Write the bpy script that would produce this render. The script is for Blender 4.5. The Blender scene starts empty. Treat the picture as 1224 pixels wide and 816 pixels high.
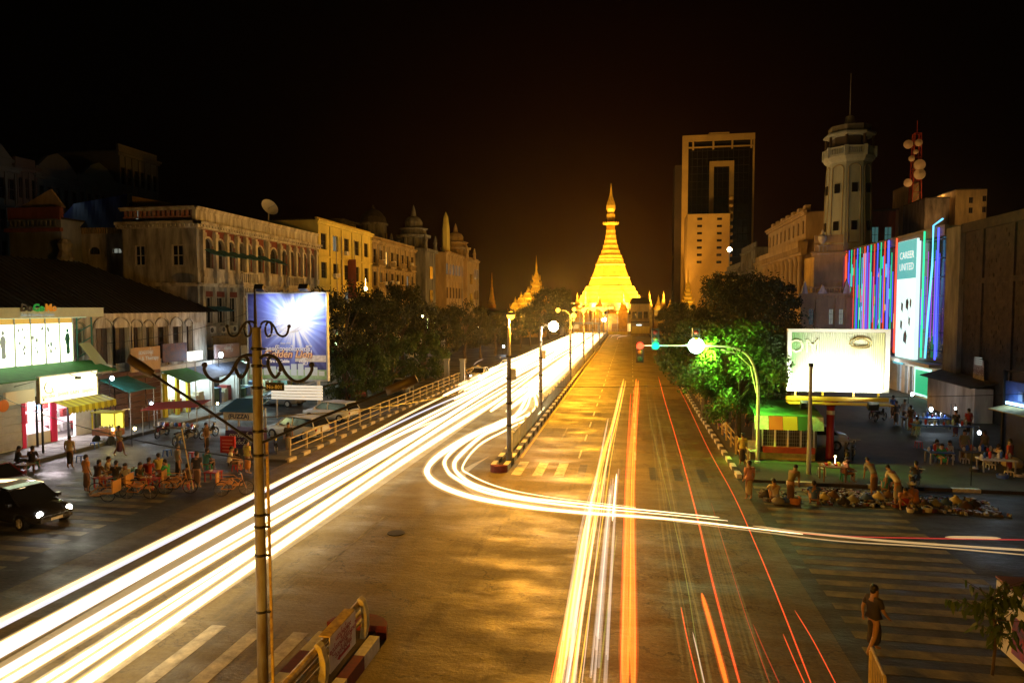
import bpy, math, random
from mathutils import Vector, Matrix
from math import sin, cos, pi, radians as R, hypot, atan2
rnd = random.Random(7)
SC = bpy.context.scene
COL = SC.collection
# ------------------------------------------------------------------ camera, sky, exposure
CAM = Vector((0, 0, 8.5)); F = 816.0
PITCH = math.atan(42 / F); YAW = math.atan(142 / (F / cos(PITCH)))
cd = bpy.data.cameras.new('camera'); cam = bpy.data.objects.new('camera', cd); COL.objects.link(cam)
cd.lens = 24.0; cd.sensor_width = 36.0; cd.clip_end = 5000; cd.clip_start = 0.1
cam.location = CAM; cam.rotation_euler = (pi / 2 - PITCH, 0, YAW)
SC.camera = cam
W = bpy.data.worlds.new('World'); SC.world = W; W.use_nodes = True
nt = W.node_tree; nt.nodes.clear()
def N(t, typ, **kw):
    n = t.nodes.new(typ)
    for k, v in kw.items():
        if isinstance(k, str) and hasattr(n, k): setattr(n, k, v)
    return n
sky = N(nt, 'ShaderNodeTexSky', sky_type='NISHITA'); sky.sun_disc = False
sky.sun_elevation = R(-9); sky.sun_rotation = R(200)
bg1 = N(nt, 'ShaderNodeBackground'); bg1.inputs[1].default_value = 0.05
nt.links.new(sky.outputs[0], bg1.inputs[0])
# the city's light in the night air: warm and strongest low over the lit pagoda, fading to black overhead
tc = N(nt, 'ShaderNodeTexCoord')
dt = N(nt, 'ShaderNodeVectorMath', operation='DOT_PRODUCT')
dP = Vector((-7.0, 225.0, 8.0)).normalized(); dt.inputs[1].default_value = dP
nt.links.new(tc.outputs['Generated'], dt.inputs[0])
def powr(e, k):
    m = N(nt, 'ShaderNodeMath', operation='MAXIMUM'); m.inputs[1].default_value = 0; nt.links.new(dt.outputs['Value'], m.inputs[0])
    p = N(nt, 'ShaderNodeMath', operation='POWER'); p.inputs[1].default_value = e; nt.links.new(m.outputs[0], p.inputs[0])
    q = N(nt, 'ShaderNodeMath', operation='MULTIPLY'); q.inputs[1].default_value = k; nt.links.new(p.outputs[0], q.inputs[0])
    return q
bgA = N(nt, 'ShaderNodeBackground'); bgA.inputs[0].default_value = (1.0, 0.25, 0.0, 1); nt.links.new(powr(110, 0.030).outputs[0], bgA.inputs[1])
bgB = N(nt, 'ShaderNodeBackground'); bgB.inputs[0].default_value = (1.0, 0.12, 0.03, 1); nt.links.new(powr(20, 0.0075).outputs[0], bgB.inputs[1])
bgC = N(nt, 'ShaderNodeBackground'); bgC.inputs[0].default_value = (1.0, 0.62, 0.4, 1); bgC.inputs[1].default_value = 0.00018
prev = bg1
for b in (bgA, bgB, bgC):
    a = N(nt, 'ShaderNodeAddShader'); nt.links.new(prev.outputs[0], a.inputs[0]); nt.links.new(b.outputs[0], a.inputs[1]); prev = a
wo = N(nt, 'ShaderNodeOutputWorld'); nt.links.new(prev.outputs[0], wo.inputs[0])
SC.view_settings.view_transform = 'Standard'; SC.view_settings.look = 'None'
SC.view_settings.exposure = 0.0; SC.view_settings.gamma = 1.0
SC.render.engine = 'CYCLES'
SC.cycles.use_denoising = True
SC.cycles.max_bounces = 5; SC.cycles.diffuse_bounces = 2; SC.cycles.glossy_bounces = 2; SC.cycles.transmission_bounces = 3
SC.cycles.transparent_max_bounces = 20; SC.cycles.volume_bounces = 0
SC.cycles.sample_clamp_indirect = 3.0; SC.cycles.caustics_reflective = False; SC.cycles.caustics_refractive = False

# ------------------------------------------------------------------ from a place in the picture to a place in the world
Fh = Vector((-sin(YAW), cos(YAW), 0)); Rt = Vector((cos(YAW), sin(YAW), 0)); Zu = Vector((0, 0, 1))
FW = Fh * cos(PITCH) - Zu * sin(PITCH); UP = Fh * sin(PITCH) + Zu * cos(PITCH)
def ray(px, py): return Rt * (px - 612) + UP * (408 - py) + FW * F
def at(px, py, z=0.0):
    d = ray(px, py); return CAM + d * ((z - CAM.z) / d.z)
def onX(px, py, X):
    d = ray(px, py); return CAM + d * (X / d.x)
def onY(px, py, Y):
    d = ray(px, py); return CAM + d * (Y / d.y)
def yX(px, X, py=366): return onX(px, py, X).y

# ------------------------------------------------------------------ materials
MATS = {}
def mat(name, col, rough=0.7, metal=0.0, var=0.0, scale=3.0, bump=0.0, emis=None, es=0.0, streak=False, spec=0.4, dark=None, trans=0.0, alpha=1.0, detail=4):
    if name in MATS: return MATS[name]
    m = bpy.data.materials.new(name); m.use_nodes = True; t = m.node_tree
    b = t.nodes['Principled BSDF']
    b.inputs['Base Color'].default_value = (*col, 1); b.inputs['Roughness'].default_value = rough
    b.inputs['Metallic'].default_value = metal; b.inputs['Specular IOR Level'].default_value = spec
    if trans: b.inputs['Transmission Weight'].default_value = trans
    if alpha < 1: b.inputs['Alpha'].default_value = alpha
    if emis: b.inputs['Emission Color'].default_value = (*emis, 1); b.inputs['Emission Strength'].default_value = es
    if var or bump:
        co = t.nodes.new('ShaderNodeTexCoord'); mp = t.nodes.new('ShaderNodeMapping')
        t.links.new(co.outputs['Object'], mp.inputs[0])
        if streak: mp.inputs['Scale'].default_value = (1, 1, 0.22)
        n = t.nodes.new('ShaderNodeTexNoise'); n.inputs['Scale'].default_value = scale; n.inputs['Detail'].default_value = detail; n.inputs['Roughness'].default_value = 0.65
        t.links.new(mp.outputs[0], n.inputs['Vector'])
        if var:
            r = t.nodes.new('ShaderNodeMapRange'); r.inputs[1].default_value = 0.3; r.inputs[2].default_value = 0.7
            r.inputs[3].default_value = 0; r.inputs[4].default_value = 1
            t.links.new(n.outputs[0], r.inputs[0])
            x = t.nodes.new('ShaderNodeMix'); x.data_type = 'RGBA'
            dk = dark or tuple(c * (1 - var) for c in col)
            x.inputs[6].default_value = (*dk, 1); x.inputs[7].default_value = (*[min(1, c * (1 + var * .4)) for c in col], 1)
            t.links.new(r.outputs[0], x.inputs[0]); t.links.new(x.outputs[2], b.inputs['Base Color'])
        if bump:
            bp = t.nodes.new('ShaderNodeBump'); bp.inputs['Strength'].default_value = bump; bp.inputs['Distance'].default_value = 0.05
            n2 = t.nodes.new('ShaderNodeTexNoise'); n2.inputs['Scale'].default_value = scale * 7; n2.inputs['Detail'].default_value = 3
            t.links.new(co.outputs['Object'], n2.inputs['Vector'])
            t.links.new(n2.outputs[0], bp.inputs['Height']); t.links.new(bp.outputs[0], b.inputs['Normal'])
    MATS[name] = m; return m
def glow(name, col, s):
    if name in MATS: return MATS[name]
    m = bpy.data.materials.new(name); m.use_nodes = True; t = m.node_tree; t.nodes.clear()
    e = t.nodes.new('ShaderNodeEmission'); e.inputs[0].default_value = (*col, 1); e.inputs[1].default_value = s
    o = t.nodes.new('ShaderNodeOutputMaterial'); t.links.new(e.outputs[0], o.inputs[0]); MATS[name] = m; return m

# ------------------------------------------------------------------ mesh builder
class MB:
    def __init__(s): s.v = []; s.f = []; s.mi = []; s.m = 0; s.sm = []; s.smooth = False
    def add(s, vs, fs):
        k = len(s.v); s.v += [tuple(v) for v in vs]
        for f in fs: s.f.append([k + i for i in f]); s.mi.append(s.m); s.sm.append(s.smooth)
        return s
    def box(s, x0, x1, y0, y1, z0, z1):
        return s.add([(x0,y0,z0),(x1,y0,z0),(x1,y1,z0),(x0,y1,z0),(x0,y0,z1),(x1,y0,z1),(x1,y1,z1),(x0,y1,z1)],
                     [(0,3,2,1),(4,5,6,7),(0,1,5,4),(1,2,6,5),(2,3,7,6),(3,0,4,7)])
    def cbox(s, c, sx, sy, sz, rz=0.0, rx=0.0, ry=0.0):
        M = Matrix.Translation(c) @ Matrix.Rotation(rz, 4, 'Z') @ Matrix.Rotation(ry, 4, 'Y') @ Matrix.Rotation(rx, 4, 'X')
        p = [M @ Vector((a * sx / 2, b * sy / 2, d * sz / 2)) for d in (-1, 1) for a, b in ((-1,-1),(1,-1),(1,1),(-1,1))]
        return s.add(p, [(0,3,2,1),(4,5,6,7),(0,1,5,4),(1,2,6,5),(2,3,7,6),(3,0,4,7)])
    def quad(s, a, b, c, d): return s.add([a, b, c, d], [(0, 1, 2, 3)])
    def prism(s, poly, z0, z1):
        n = len(poly)
        return s.add([(x, y, z0) for x, y in poly] + [(x, y, z1) for x, y in poly],
                     [tuple(range(n))[::-1], tuple(range(n, 2 * n))] + [(i, (i + 1) % n, n + (i + 1) % n, n + i) for i in range(n)])
    def slab(s, pts, off):      # polygon in 3-D given a thickness along a vector
        n = len(pts); off = Vector(off); q = [Vector(p) for p in pts]
        return s.add(q + [p + off for p in q], [tuple(range(n)), tuple(range(n, 2 * n))[::-1]] + [((i + 1) % n, i, n + i, n + (i + 1) % n) for i in range(n)])
    def lathe(s, prof, n=16, c=(0, 0, 0), ph=0.0, sx=1, sy=1, cap=True):
        vs = []; fs = []
        for r, z in prof:
            for i in range(n):
                a = ph + 2 * pi * i / n; vs.append((c[0] + r * cos(a) * sx, c[1] + r * sin(a) * sy, c[2] + z))
        for j in range(len(prof) - 1):
            for i in range(n):
                fs.append((j*n+i, j*n+(i+1) % n, (j+1)*n+(i+1) % n, (j+1)*n+i))
        if cap: fs.append(tuple(range(n))[::-1]); fs.append(tuple((len(prof)-1)*n + i for i in range(n)))
        return s.add(vs, fs)
    def tube(s, pts, r, n=8, rz=None, cap=True):   # r a number or one per point; rz = another radius for the upward axis
        P = [Vector(p) for p in pts]; vs = []; fs = []; m = len(P)
        rs = r if isinstance(r, (list, tuple)) else [r] * m
        prevu = None
        for j in range(m):
            t = (P[min(j+1, m-1)] - P[max(j-1, 0)]); t = t.normalized() if t.length > 1e-9 else Vector((0, 0, 1))
            ref = Vector((0, 0, 1)) if abs(t.z) < 0.95 else Vector((1, 0, 0))
            a = t.cross(ref).normalized()
            if abs(t.z) >= 0.95 and prevu: a = (prevu - t * prevu.dot(t)).normalized()
            prevu = a
            b = a.cross(t).normalized()
            for i in range(n):
                q = 2 * pi * i / n; vs.append(P[j] + a * cos(q) * rs[j] + b * sin(q) * (rs[j] if rz is None else rz))
        for j in range(m - 1):
            for i in range(n): fs.append((j*n+i, (j+1)*n+i, (j+1)*n+(i+1) % n, j*n+(i+1) % n))
        if cap: fs.append(tuple(range(n))); fs.append(tuple((m-1)*n + i for i in range(n))[::-1])
        return s.add(vs, fs)
    def ball(s, c, r, n=10, sz=1.0):
        k = max(4, n // 2)
        return s.lathe([(max(1e-3, r * sin(pi * j / k)), -r * sz * cos(pi * j / k)) for j in range(k + 1)], n, c)
    def mesh(s, name, mats):
        me = bpy.data.meshes.new(name); me.from_pydata(s.v, [], s.f); me.update()
        for m in (mats if isinstance(mats, (list, tuple)) else [mats]): me.materials.append(m)
        if any(s.mi): me.polygons.foreach_set('material_index', s.mi)
        if any(s.sm): me.polygons.foreach_set('use_smooth', s.sm)
        return me
WP = {}       # world place of each unrotated thing or part
def wp(o): return WP.get(o.name, Vector((0, 0, 0))) if o else Vector((0, 0, 0))
def link(name, me, parent=None, loc=None, rz=0.0, local=False, rot=None, sc=None):
    o = bpy.data.objects.new(name, me); COL.objects.link(o)
    if parent: o.parent = parent
    L = Vector(loc) if loc is not None else Vector((0, 0, 0))
    o.location = L if local else L - wp(parent)
    o.rotation_euler = rot or (0, 0, rz)
    if sc: o.scale = sc if isinstance(sc, (list, tuple)) else (sc, sc, sc)
    if not local: WP[o.name] = L
    return o
def obj(name, mb, mats, parent=None, local=False): return link(name, mb.mesh(name, mats), parent, local=local)
def tag(o, label=None, cat=None, group=None, kind=None):
    if label: o['label'] = label
    if cat: o['category'] = cat
    if group: o['group'] = group
    if kind: o['kind'] = kind
    return o
def thing(name, label, cat, loc=(0, 0, 0), rz=0.0, group=None):
    o = bpy.data.objects.new(name, None); COL.objects.link(o); o.empty_display_size = 0.3
    o.location = loc; o.rotation_euler = (0, 0, rz); WP[o.name] = Vector(loc); return tag(o, label, cat, group)
def struct(name, mb, mats): return tag(obj(name, mb, mats), kind='structure')
def copy_tree(o, parent=None):
    c = o.copy(); COL.objects.link(c); c.parent = parent
    for ch in o.children: copy_tree(ch, c)
    return c
def lamp(kind, loc, power, col, size=0.1, parent=None, aim=None, angle=90, blend=0.6, local=False):
    d = bpy.data.lights.new('lamp_light', kind); d.energy = power; d.color = col
    if kind == 'AREA': d.size = size
    else: d.shadow_soft_size = size
    if kind == 'SPOT': d.spot_size = R(angle); d.spot_blend = blend
    o = bpy.data.objects.new('lamp_light', d); COL.objects.link(o)
    if parent: o.parent = parent
    o.location = Vector(loc) - (wp(parent) if (parent and not local) else Vector((0, 0, 0)))
    if aim is not None:
        o.rotation_euler = (Vector(aim) - Vector(loc)).to_track_quat('-Z', 'Y').to_euler()
    return o
def text_mesh(body, size, m, ext=0.01, align='CENTER', bold=0.0, shear=0.0, spacing=1.0):
    c = bpy.data.curves.new('text', 'FONT'); c.body = body; c.size = size; c.extrude = ext; c.align_x = align; c.offset = bold
    c.resolution_u = 2; c.shear = shear; c.space_character = spacing
    o = bpy.data.objects.new('text', c); me = bpy.data.meshes.new_from_object(o)
    me.materials.clear(); me.materials.append(m)
    bpy.data.objects.remove(o); return me
class Face:      # a vertical facade from p0 to p1; its outside is on the right hand of the walk
    def __init__(s, p0, p1):
        s.p = Vector((p0[0], p0[1])); q = Vector((p1[0], p1[1])); s.w = (q - s.p).length
        s.d = (q - s.p) / s.w; s.n = Vector((s.d.y, -s.d.x)); s.a = atan2(s.d.y, s.d.x)
    def pt(s, u, z, o=0.0):
        q = s.p + s.d * u + s.n * o; return Vector((q.x, q.y, z))
    def u(s, px):       # distance along the facade of an image column
        d = ray(px, 366); a, b = d.x, d.y; k = (s.p.x * b - s.p.y * a) / (s.d.y * a - s.d.x * b)
        return k
    def z(s, px, py):
        u = s.u(px); q = s.p + s.d * u; d = ray(px, py); t = (q.x / d.x) if abs(d.x) > abs(d.y) else (q.y / d.y); return CAM.z + d.z * t
    def box(s, mb, u0, u1, z0, z1, o0, o1):
        P = [s.pt(u, z, o) for z in (z0, z1) for u, o in ((u0, o1), (u1, o1), (u1, o0), (u0, o0))]
        return mb.add(P, [(0,3,2,1),(4,5,6,7),(0,1,5,4),(1,2,6,5),(2,3,7,6),(3,0,4,7)])
    def wall(s, mb, z0, z1, ops=(), dep=0.25, u0=0.0, u1=None):
        u1 = s.w if u1 is None else u1
        us = sorted({round(x, 4) for o in ops for x in o[:2]} | {round(u0, 4), round(u1, 4)}); zs = sorted({round(x, 4) for o in ops for x in o[2:4]} | {round(z0, 4), round(z1, 4)})
        for a, b in zip(us, us[1:]):
            run = None
            for c, e in zip(zs, zs[1:]):
                mu, mz = (a + b) / 2, (c + e) / 2
                if any(o[0] < mu < o[1] and o[2] < mz < o[3] for o in ops):
                    if run is not None: mb.quad(s.pt(a, run), s.pt(b, run), s.pt(b, c), s.pt(a, c)); run = None
                elif run is None: run = c
            if run is not None: mb.quad(s.pt(a, run), s.pt(b, run), s.pt(b, zs[-1]), s.pt(a, zs[-1]))
        for o in ops:
            a, b, c, e = o[:4]
            mb.quad(s.pt(a, c), s.pt(a, c, -dep), s.pt(a, e, -dep), s.pt(a, e)); mb.quad(s.pt(b, c, -dep), s.pt(b, c), s.pt(b, e), s.pt(b, e, -dep))
            mb.quad(s.pt(a, c), s.pt(b, c), s.pt(b, c, -dep), s.pt(a, c, -dep)); mb.quad(s.pt(a, e, -dep), s.pt(b, e, -dep), s.pt(b, e), s.pt(a, e))
            if len(o) > 4 and o[4]:
                r = (b - a) / 2; k = 8; hz = min(r, (e - c) * .6) * o[4]
                arc = [(a + r - r * cos(pi * i / k), e - hz + hz * sin(pi * i / k)) for i in range(k + 1)]
                for (ua, za), (ub, zb) in zip(arc, arc[1:]):
                    if za < e - 1e-6 or zb < e - 1e-6:
                        mb.quad(s.pt(ua, za), s.pt(ub, zb), s.pt(ub, e + .001), s.pt(ua, e + .001))
                    mb.quad(s.pt(ua, za, -dep), s.pt(ub, zb, -dep), s.pt(ub, zb), s.pt(ua, za))
    def win(s, parent, u0, u1, z0, z1, fm, pm, dep=0.18, nx=2, nz=2, fw=0.07, name='window'):
        w, h = round(u1 - u0, 2), round(z1 - z0, 2); key = ('win', w, h, nx, nz, fw, fm.name)
        if key not in WM:
            b = MB(); b.box(0, fw, -.03, .03, 0, h); b.box(w - fw, w, -.03, .03, 0, h); b.box(fw, w - fw, -.03, .03, 0, fw); b.box(fw, w - fw, -.03, .03, h - fw, h)
            for i in range(1, nx): b.box(w * i / nx - fw / 2.5, w * i / nx + fw / 2.5, -.028, .028, fw, h - fw)
            for j in range(1, nz): b.box(fw, w - fw, -.022, .022, h * j / nz - fw / 3, h * j / nz + fw / 3)
            WM[key] = b.mesh('window', fm)
        k2 = ('pane', w, h, pm.name)
        if k2 not in WM: b = MB(); b.box(fw * .5, w - fw * .5, -.006, .006, fw * .5, h - fw * .5); WM[k2] = b.mesh('pane', pm)
        f = link(name, WM[key], parent, s.pt(u0, z0, -dep), s.a)
        link('pane', WM[k2], f, (0, .012, 0), local=True)
        return f
    def cornice(s, mb, z, h, out, u0=None, u1=None, dent=0.0):
        a = -out if u0 is None else u0; b = s.w + out if u1 is None else u1
        s.box(mb, a, b, z + h * .55, z + h, -.02, out); s.box(mb, a + out * .3, b - out * .3, z, z + h * .55, -.02, out * .6)
        if dent:
            k = int((b - a) / dent)
            for i in range(k): s.box(mb, a + dent * (i + .2), a + dent * (i + .7), z + h * .2, z + h * .54, out * .6, out * .85)
    def balusters(s, mb, u0, u1, z0, h, o, step=0.28, w=0.1):
        s.box(mb, u0, u1, z0, z0 + .12, o - .1, o + .1); s.box(mb, u0, u1, z0 + h - .12, z0 + h, o - .11, o + .11)
        k = max(1, int((u1 - u0) / step))
        for i in range(k):
            c = u0 + (u1 - u0) * (i + .5) / k; s.box(mb, c - w / 2, c + w / 2, z0 + .12, z0 + h - .12, o - w / 2, o + w / 2)
WM = {}
# ------------------------------------------------------------------ material set
def asphalt(name, col, wear):
    m = bpy.data.materials.new(name); m.use_nodes = True; t = m.node_tree; b = t.nodes['Principled BSDF']
    co = t.nodes.new('ShaderNodeTexCoord')
    def noise(sc, det, sx=1, sy=1):
        mp = t.nodes.new('ShaderNodeMapping'); mp.inputs['Scale'].default_value = (sx, sy, 1); t.links.new(co.outputs['Object'], mp.inputs[0])
        n = t.nodes.new('ShaderNodeTexNoise'); n.inputs['Scale'].default_value = sc; n.inputs['Detail'].default_value = det; n.inputs['Roughness'].default_value = .7
        t.links.new(mp.outputs[0], n.inputs['Vector']); return n
    def rng(n, a, b_, c, d):
        r = t.nodes.new('ShaderNodeMapRange'); r.inputs[1].default_value = a; r.inputs[2].default_value = b_; r.inputs[3].default_value = c; r.inputs[4].default_value = d
        t.links.new(n.outputs[0], r.inputs[0]); return r
    big = rng(noise(.12, 5, 1, .35), .35, .68, 0, 1); grain = rng(noise(9, 4), .3, .7, .72, 1.3); oil = rng(noise(.5, 6, 1.6, .25), .52, .62, 0, 1)
    crack = t.nodes.new('ShaderNodeTexVoronoi'); crack.feature = 'DISTANCE_TO_EDGE'; crack.inputs['Scale'].default_value = .23
    wv = noise(.8, 4); ad = t.nodes.new('ShaderNodeVectorMath'); ad.operation = 'ADD'; sc_ = t.nodes.new('ShaderNodeVectorMath'); sc_.operation = 'SCALE'; sc_.inputs[3].default_value = 2.2
    t.links.new(wv.outputs[1], sc_.inputs[0]); t.links.new(co.outputs['Object'], ad.inputs[0]); t.links.new(sc_.outputs[0], ad.inputs[1]); t.links.new(ad.outputs[0], crack.inputs['Vector'])
    ck = rng(crack, .0, .012, 1, 0)
    x = t.nodes.new('ShaderNodeMix'); x.data_type = 'RGBA'; x.inputs[6].default_value = (*[c * (1 - wear) for c in col], 1); x.inputs[7].default_value = (*[c * (1 + wear) for c in col], 1); t.links.new(big.outputs[0], x.inputs[0])
    y = t.nodes.new('ShaderNodeMix'); y.data_type = 'RGBA'; y.inputs[7].default_value = (*[c * .38 for c in col], 1); t.links.new(x.outputs[2], y.inputs[6])
    om = t.nodes.new('ShaderNodeMath'); om.operation = 'MULTIPLY'; om.inputs[1].default_value = .7; t.links.new(oil.outputs[0], om.inputs[0])
    mx = t.nodes.new('ShaderNodeMath'); mx.operation = 'MAXIMUM'; t.links.new(om.outputs[0], mx.inputs[0]); t.links.new(ck.outputs[0], mx.inputs[1]); t.links.new(mx.outputs[0], y.inputs[0])
    v = t.nodes.new('ShaderNodeVectorMath'); v.operation = 'SCALE'; t.links.new(y.outputs[2], v.inputs[0]); t.links.new(grain.outputs[0], v.inputs[3]); t.links.new(v.outputs[0], b.inputs['Base Color'])
    rr = rng(noise(.45, 7, .6, 1.3), .34, .6, .36, .74); t.links.new(rr.outputs[0], b.inputs['Roughness'])
    bp = t.nodes.new('ShaderNodeBump'); bp.inputs['Strength'].default_value = .5; bp.inputs['Distance'].default_value = .025
    gn = noise(14, 3); lo = noise(.7, 4, .5, 1.3); am = t.nodes.new('ShaderNodeMath'); am.operation = 'MULTIPLY_ADD'; am.inputs[1].default_value = 4; t.links.new(lo.outputs[0], am.inputs[0]); t.links.new(gn.outputs[0], am.inputs[2])
    t.links.new(am.outputs[0], bp.inputs['Height']); t.links.new(bp.outputs[0], b.inputs['Normal'])
    MATS[name] = m; return m
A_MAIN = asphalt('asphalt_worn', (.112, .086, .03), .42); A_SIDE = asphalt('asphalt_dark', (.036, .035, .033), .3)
EARTH = mat('ground_concrete', (.035, .033, .03), .85, var=.4, scale=.6, bump=.3)
PAVE = mat('pavement_concrete', (.07, .066, .055), .7, var=.45, scale=1.1, bump=.4)
PAINT = mat('road_paint_white', (.5, .47, .38), .6, var=.55, scale=2.2, bump=.2, dark=(.16, .15, .12))
PAINTOLD = mat('road_paint_worn', (.2, .18, .1), .65, var=.6, scale=1.6, bump=.2, dark=(.06, .055, .04))
PAINTY = mat('road_paint_yellow', (.6, .38, .03), .6, var=.3, scale=2)
KRED = mat('kerb_red', (.14, .012, .01), .6, var=.4, scale=6); KWHT = mat('kerb_white', (.68, .66, .6), .6, var=.35, scale=5); KBLK = mat('kerb_black', (.05, .045, .04), .7, var=.4, scale=5)
CONC = mat('concrete_grey', (.3, .29, .26), .8, var=.35, scale=2.5, bump=.3, streak=True)
POLE = mat('pole_stained', (.2, .22, .3), .55, var=.55, scale=5, bump=.25, streak=True, dark=(.12, .09, .06))
STEEL = mat('galvanised_steel', (.42, .42, .4), .45, metal=.5, var=.25, scale=6)
BLACKM = mat('black_metal', (.015, .015, .016), .45, metal=.3); DKGREY = mat('dark_grey_plastic', (.04, .04, .042), .5)
RAILP = mat('rail_paint_ochre', (.48, .38, .2), .5, var=.35, scale=4)
SODIUM = (1.0, .40, .02); COOL = (.72, .86, 1.0)
BULB = glow('sodium_bulb', (1, .5, .045), 5); BULBW = glow('white_bulb', (.8, .92, 1), 60); BULBH = glow('warm_white_bulb', (1, .86, .55), 60)

# ------------------------------------------------------------------ the ground, roads and pavements
YK = 34.2         # far kerb of the cross street
YN = 14.6         # near kerb of the cross street
XL, XR = -18.4, 5.25
g = MB(); g.box(-1500, 1500, -1500, 1500, -.6, 0); struct('ground', g, EARTH)
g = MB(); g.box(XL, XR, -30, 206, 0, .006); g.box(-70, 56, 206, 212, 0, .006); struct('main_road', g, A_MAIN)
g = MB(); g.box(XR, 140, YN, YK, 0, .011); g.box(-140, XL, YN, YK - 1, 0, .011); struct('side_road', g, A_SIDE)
g = MB(); g.box(-31.6, -20.2, YK - 1, 150, 0, .014); struct('service_lane', g, A_SIDE)
def kerbed(name, poly, h=.13): b = MB(); b.prism(poly, 0, h); return struct(name, b, PAVE)
kerbed('pavement', [(-20.2, YK), (XL, YK), (XL, 200), (-20.2, 200)])
kerbed('pavement', [(-36.5, 20), (-31.6, 20), (-31.6, 190), (-36.5, 190)], .2)
kerbed('pavement', [(XR + .3, YK), (27, YK), (27, 200), (XR + .3, 200)])
kerbed('pavement', [(XR + .6, -20), (120, -20), (120, YN - 1.2), (XR + .6, YN - 1.2)])
# pavers: joints as real slabs on the strip beside the left railing and before the shops
pav = MB(); pav.box(-.74, .74, -.47, .47, 0, .022); PVM = pav.mesh('paving_slab', mat('paving_slab', (.14, .135, .115), .75, var=.35, scale=2.5, bump=.3))
pv = bpy.data.objects['pavement']
for i in range(44): link('paving_slab', PVM, pv, (-19.3, YK + .55 + i * 1.0, .13))
pv = bpy.data.objects['pavement.001']
for j in range(3):
    for i in range(46): link('paving_slab', PVM, pv, (-32.4 - j * 1.52, 24 + i * 1.0, .2))
# painted markings
def marking(name, quads, m, kind='structure', z=.014):
    root = thing(name, None, None); root['kind'] = 'structure'
    for q in quads:
        b = MB(); b.slab([(x, y, z) for x, y in q], (0, 0, .004)); o = obj('stripe', b, m, root)
    return root
def rect(x0, x1, y0, y1): return [(x0, y0), (x1, y0), (x1, y1), (x0, y1)]
marking('zebra_crossing', [rect(5.75, 10.9, YN + .3 + i * .86, YN + .72 + i * .86) for i in range(22)], PAINTOLD, z=.012)
marking('zebra_crossing', [rect(-26.8, -20.0, YN + .3 + i * .86, YN + .72 + i * .86) for i in range(20)], PAINTOLD, z=.012)
marking('zebra_crossing', [rect(-9.36 - i * 1.17 - .42, -9.36 - i * 1.17, 12.6, 16.2) for i in range(-1, 7)], PAINT, z=.008)
marking('zebra_crossing', [rect(-5.9 + i * 1.08, -5.4 + i * 1.08, 33.6, 36.6) for i in range(3)], PAINT, z=.008)
b_ = marking('zebra_crossing', [rect(-2.6 + i * 1.2, -2.2 + i * 1.2, 33.8, 36.4) for i in range(6)], A_SIDE, z=.008)
marking('lane_dashes', [rect(-2.84, -2.74, y, y + 2.1) for y in range(38, 204, 5)], PAINT, z=.008)
marking('lane_dashes', [rect(.27, .37, y, y + 2.1) for y in range(38, 204, 5)], PAINT, z=.008)
marking('lane_line', [rect(-12.35, -12.22, 8, 60)], PAINTY, z=.008)
marking('lane_line', [rect(-6.05, -5.93, 37.5, 204)], PAINTY, z=.008)
marking('lane_line', [rect(-4.35, -4.25, 43, 47.5), rect(-3.9, -3.8, 11, 14), rect(-9.8, -9.72, 20, 26)], PAINTOLD, z=.008)
# manhole and cable marks
mh = MB(); mh.lathe([(.0, .0), (.33, .0), (.33, .02), (.0, .02)], 18, (-8.6, 24.1, .009)); tag(obj('manhole_cover', mh, BLACKM), 'round dark manhole cover in the open crossing, left of the median nose', 'manhole')

# ------------------------------------------------------------------ kerbs with painted blocks
def kerb(name, label, x, y0, y1, w, h, L, mats, kw=.02):
    k = thing(name, label, 'kerb', (x, y0, 0)); n = min(150, int((y1 - y0) / L)); ms = []
    for m in mats: b = MB(); b.box(-w / 2, w / 2, .012, L - .012, 0, h); b.box(-w / 2 + .03, w / 2 - .03, .02, L - .02, h, h + .015); ms.append(b.mesh('kerb_block', m))
    for i in range(n): link('kerb_block', ms[i % len(ms)], k, (x, y0 + i * L, 0))
    return k
kerb('painted_kerb', 'long striped kerb along the right side of the right carriageway', XR + .12, YK + .6, 120, .26, .2, .85, [KWHT, KBLK])
kerb('painted_kerb', 'kerb beside the parked cars, below the ochre railing on the left', XL + .02, YK, 90, .24, .18, .85, [RAILP, KBLK])
# striped kerb of the far pavement on the right
kk = thing('painted_kerb', 'low striped kerb behind the street sellers on the right of the crossing', 'kerb', (7.4, YK - .2, 0))
ms = []
for m in (KWHT, KBLK, KBLK): b = MB(); b.box(0.012, 1.18, -.13, .13, 0, .17); ms.append(b.mesh('kerb_block', m))
for i in range(9): link('kerb_block', ms[i % 3], kk, (7.4 + i * 1.2, YK - .2, 0))

# the median: two islands, one ahead beyond the crossing and one in the foreground
def median(label, x0, x1, y0, y1, L, nose, mats):
    r = thing('median_island', label, 'traffic island', ((x0 + x1) / 2, y0, 0))
    b = MB(); b.box(x0 + .14, x1 - .14, y0, y1, 0, .2); obj('core', b, mat('median_soil', (.07, .05, .04), .9, var=.4, scale=3), r)
    ms = []
    for m in mats: b = MB(); b.box(-.13, .13, .01, L - .01, 0, .34); ms.append(b.mesh('kerb_block', m))
    n = int((y1 - y0) / L)
    for i in range(min(n, 110)):
        for x in (x0, x1): link('kerb_block', ms[i % len(ms)], r, (x, y0 + i * L, 0))
    b = MB(); c = (x0 + x1) / 2; w = (x1 - x0) / 2 + .13; ye = nose
    s = 1 if nose > (y0 + y1) / 2 else -1
    pts = [(c - w, ye)] + [(c - w * cos(pi * i / 8), ye + s * (w * .8) * sin(pi * i / 8)) for i in range(1, 8)] + [(c + w, ye)]
    b.prism(pts if s < 0 else pts[::-1], 0, .36); obj('nose', b, KRED if mats[0] is KWHT and L > .8 else KWHT, r)
    return r
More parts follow.
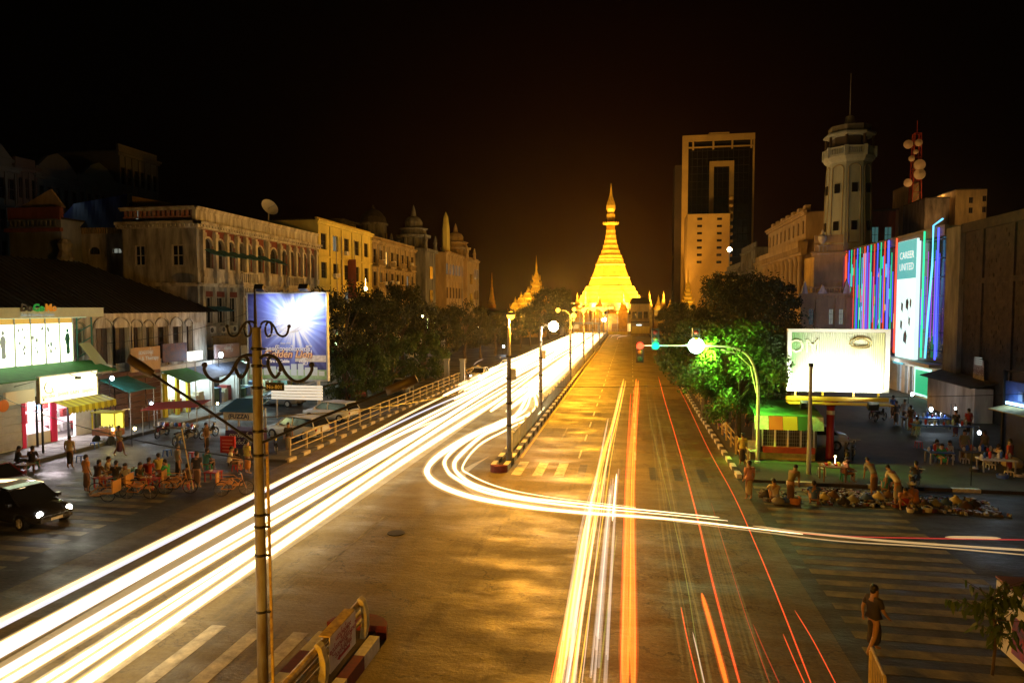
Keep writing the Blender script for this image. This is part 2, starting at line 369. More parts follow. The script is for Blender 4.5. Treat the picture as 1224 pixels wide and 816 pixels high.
median('median kerb island with red and white painted blocks in the foreground', -7.55, -6.2, 3.0, 16.2, .98, 16.2, [KWHT, KRED])
median('long median island with striped kerb carrying the grey fence', -6.95, -6.3, 34.2, 205, 1.0, 34.2, [KWHT, KBLK])

# ------------------------------------------------------------------ fence on the far median
fn = thing('median_fence', 'grey picket fence of panels and posts down the middle of the road', 'fence', (-6.6, 38, .2))
b = MB()
for i in range(16): b.box(-.02, .02, .10 + i * .145, .155 + i * .145, .08, 1.02)
b.box(-.02, .02, 0, 2.4, .96, 1.02); b.box(-.02, .02, 0, 2.4, .1, .16)
PAN = b.mesh('fence_panel', mat('fence_paint', (.5, .5, .46), .6, var=.3, scale=3)); b = MB(); b.box(-.05, .05, -.05, .05, 0, 1.16); b.cbox((0, 0, 1.19), .13, .13, .06); PST = b.mesh('post', mat('fence_paint', (.3, .3, .28)))
for i in range(66):
    link('post', PST, fn, (-6.6, 38 + i * 2.5, .2)); link('fence_panel', PAN, fn, (-6.6, 38.05 + i * 2.5, .2))

# ------------------------------------------------------------------ tubular railings
def railing(label, x, y0, y1, zb, H, step, m, rails=3, r=.035, group=None):
    t = thing('railing', label, 'railing', (x, y0, zb)); n = int((y1 - y0) / step)
    b = MB(); b.box(-.045, .045, -.045, .045, 0, H + .02); pm = b.mesh('post', m)
    for i in range(n + 1): link('post', pm, t, (x, y0 + i * step, zb))
    for j in range(rails):
        b = MB(); z = zb + H * (j + 1) / rails - (.0 if j == rails - 1 else .03); b.tube([(x + .07, y0 - .15, z), (x + .07, y0 + n * step + .15, z)], r, 8); obj('rail', b, m, t)
    return t
railing('ochre three-bar railing between the parked cars and the left carriageway', -18.75, 35.2, 84, .13, 1.0, 2.0, RAILP)
railing('ochre three-bar railing along the right kerb under the green tree', 5.95, 36.0, 66, .13, 1.0, 2.0, RAILP)

# foreground guard rail on the island, with curved posts and a notice
gr = thing('guard_rail', 'yellow guard rail with curved posts on the foreground island', 'railing', (-6.95, 4, .34))
YP = mat('guard_rail_yellow', (.55, .42, .12), .5, var=.45, scale=5, dark=(.2, .12, .04)); PCONC = mat('guard_post', (.5, .45, .3), .7, var=.35, scale=7, bump=.3)
for y in (15.6, 13.3, 11.0, 8.7, 6.4):
    b = MB(); pr = [(.0, 0), (.13, .0), (.19, .3), (.19, .6), (.1, .93), (.0, 1.02), (-.06, .98), (.03, .8), (.06, .5), (.02, .25)]
    b.slab([(-6.5 + u, y - .09, .34 + w) for u, w in pr], (0, .18, 0)); obj('post', b, PCONC, gr)
for z, rr in ((1.18, .075), (.92, .05), (.68, .05)):
    b = MB(); b.tube([(-6.56, 2.5, z), (-6.56, 15.85, z)], rr, 8); obj('rail', b, YP, gr)
nt_ = thing('notice_board', 'white notice with red lettering and an arrow hung on the foreground guard rail', 'sign', (-6.390, 13.75, .5))
b = MB(); b.box(-6.405, -6.385, 13.6, 15.0, .5, 1.3); obj('board', b, mat('notice_pink', (.85, .75, .78), .6, var=.15, scale=3), nt_)
b = MB(); b.box(-6.650, -6.390, 13.62, 14.98, 1.301, 1.33); obj('fold', b, YP, nt_)
RT = mat('red_print', (.5, .05, .06), .6)
for i, tx in enumerate(('\u101a\u102c\u1009\u103a\u101b\u1015\u103a\u1014\u102c\u1038', '\u1005\u100a\u103a\u1038\u1000\u1019\u103a\u1038\u101c\u102d\u102f\u1000\u103a\u1014\u102c\u1015\u102b', '\u101e\u1010\u102d\u1015\u103c\u102f\u1015\u102b\u101b\u1014\u103a')):
    me = text_mesh(tx, .17, RT, .002); link('lettering', me, nt_, (-6.378, 14.3, 1.1 - i * .19), rot=(pi / 2, 0, pi / 2))
b = MB(); b.slab([(-6.380, 13.95, .64), (-6.380, 14.1, .71), (-6.380, 14.1, .67), (-6.380, 14.65, .67), (-6.380, 14.65, .6), (-6.380, 14.1, .6), (-6.380, 14.1, .57)], (.004, 0, 0)); obj('arrow', b, RT, nt_)

# ------------------------------------------------------------------ streaks of light left by the traffic
def spline(P, k=6):
    P = [Vector(p) for p in P]; out = []
    Q = [P[0] * 2 - P[1]] + P + [P[-1] * 2 - P[-2]]
    for i in range(1, len(Q) - 2):
        a, b, c, d = Q[i-1:i+3]
        for j in range(k):
            t = j / k; out.append(.5 * ((2*b) + (c - a) * t + (2*a - 5*b + 4*c - d) * t*t + (3*b - a - 3*c + d) * t**3))
    out.append(P[-1]); return out
def streak(P, r, m, label, rv=None, group=None, k=6, n=6, taper=0):
    b = MB(); S = spline(P, k); L = len(S)
    rs = [r * min(1, .3 + min(i, L - 1 - i) * .5) for i in range(L)]
    if r >= .16 and rv is None and 'veil' in label: rs = [q_ * min(1, max(.05, min(i_, L - 1 - i_) / (L * .3))) for i_, q_ in enumerate(rs)]
    if taper: rs = [q_ * min(1, max(.12, (L - 1 - i_) / (L * taper))) for i_, q_ in enumerate(rs)]
    b.tube(S, rs, n, rz=None if (rv is None or taper) else rv)
    o = tag(obj('light_streak', b, m), label, 'light streak', group)
    if m in (GW, GWY, GO, GR, GY) and r >= .02:      # glow added round the core: faint outer tubes that soften its edge
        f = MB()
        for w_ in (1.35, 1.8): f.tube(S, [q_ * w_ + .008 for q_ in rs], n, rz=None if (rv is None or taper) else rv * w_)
        obj('glow_fringe', f, {GW: FRW, GWY: FRW, GY: FRY, GO: FRO, GR: FRR}[m], o)['kind'] = 'stuff'
    return o
def g3(name, c, s):      # light itself: it adds to what lies behind it and throws no shadow
    if name in MATS: return MATS[name]
    m = bpy.data.materials.new(name); m.use_nodes = True; t = m.node_tree; t.nodes.clear()
    e = t.nodes.new('ShaderNodeEmission'); e.inputs[0].default_value = (*c, 1); e.inputs[1].default_value = s * .5
    tr = t.nodes.new('ShaderNodeBsdfTransparent'); ad = t.nodes.new('ShaderNodeAddShader'); o = t.nodes.new('ShaderNodeOutputMaterial')
    t.links.new(e.outputs[0], ad.inputs[0]); t.links.new(tr.outputs[0], ad.inputs[1]); t.links.new(ad.outputs[0], o.inputs[0]); MATS[name] = m; return m
GW = g3('headlight_white', (1, .77, .40), 2.6); GW2 = g3('headlight_cool', (.9, .9, 1.0), .95); GWY = g3('headlight_warm', (1, .66, .28), 1.9); GWD = g3('headlight_dim', (1, .62, .25), .55)
GR = g3('tail_red', (1, .08, .02), 1.1); GRD = g3('tail_red_dim', (1, .05, .03), .45); GO = g3('tail_orange', (1, .2, .02), 1.15); GY = g3('indicator_yellow', (1, .48, .06), 1.2); GP = g3('pale_rose', (1, .7, .5), .7); GB1 = g3('pale_band', (1, .8, .62), .26); GB2 = g3('amber_band', (1, .42, .08), .4); GB3 = g3('olive_band', (.85, .6, .15), .04); GG = g3('faint_green', (.5, .6, .12), .25)
FRW = g3('glow_fringe_amber', (1, .62, .25), .22); FRY = g3('glow_fringe_yellow', (1, .4, .05), .2); FRO = g3('glow_fringe_orange', (1, .12, .01), .22); FRR = g3('glow_fringe_red', (1, .05, .01), .14)
ordn = ['outermost', 'second', 'third', 'fourth', 'fifth', 'sixth', 'seventh', 'eighth', 'ninth', 'tenth', 'eleventh', 'twelfth', 'thirteenth', 'fourteenth', 'fifteenth', 'sixteenth']
LANE = [(-15.62, .06, GWY, 0), (-15.05, .075, GW2, 1), (-14.62, .05, GWY, 2), (-14.2, .13, GW, 3), (-13.95, .03, GW2, 3), (-13.72, .10, GW, 3), (-13.42, .05, GW2, 3), (-13.08, .12, GW, 3), (-12.84, .025, GWY, 3), (-12.62, .14, GW, 3), (-12.30, .05, GW, 3), (-12.10, .018, GY, 4), (-11.86, .10, GW, 3), (-11.62, .05, GWY, 3), (-11.40, .07, GW, 3), (-11.05, .13, GW, 3)]
for i, (x, r, m, e) in enumerate(LANE):
    y1 = {0: 0, 1: 0, 2: 0, 3: 203, 4: 60}[e]
    if e == 0: end = at(552, 463, .65)
    elif e == 1: end = at(573, 463, .65)
    elif e == 2: end = at(533, 498, .65)
    else: end = Vector((x + .7, y1, .65))
    P = []; yy = 5.0
    while yy < end.y - 3:
        P.append(Vector((x + .22 * sin(yy * .09 + i * .6) * min(1, yy / 40) + (end.x - x) * max(0, (yy - 35) / max(1, end.y - 35)), yy, (.62, .78, .55, .7)[i % 4]))); yy += 5 + yy * .12
    P.append(end)
    streak(P, r * (.86 if m is GW else .8), m, f'{ordn[i]} long {"bluish" if m is GW2 else "golden" if m in (GWY, GY) else "white"} headlight streak from the parked-car railing in the left carriageway', rv=.06, group='headlight streaks down the left carriageway', k=3)
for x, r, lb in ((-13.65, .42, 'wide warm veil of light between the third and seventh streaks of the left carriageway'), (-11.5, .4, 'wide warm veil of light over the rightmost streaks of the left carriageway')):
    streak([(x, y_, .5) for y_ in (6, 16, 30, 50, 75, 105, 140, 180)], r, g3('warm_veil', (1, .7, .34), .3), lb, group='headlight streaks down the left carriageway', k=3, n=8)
# streaks that exist only farther up the carriageway
FARX = [(-17.2, 80, GW), (-15.8, 84, GW), (-13.8, 80, GW), (-12.2, 90, GW), (-16.9, 66, GWY), (-16.2, 58, GW), (-15.3, 62, GW), (-14.7, 56, GW), (-10.3, 50, GW), (-9.7, 56, GW), (-9.1, 50, GW), (-8.5, 58, GW), (-7.9, 62, GWY)]
for i, (x, y0, m) in enumerate(FARX):
    streak([(x, y0, .65), (x + .1, y0 + 14, .65), (x + .25, 110, .65), (x + .5, 150, .65), (x * .93, 203, .65)], .25, m, f'{ordn[i]} white streak from the left in the dazzling far part of the left carriageway', rv=.08, group='streaks in the far part of the left carriageway', k=4)
CUR = [
 ([(616,497),(580,512),(550.6,527),(524,544.6),(511,559),(514,571),(533,583),(568,594.6),(627,605),(691.7,612),(800,620),(900,631),(960,638)], .13, 'outer'),
 ([(628,489),(594.7,505),(553.5,529),(533,547.6),(534,561),(546,572),(577,586.8),(627,597),(700,606),(800,615),(870,622)], .085, 'second'),
 ([(640,488),(600,509),(577,520),(549,544.6),(543,557),(550,568),(570,580),(621,593.2),(703,602.5),(800,612),(860,618)], .10, 'third'),
 ([(650,487),(612,510),(575,530),(553.5,556),(562,567),(597.6,582),(656,593.5),(760,606)], .05, 'inner')]
for P, r, w in CUR:
    Q = [at(x, y, .65) for x, y in P]; Q = [Vector((-8.9, 150, .65)), Vector((-9.2, 90, .65)), Vector((-9.4, 68, .65))] + Q
    streak(Q, r, GW, f'{w} bright streak bending out of the left carriageway and across to the side street', rv=.05, group='streaks turning across the junction', k=7, taper=.5)
streak([at(x, y, .65) for x, y in ((900, 628), (960, 636), (1060, 646), (1160, 653), (1240, 658))], .035, GWD, 'dim golden streak carrying the turning streaks on to the right edge', group='streaks turning across the junction')
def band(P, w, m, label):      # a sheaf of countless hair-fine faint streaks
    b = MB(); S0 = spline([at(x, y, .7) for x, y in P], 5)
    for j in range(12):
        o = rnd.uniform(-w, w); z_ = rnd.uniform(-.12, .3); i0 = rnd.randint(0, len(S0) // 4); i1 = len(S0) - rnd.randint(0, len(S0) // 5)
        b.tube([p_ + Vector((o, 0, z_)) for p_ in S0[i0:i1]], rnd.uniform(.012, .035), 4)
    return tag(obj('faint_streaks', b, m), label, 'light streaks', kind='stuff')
def ps(P, r, m, label, z=.7, rv=None, group='streaks on the right carriageway', k=6): return streak([at(x, y, z) for x, y in P], r, m, label, rv, group, k)
ps([(745.5,453),(735,498),(722,540),(710,590),(699,640),(684,720),(664,830)], .075, GY, 'yellow streak on the left edge of the pale pair in the right carriageway', rv=.04)
ps([(748,455),(738,500),(728,540),(716,600),(706,660),(694,740),(682,830)], .035, GY, 'thin yellow streak just right of the leftmost long yellow one')
ps([(727,500),(718,545),(707,600),(700,660),(688,740),(675,830)], .04, GP, 'pale rose streak between the two yellow streaks')
ps([(737,566),(735,590),(732,622)], .03, GW, 'short white streak above the turning streaks in the right carriageway')
ps([(712,615),(704,680),(694,750),(684,830)], .03, GP, 'thin rose streak right of the yellow pair near the camera')
for i_, (xt, xm, xb_, m_, r_, lb_) in enumerate(((742, 712, 668, GY, .018, 'finest yellow streak at the left rim of the pale bundle'), (744, 716, 676, GP, .014, 'fine rose streak inside the pale bundle, next to its left rim'), (747, 722, 690, GY, .016, 'fine yellow streak at the right rim of the pale bundle'), (741, 719, 694, GP, .012, 'hair-fine rose streak right of the pale bundle'), (758, 749, 741, GR, .016, 'fine red streak left of the upright orange pair'), (762, 754, 750, GO, .02, 'fine orange streak inside the upright orange pair'), (765, 757, 759, GR, .018, 'fine red streak right of the upright orange pair'))):
    ps([(xt, 462), ((xt + xm) / 2 - 1, 530), (xm, 610), ((xm + xb_) / 2 + 1, 710), (xb_, 830)], r_, m_, lb_)
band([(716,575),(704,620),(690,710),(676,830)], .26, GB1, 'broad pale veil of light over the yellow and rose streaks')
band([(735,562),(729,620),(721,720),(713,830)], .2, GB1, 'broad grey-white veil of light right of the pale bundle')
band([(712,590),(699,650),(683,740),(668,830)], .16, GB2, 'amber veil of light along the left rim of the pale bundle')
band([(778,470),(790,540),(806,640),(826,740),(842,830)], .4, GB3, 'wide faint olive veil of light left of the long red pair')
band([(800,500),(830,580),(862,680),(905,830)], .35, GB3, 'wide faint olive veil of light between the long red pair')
ps([(754,470),(749,560),(746,650),(743,830)], .03, GR, 'deep red streak at the left rim of the upright orange pair')
ps([(705,600),(690,680),(668,770),(655,830)], .012, GR, 'fine red streak left of the pale bundle near the camera')
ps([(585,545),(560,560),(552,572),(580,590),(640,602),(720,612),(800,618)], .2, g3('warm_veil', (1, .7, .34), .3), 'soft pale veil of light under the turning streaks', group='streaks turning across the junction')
ps([(850,600),(868,660),(893,740),(925,830)], .008, GRD, 'hair-fine dim red streak between the long red pair')
ps([(737,640),(727,720),(714,830)], .02, GG, 'faint greenish streak in the middle of the right carriageway')
ps([(760.5,453),(757,500),(752,560),(750,620),(748,700),(746,830)], .075, GO, 'orange streak, left one of the upright orange pair', rv=.04)
ps([(763,455),(760,500),(757,560),(756,620),(756,700),(757,830)], .07, GO, 'orange-red streak, right one of the upright orange pair', rv=.04)
ps([(772,455),(777,500),(800,600),(818,680),(842,830)], .012, GG, 'hair-thin streak beside the white lane dashes')
ps([(787,450),(795,480),(807,520),(829,600),(848,680),(862,735),(888,830)], .02, GR, 'red tail-light streak, left one of the long red pair')
ps([(804,450),(820,480),(846,535),(876,590),(903,650),(930,715),(975,830)], .018, GR, 'red tail-light streak, right one of the long red pair')
ps([(839,709),(852,755),(872,830)], .045, GO, 'thick short orange-red streak near the camera, right of centre')
ps([(814,725),(822,765),(838,830)], .014, GR, 'thin red streak left of the thick orange-red one near the camera')
ps([(828,755),(835,785),(845,830)], .014, GP, 'short white streak beside the thick orange-red one')
ps([(936,757),(950,790),(968,830)], .012, GR, 'short red streak, inner of two at the right kerb near the camera')
ps([(950,729),(972,765),(1006,830)], .012, GR, 'red streak nearest the right-hand crossing')
ps([(900,745),(915,780),(938,830)], .010, GRD, 'dim red streak between the long red pair and the right kerb')
ps([(660,420),(690,409),(712,404)], .1, GW, 'short bright streak where the left carriageway leaves the roundabout', z=.7, group='streaks at the far end of the road')
ps([(730,404),(733,401),(742,400)], .06, GP, 'small curved streak, left of two at the far end of the right carriageway', z=.7, group='streaks at the far end of the road')
ps([(737.5,406),(740,402.5),(750,401)], .06, GP, 'small curved streak, right of two at the far end of the right carriageway', z=.7, group='streaks at the far end of the road')
ps([(600,431),(622,427),(648,424)], .05, GWY, 'thin golden streak in the service lane beyond the first lamp post', group='streaks beside the trees')
ps([(548,469),(562,459),(575,452),(592,443),(600,432)], .05, GWY, 'golden streak climbing past the trees beside the lit van', group='streaks beside the trees')
ps([(572,454),(580,448),(592,439)], .22, GW, 'broad white streak of the vehicle passing the trees', group='streaks beside the trees')
ps([(566,436),(571,432),(578,429)], .04, GP, 'short pale streak under the trees', z=1.2, group='streaks beside the trees')
ps([(-10,574.5),(20,574.5),(52,576)], .06, GW, 'upper short cream streak above the dark saloon at the left edge', z=1.3, group='streaks at the left edge')
ps([(-10,580.5),(10,580.5),(31,583)], .05, GW, 'lower short cream streak above the dark saloon at the left edge', z=1.25, group='streaks at the left edge')
ps([(60,493),(100,492),(165,488),(215,482)], .025, GWY, 'thin golden streak before the shop fronts on the left', z=1.2, group='streaks at the left edge')
ps([(800,622),(900,634),(1000,646),(1110,653),(1240,664)], .02, GWD, 'dim amber streak under the turning streaks on the side street', group='streaks turning across the junction')
ps([(905,632),(1000,640),(1110,643),(1240,645)], .02, GRD, 'dull reddish streak along the far side of the side street', group='streaks turning across the junction')
ps([(1130,641.5),(1165,642),(1196,643)], .045, GWD, 'short dull streak at the right end of the side street', group='streaks turning across the junction')

# ------------------------------------------------------------------ street lamps on the median
def street_lamp(x, y, label, cut=0, H=7.6, heads=((0, 0, .45),), power=900, base=.2, col=SODIUM, bulb=None, box=True, size=.22, tp=.1):
    t = thing('street_lamp', label, 'street lamp', (x, y, base), group='lamps along the median')
    b = MB(); b.lathe([(.17, 0), (.17, .5), (.13, .55), (.125, H * .5), (.095, H - .2)], 10, (x, y, base)); obj('pole', b, POLE, t)
    b = MB()
    for z in (1.9, 3.1, 4.4, 5.6): b.lathe([(.15, z), (.16, z + .03), (.16, z + .08), (.15, z + .1)], 10, (x, y, base))
    obj('band', b, BLACKM, t)
    if box: b = MB(); b.box(x + .13, x + .36, y - .12, y + .12, base + 4.4, base + 5.0); obj('control_box', b, STEEL, t)
    for dx, dy, dz in heads:
        hx, hy, hz = x + dx, y + dy, base + H + dz
        b = MB(); b.tube([(x, y, base + H - .3), (x + dx * .4, y, base + H + dz * .7), (hx, hy, hz)] if dx else [(x, y, base + H - .3), (hx, hy, hz)], .04, 6); a = obj('arm', b, STEEL, t)
        s = 1 if dx >= 0 else -1
        b = MB(); b.lathe([(.03, .16), (.14, .14), (.22, .04), (.24, 0)], 12, (hx + s * .1, hy, hz)); obj('lamp_head', b, DKGREY, t)
        b = MB(); b.ball((hx + s * .1, hy, hz - .04), size, 12); obj('bulb', b, bulb or BULB, t)
        if cut: lamp('SPOT', (hx + s * .1, hy, hz - .35), power, col, .16, t, aim=(hx * .6 - 2, hy + 9, 0), angle=cut, blend=1)
        else: lamp('POINT', (hx + s * .1, hy, hz - .35), power, col, .16, t)
    return t
LP = 5200
street_lamp(-6.35, 35.6, 'nearest lit street lamp, grey post with amber light at the nose of the far median', heads=((0, 0, .45),), power=LP * 2.0, H=7.4)
street_lamp(-6.6, 50.5, 'second lamp post on the median, its white light held out to the right', H=7.0, heads=((.85, 0, -.15),), power=LP * 1.35, col=(1, .68, .3), bulb=BULBH, size=.38)
FL = [(76, 'third lamp post on the median, tall with twin amber heads'), (98, 'fourth lamp post on the median, twin amber heads'), (122, 'fifth lamp post on the median, twin amber heads'), (148, 'sixth lamp post on the median'), (172, 'seventh lamp post on the median'), (196, 'last lamp post on the median, before the pagoda')]
for i, (y, l) in enumerate(FL): street_lamp(-6.6, y, l, H=7.6, heads=((-1.3, 0, .3), (1.3, 0, .3)), power=LP * (1.6, 1.5, 1.1, .8, .8, .8)[i], box=False, size=.26 + .03 * i, tp=.1)
street_lamp(-6.8, -7, 'unseen street lamp added behind the viewpoint to light the foreground road', cut=112, H=7.2, heads=((-1.4, 0, .4), (.6, 0, .4)), power=LP * 2.2, box=False)  # lamp out of view, added to light the foreground road
# ================================================================== BUILDINGS, LEFT SIDE
CREAM = mat('stained_cream_plaster', (.46, .44, .38), .85, var=.6, scale=1.3, bump=.35, streak=True, dark=(.1, .095, .08))
CREAM2 = mat('pale_trim_plaster', (.62, .6, .52), .8, var=.45, scale=1.7, bump=.3, streak=True, dark=(.2, .17, .12))
REDW = mat('red_ochre_wall', (.24, .07, .045), .85, var=.4, scale=2, streak=True)
YELW = mat('yellow_plaster', (.75, .62, .14), .8, var=.25, scale=.9, bump=.2, streak=True)
OCHW = mat('ochre_plaster', (.4, .3, .14), .85, var=.5, scale=1.1, bump=.3, streak=True)
GREYW = mat('grey_mouldy_plaster', (.2, .2, .18), .9, var=.6, scale=1.1, bump=.3, streak=True, dark=(.05, .05, .045))
BLUEW = mat('pale_blue_plaster', (.24, .27, .34), .85, var=.5, scale=1.3, streak=True)
ROOFD = mat('dark_sheet_roof', (.028, .02, .016), .75, var=.4, scale=2)
ROOFM = mat('roof_slab_dark', (.06, .055, .05), .9, var=.4, scale=1)
WFR = mat('window_frame_cream', (.5, .46, .38), .6, var=.2, scale=5); WDK = mat('window_frame_dark', (.05, .035, .025), .6)
GLS = mat('night_glass', (.012, .013, .016), .12, spec=.5); SHUT = mat('brown_shutter', (.07, .045, .03), .7, var=.3, scale=6)
TARP = mat('blue_tarpaulin', (.01, .05, .42), .55, var=.15, scale=.6); TARPC = mat('teal_awning_cloth', (.02, .13, .2), .7, var=.35, scale=3, bump=.3)
GREENC = mat('green_awning_cloth', (.05, .22, .05), .7, var=.3, scale=3, bump=.2)
YCOR = mat('yellow_corrugated_sheet', (.35, .24, .03), .6, var=.2, scale=2)
LITW = glow('lit_window_white', (.75, .95, 1), 2.2); LITY = glow('lit_window_amber', (1, .55, .12), 1.3); LITC = glow('lit_window_dim_teal', (.3, .8, .75), .12); LITD = glow('lit_window_dim', (.8, .85, .7), .22)

def shell(parent, name, P, z0, z1, m, roof=True, ops=None, dep=.25, rm=None, iz=None):
    """walls round the footprint P (clockwise seen from above), openings per side; returns the faces"""
    b = MB(); fs = []
    for i in range(len(P)):
        f = Face(P[i], P[(i + 1) % len(P)]); fs.append(f); f.wall(b, z0, z1, (ops or {}).get(i, ()), dep)
    o = obj(name, b, m, parent)
    # the dark rooms behind the openings
    if ops:
        c = MB(); cx = sum(p[0] for p in P) / len(P); cy = sum(p[1] for p in P) / len(P); k = .8
        w = min(1.0, 1.0); q = []
        for p in P:
            d = Vector((cx - p[0], cy - p[1])); d.normalize(); q.append((p[0] + d.x * .7, p[1] + d.y * .7))
        c.prism(q, (z0 + .02) if iz is None else iz, z1 - .1); obj('interior', c, SHUT if False else mat('dark_interior', (.02, .017, .014), .9), parent)
    if roof: b = MB(); b.prism(P, z1 - .05, z1 + .12); obj('roof', b, rm or ROOFM, parent)
    return fs

# --- the long white colonial house
X0 = -36.0; y0 = yX(237, X0); y1 = yX(380, X0)
wh = thing('colonial_building', 'long stained white colonial building with arched upper windows behind the blue billboard', 'building', (-43, (y0 + y1) / 2, 0))
Fr = Face((X0, y0), (X0, y1)); L = Fr.w
cx = [249.7, 264, 276.9, 288.7, 297.8, 311, 327.6, 340, 349, 356.3, 364, 372.8]
us = [Fr.u(c) for c in cx]; ops = []; bw = [.62, .62, .5, .5, .42, .62, .62, .42, .42, .42, .5, .5]
for u, h in zip(us, bw): ops.append((u - h, u + h, 11.8, 14.35, 1))
low = [(us[0], .5), (us[1], .5), (us[2] + .3, .5), (us[3] + .8, .5), (us[5], .5), (us[6], .5), (us[7] + .4, .5), (us[9], .5), (us[10] + .4, .5)]
for u, h in low: ops.append((u - h, u + h, 7.0, 9.3, 0))
for u in (2, 6.3, 10.6, 14.9, 19): ops.append((u - 1.2, u + 1.2, .2, 3.2, 0))
sx0 = onY(147, 300, y0).x
So = Face((sx0, y0), (X0, y0)); sops = [(So.u(163), So.u(175), So.z(169, 318), So.z(169, 293), 0), (So.u(207), So.u(221), So.z(214, 318), So.z(214, 292), 0), (So.u(200), So.u(215), 5.2, 7.2, 0)]
fs = shell(wh, 'wall', [(X0, y0), (X0, y1), (sx0, y1), (sx0, y0)], 0, 15.8, CREAM, ops={0: ops, 3: sops})
for o in ops[:12]: Fr.win(wh, *o[:4], WDK, GLS, nx=2, nz=3, dep=.22)
for o in ops[12:21]: Fr.win(wh, *o[:4], WFR, GLS, nx=2, nz=2, dep=.2)
for o in sops: So.win(wh, *o[:4], WFR, GLS, nx=2, nz=2, dep=.1, fw=.11)
b = MB()
for f in (Fr, So): f.cornice(b, 15.1, .55, .45, dent=.42); f.cornice(b, 16.6, .3, .2); f.cornice(b, 10.2, .3, .25)
Fr.box(b, -.12, L + .12, 15.65, 16.6, -.3, .04); Fr.box(b, 0, L, 10.45, 11.75, .002, .06)
for i in range(13): u = [us[0] - .95] [0] if i == 0 else ((us[i-1] + us[i]) / 2 if i < 12 else us[11] + .85); Fr.box(b, u - .17, u + .17, 10.5, 14.95, .0, .34); Fr.box(b, u - .24, u + .24, 14.4, 14.75, .0, .42); Fr.box(b, u - .26, u + .26, 11.0, 11.55, 0, .44)
for u, h in zip(us, bw):      # arch rings
    for k in range(7):
        a0, a1 = pi * k / 7, pi * (k + 1) / 7; r0, r1 = h, h + .16
        z = 14.35 - h; b.slab([Fr.pt(u - r * cos(a), z + r * sin(a), .003) for r, a in ((r0, a0), (r1, a0), (r1, a1), (r0, a1))], (.09, 0, 0))
for u in (us[0] - .95, us[1] + .8, us[2] + 1.7, us[5] + .9, us[7] - .5, us[9] + .8, us[11] + .6): Fr.box(b, u - .2, u + .2, .2, 10.2, 0, .25)
for k in range(26): Fr.box(b, 1.2 + k * .7, 1.28 + k * .7, 15.75, 16.4, .04, .07)
obj('moulding', b, CREAM2, wh)
for u, h in zip(us, bw):
    b = MB(); Fr.box(b, u - h - .18, u + h + .18, 14.36, 15.05, .001, .03); Fr.box(b, u - h - .17, u - h, 11.8, 14.36, .001, .03); Fr.box(b, u + h, u + h + .17, 11.8, 14.36, .001, .03); obj('red_panel', b, REDW, wh)
for u, h in low: b = MB(); Fr.box(b, u - h - .06, u + h + .06, 9.32, 9.8, .001, .03); obj('red_panel', b, REDW, wh)
b = MB()
for u0, u1 in ((us[2] + .9, us[4] + .9), (us[7] - .3, us[9] + .4)): Fr.balusters(b, u0, u1, 10.6, 1.05, .55, .32); Fr.box(b, u0, u1, 10.4, 10.6, 0, .7)
for u0, u1 in ((us[2] + .9, us[4] + .9), (us[7] - .3, us[11] + .4)): Fr.balusters(b, u0, u1, 9.35, .95, .62, .32)
obj('balustrade', b, CREAM2, wh)['kind'] = 'stuff'
b = MB(); So.balusters(b, .1, So.w - .2, 16.0, 1.0, -.1, .42, .22); obj('parapet', b, mat('red_white_parapet', (.3, .07, .06), .8, var=.6, scale=5, dark=(.35, .3, .26)), wh)
for i, (u, h) in enumerate(zip(us[:7], bw)):      # the cloth awnings over the first seven arches
    z = 13.1 - (i == 6) * .1; b = MB(); b.slab([Fr.pt(u - h - .3, z + .35, .1), Fr.pt(u + h + .35, z + .35, .1), Fr.pt(u + h + .35, z - .28, 1.15), Fr.pt(u - h - .3, z - .18, 1.1)], (0, 0, -.05)); obj('awning', b, TARPC, wh)
for u in (us[0], us[1]): b = MB(); b.slab([Fr.pt(u - .8, 8.5, .05), Fr.pt(u + .8, 8.5, .05), Fr.pt(u + .8, 8.1, .8), Fr.pt(u - .8, 8.1, .8)], (0, 0, -.05)); obj('awning', b, TARPC, wh)
for i in range(4):
    b = MB(); u = .9 + i * 1.7; Fr.box(b, u, u + .85, 6.15, 6.75, .1, .45); a = obj('air_conditioner', b, KWHT, wh); b = MB(); p = Fr.pt(u + .3, 6.45, .452); b.lathe([(.22, -.005), (.22, .012)], 14); fanm = b.mesh('fan_grille', DKGREY); link('fan_grille', fanm, a, p, rot=(0, pi / 2, 0))
b = MB(); Fr.balusters(b, .4, 7.8, 5.0, .95, 1.0, .2, .07); Fr.box(b, .3, 7.9, 4.8, 5.0, 0, 1.15); obj('balcony', b, OCHW, wh)
b = MB()
for pz in range(18): So.box(b, .8 + pz * .34, .98 + pz * .34, 16.95, 17.0 + .01, -.9, -.6)
b.slab([So.pt(So.u(152), 17.05, -1.0), So.pt(So.w + .3, 16.7, -1.0), So.pt(So.u(152), So.z(152, 232), -1.0)], (0, .12, 0)); obj('roof_gable', b, YCOR, wh)
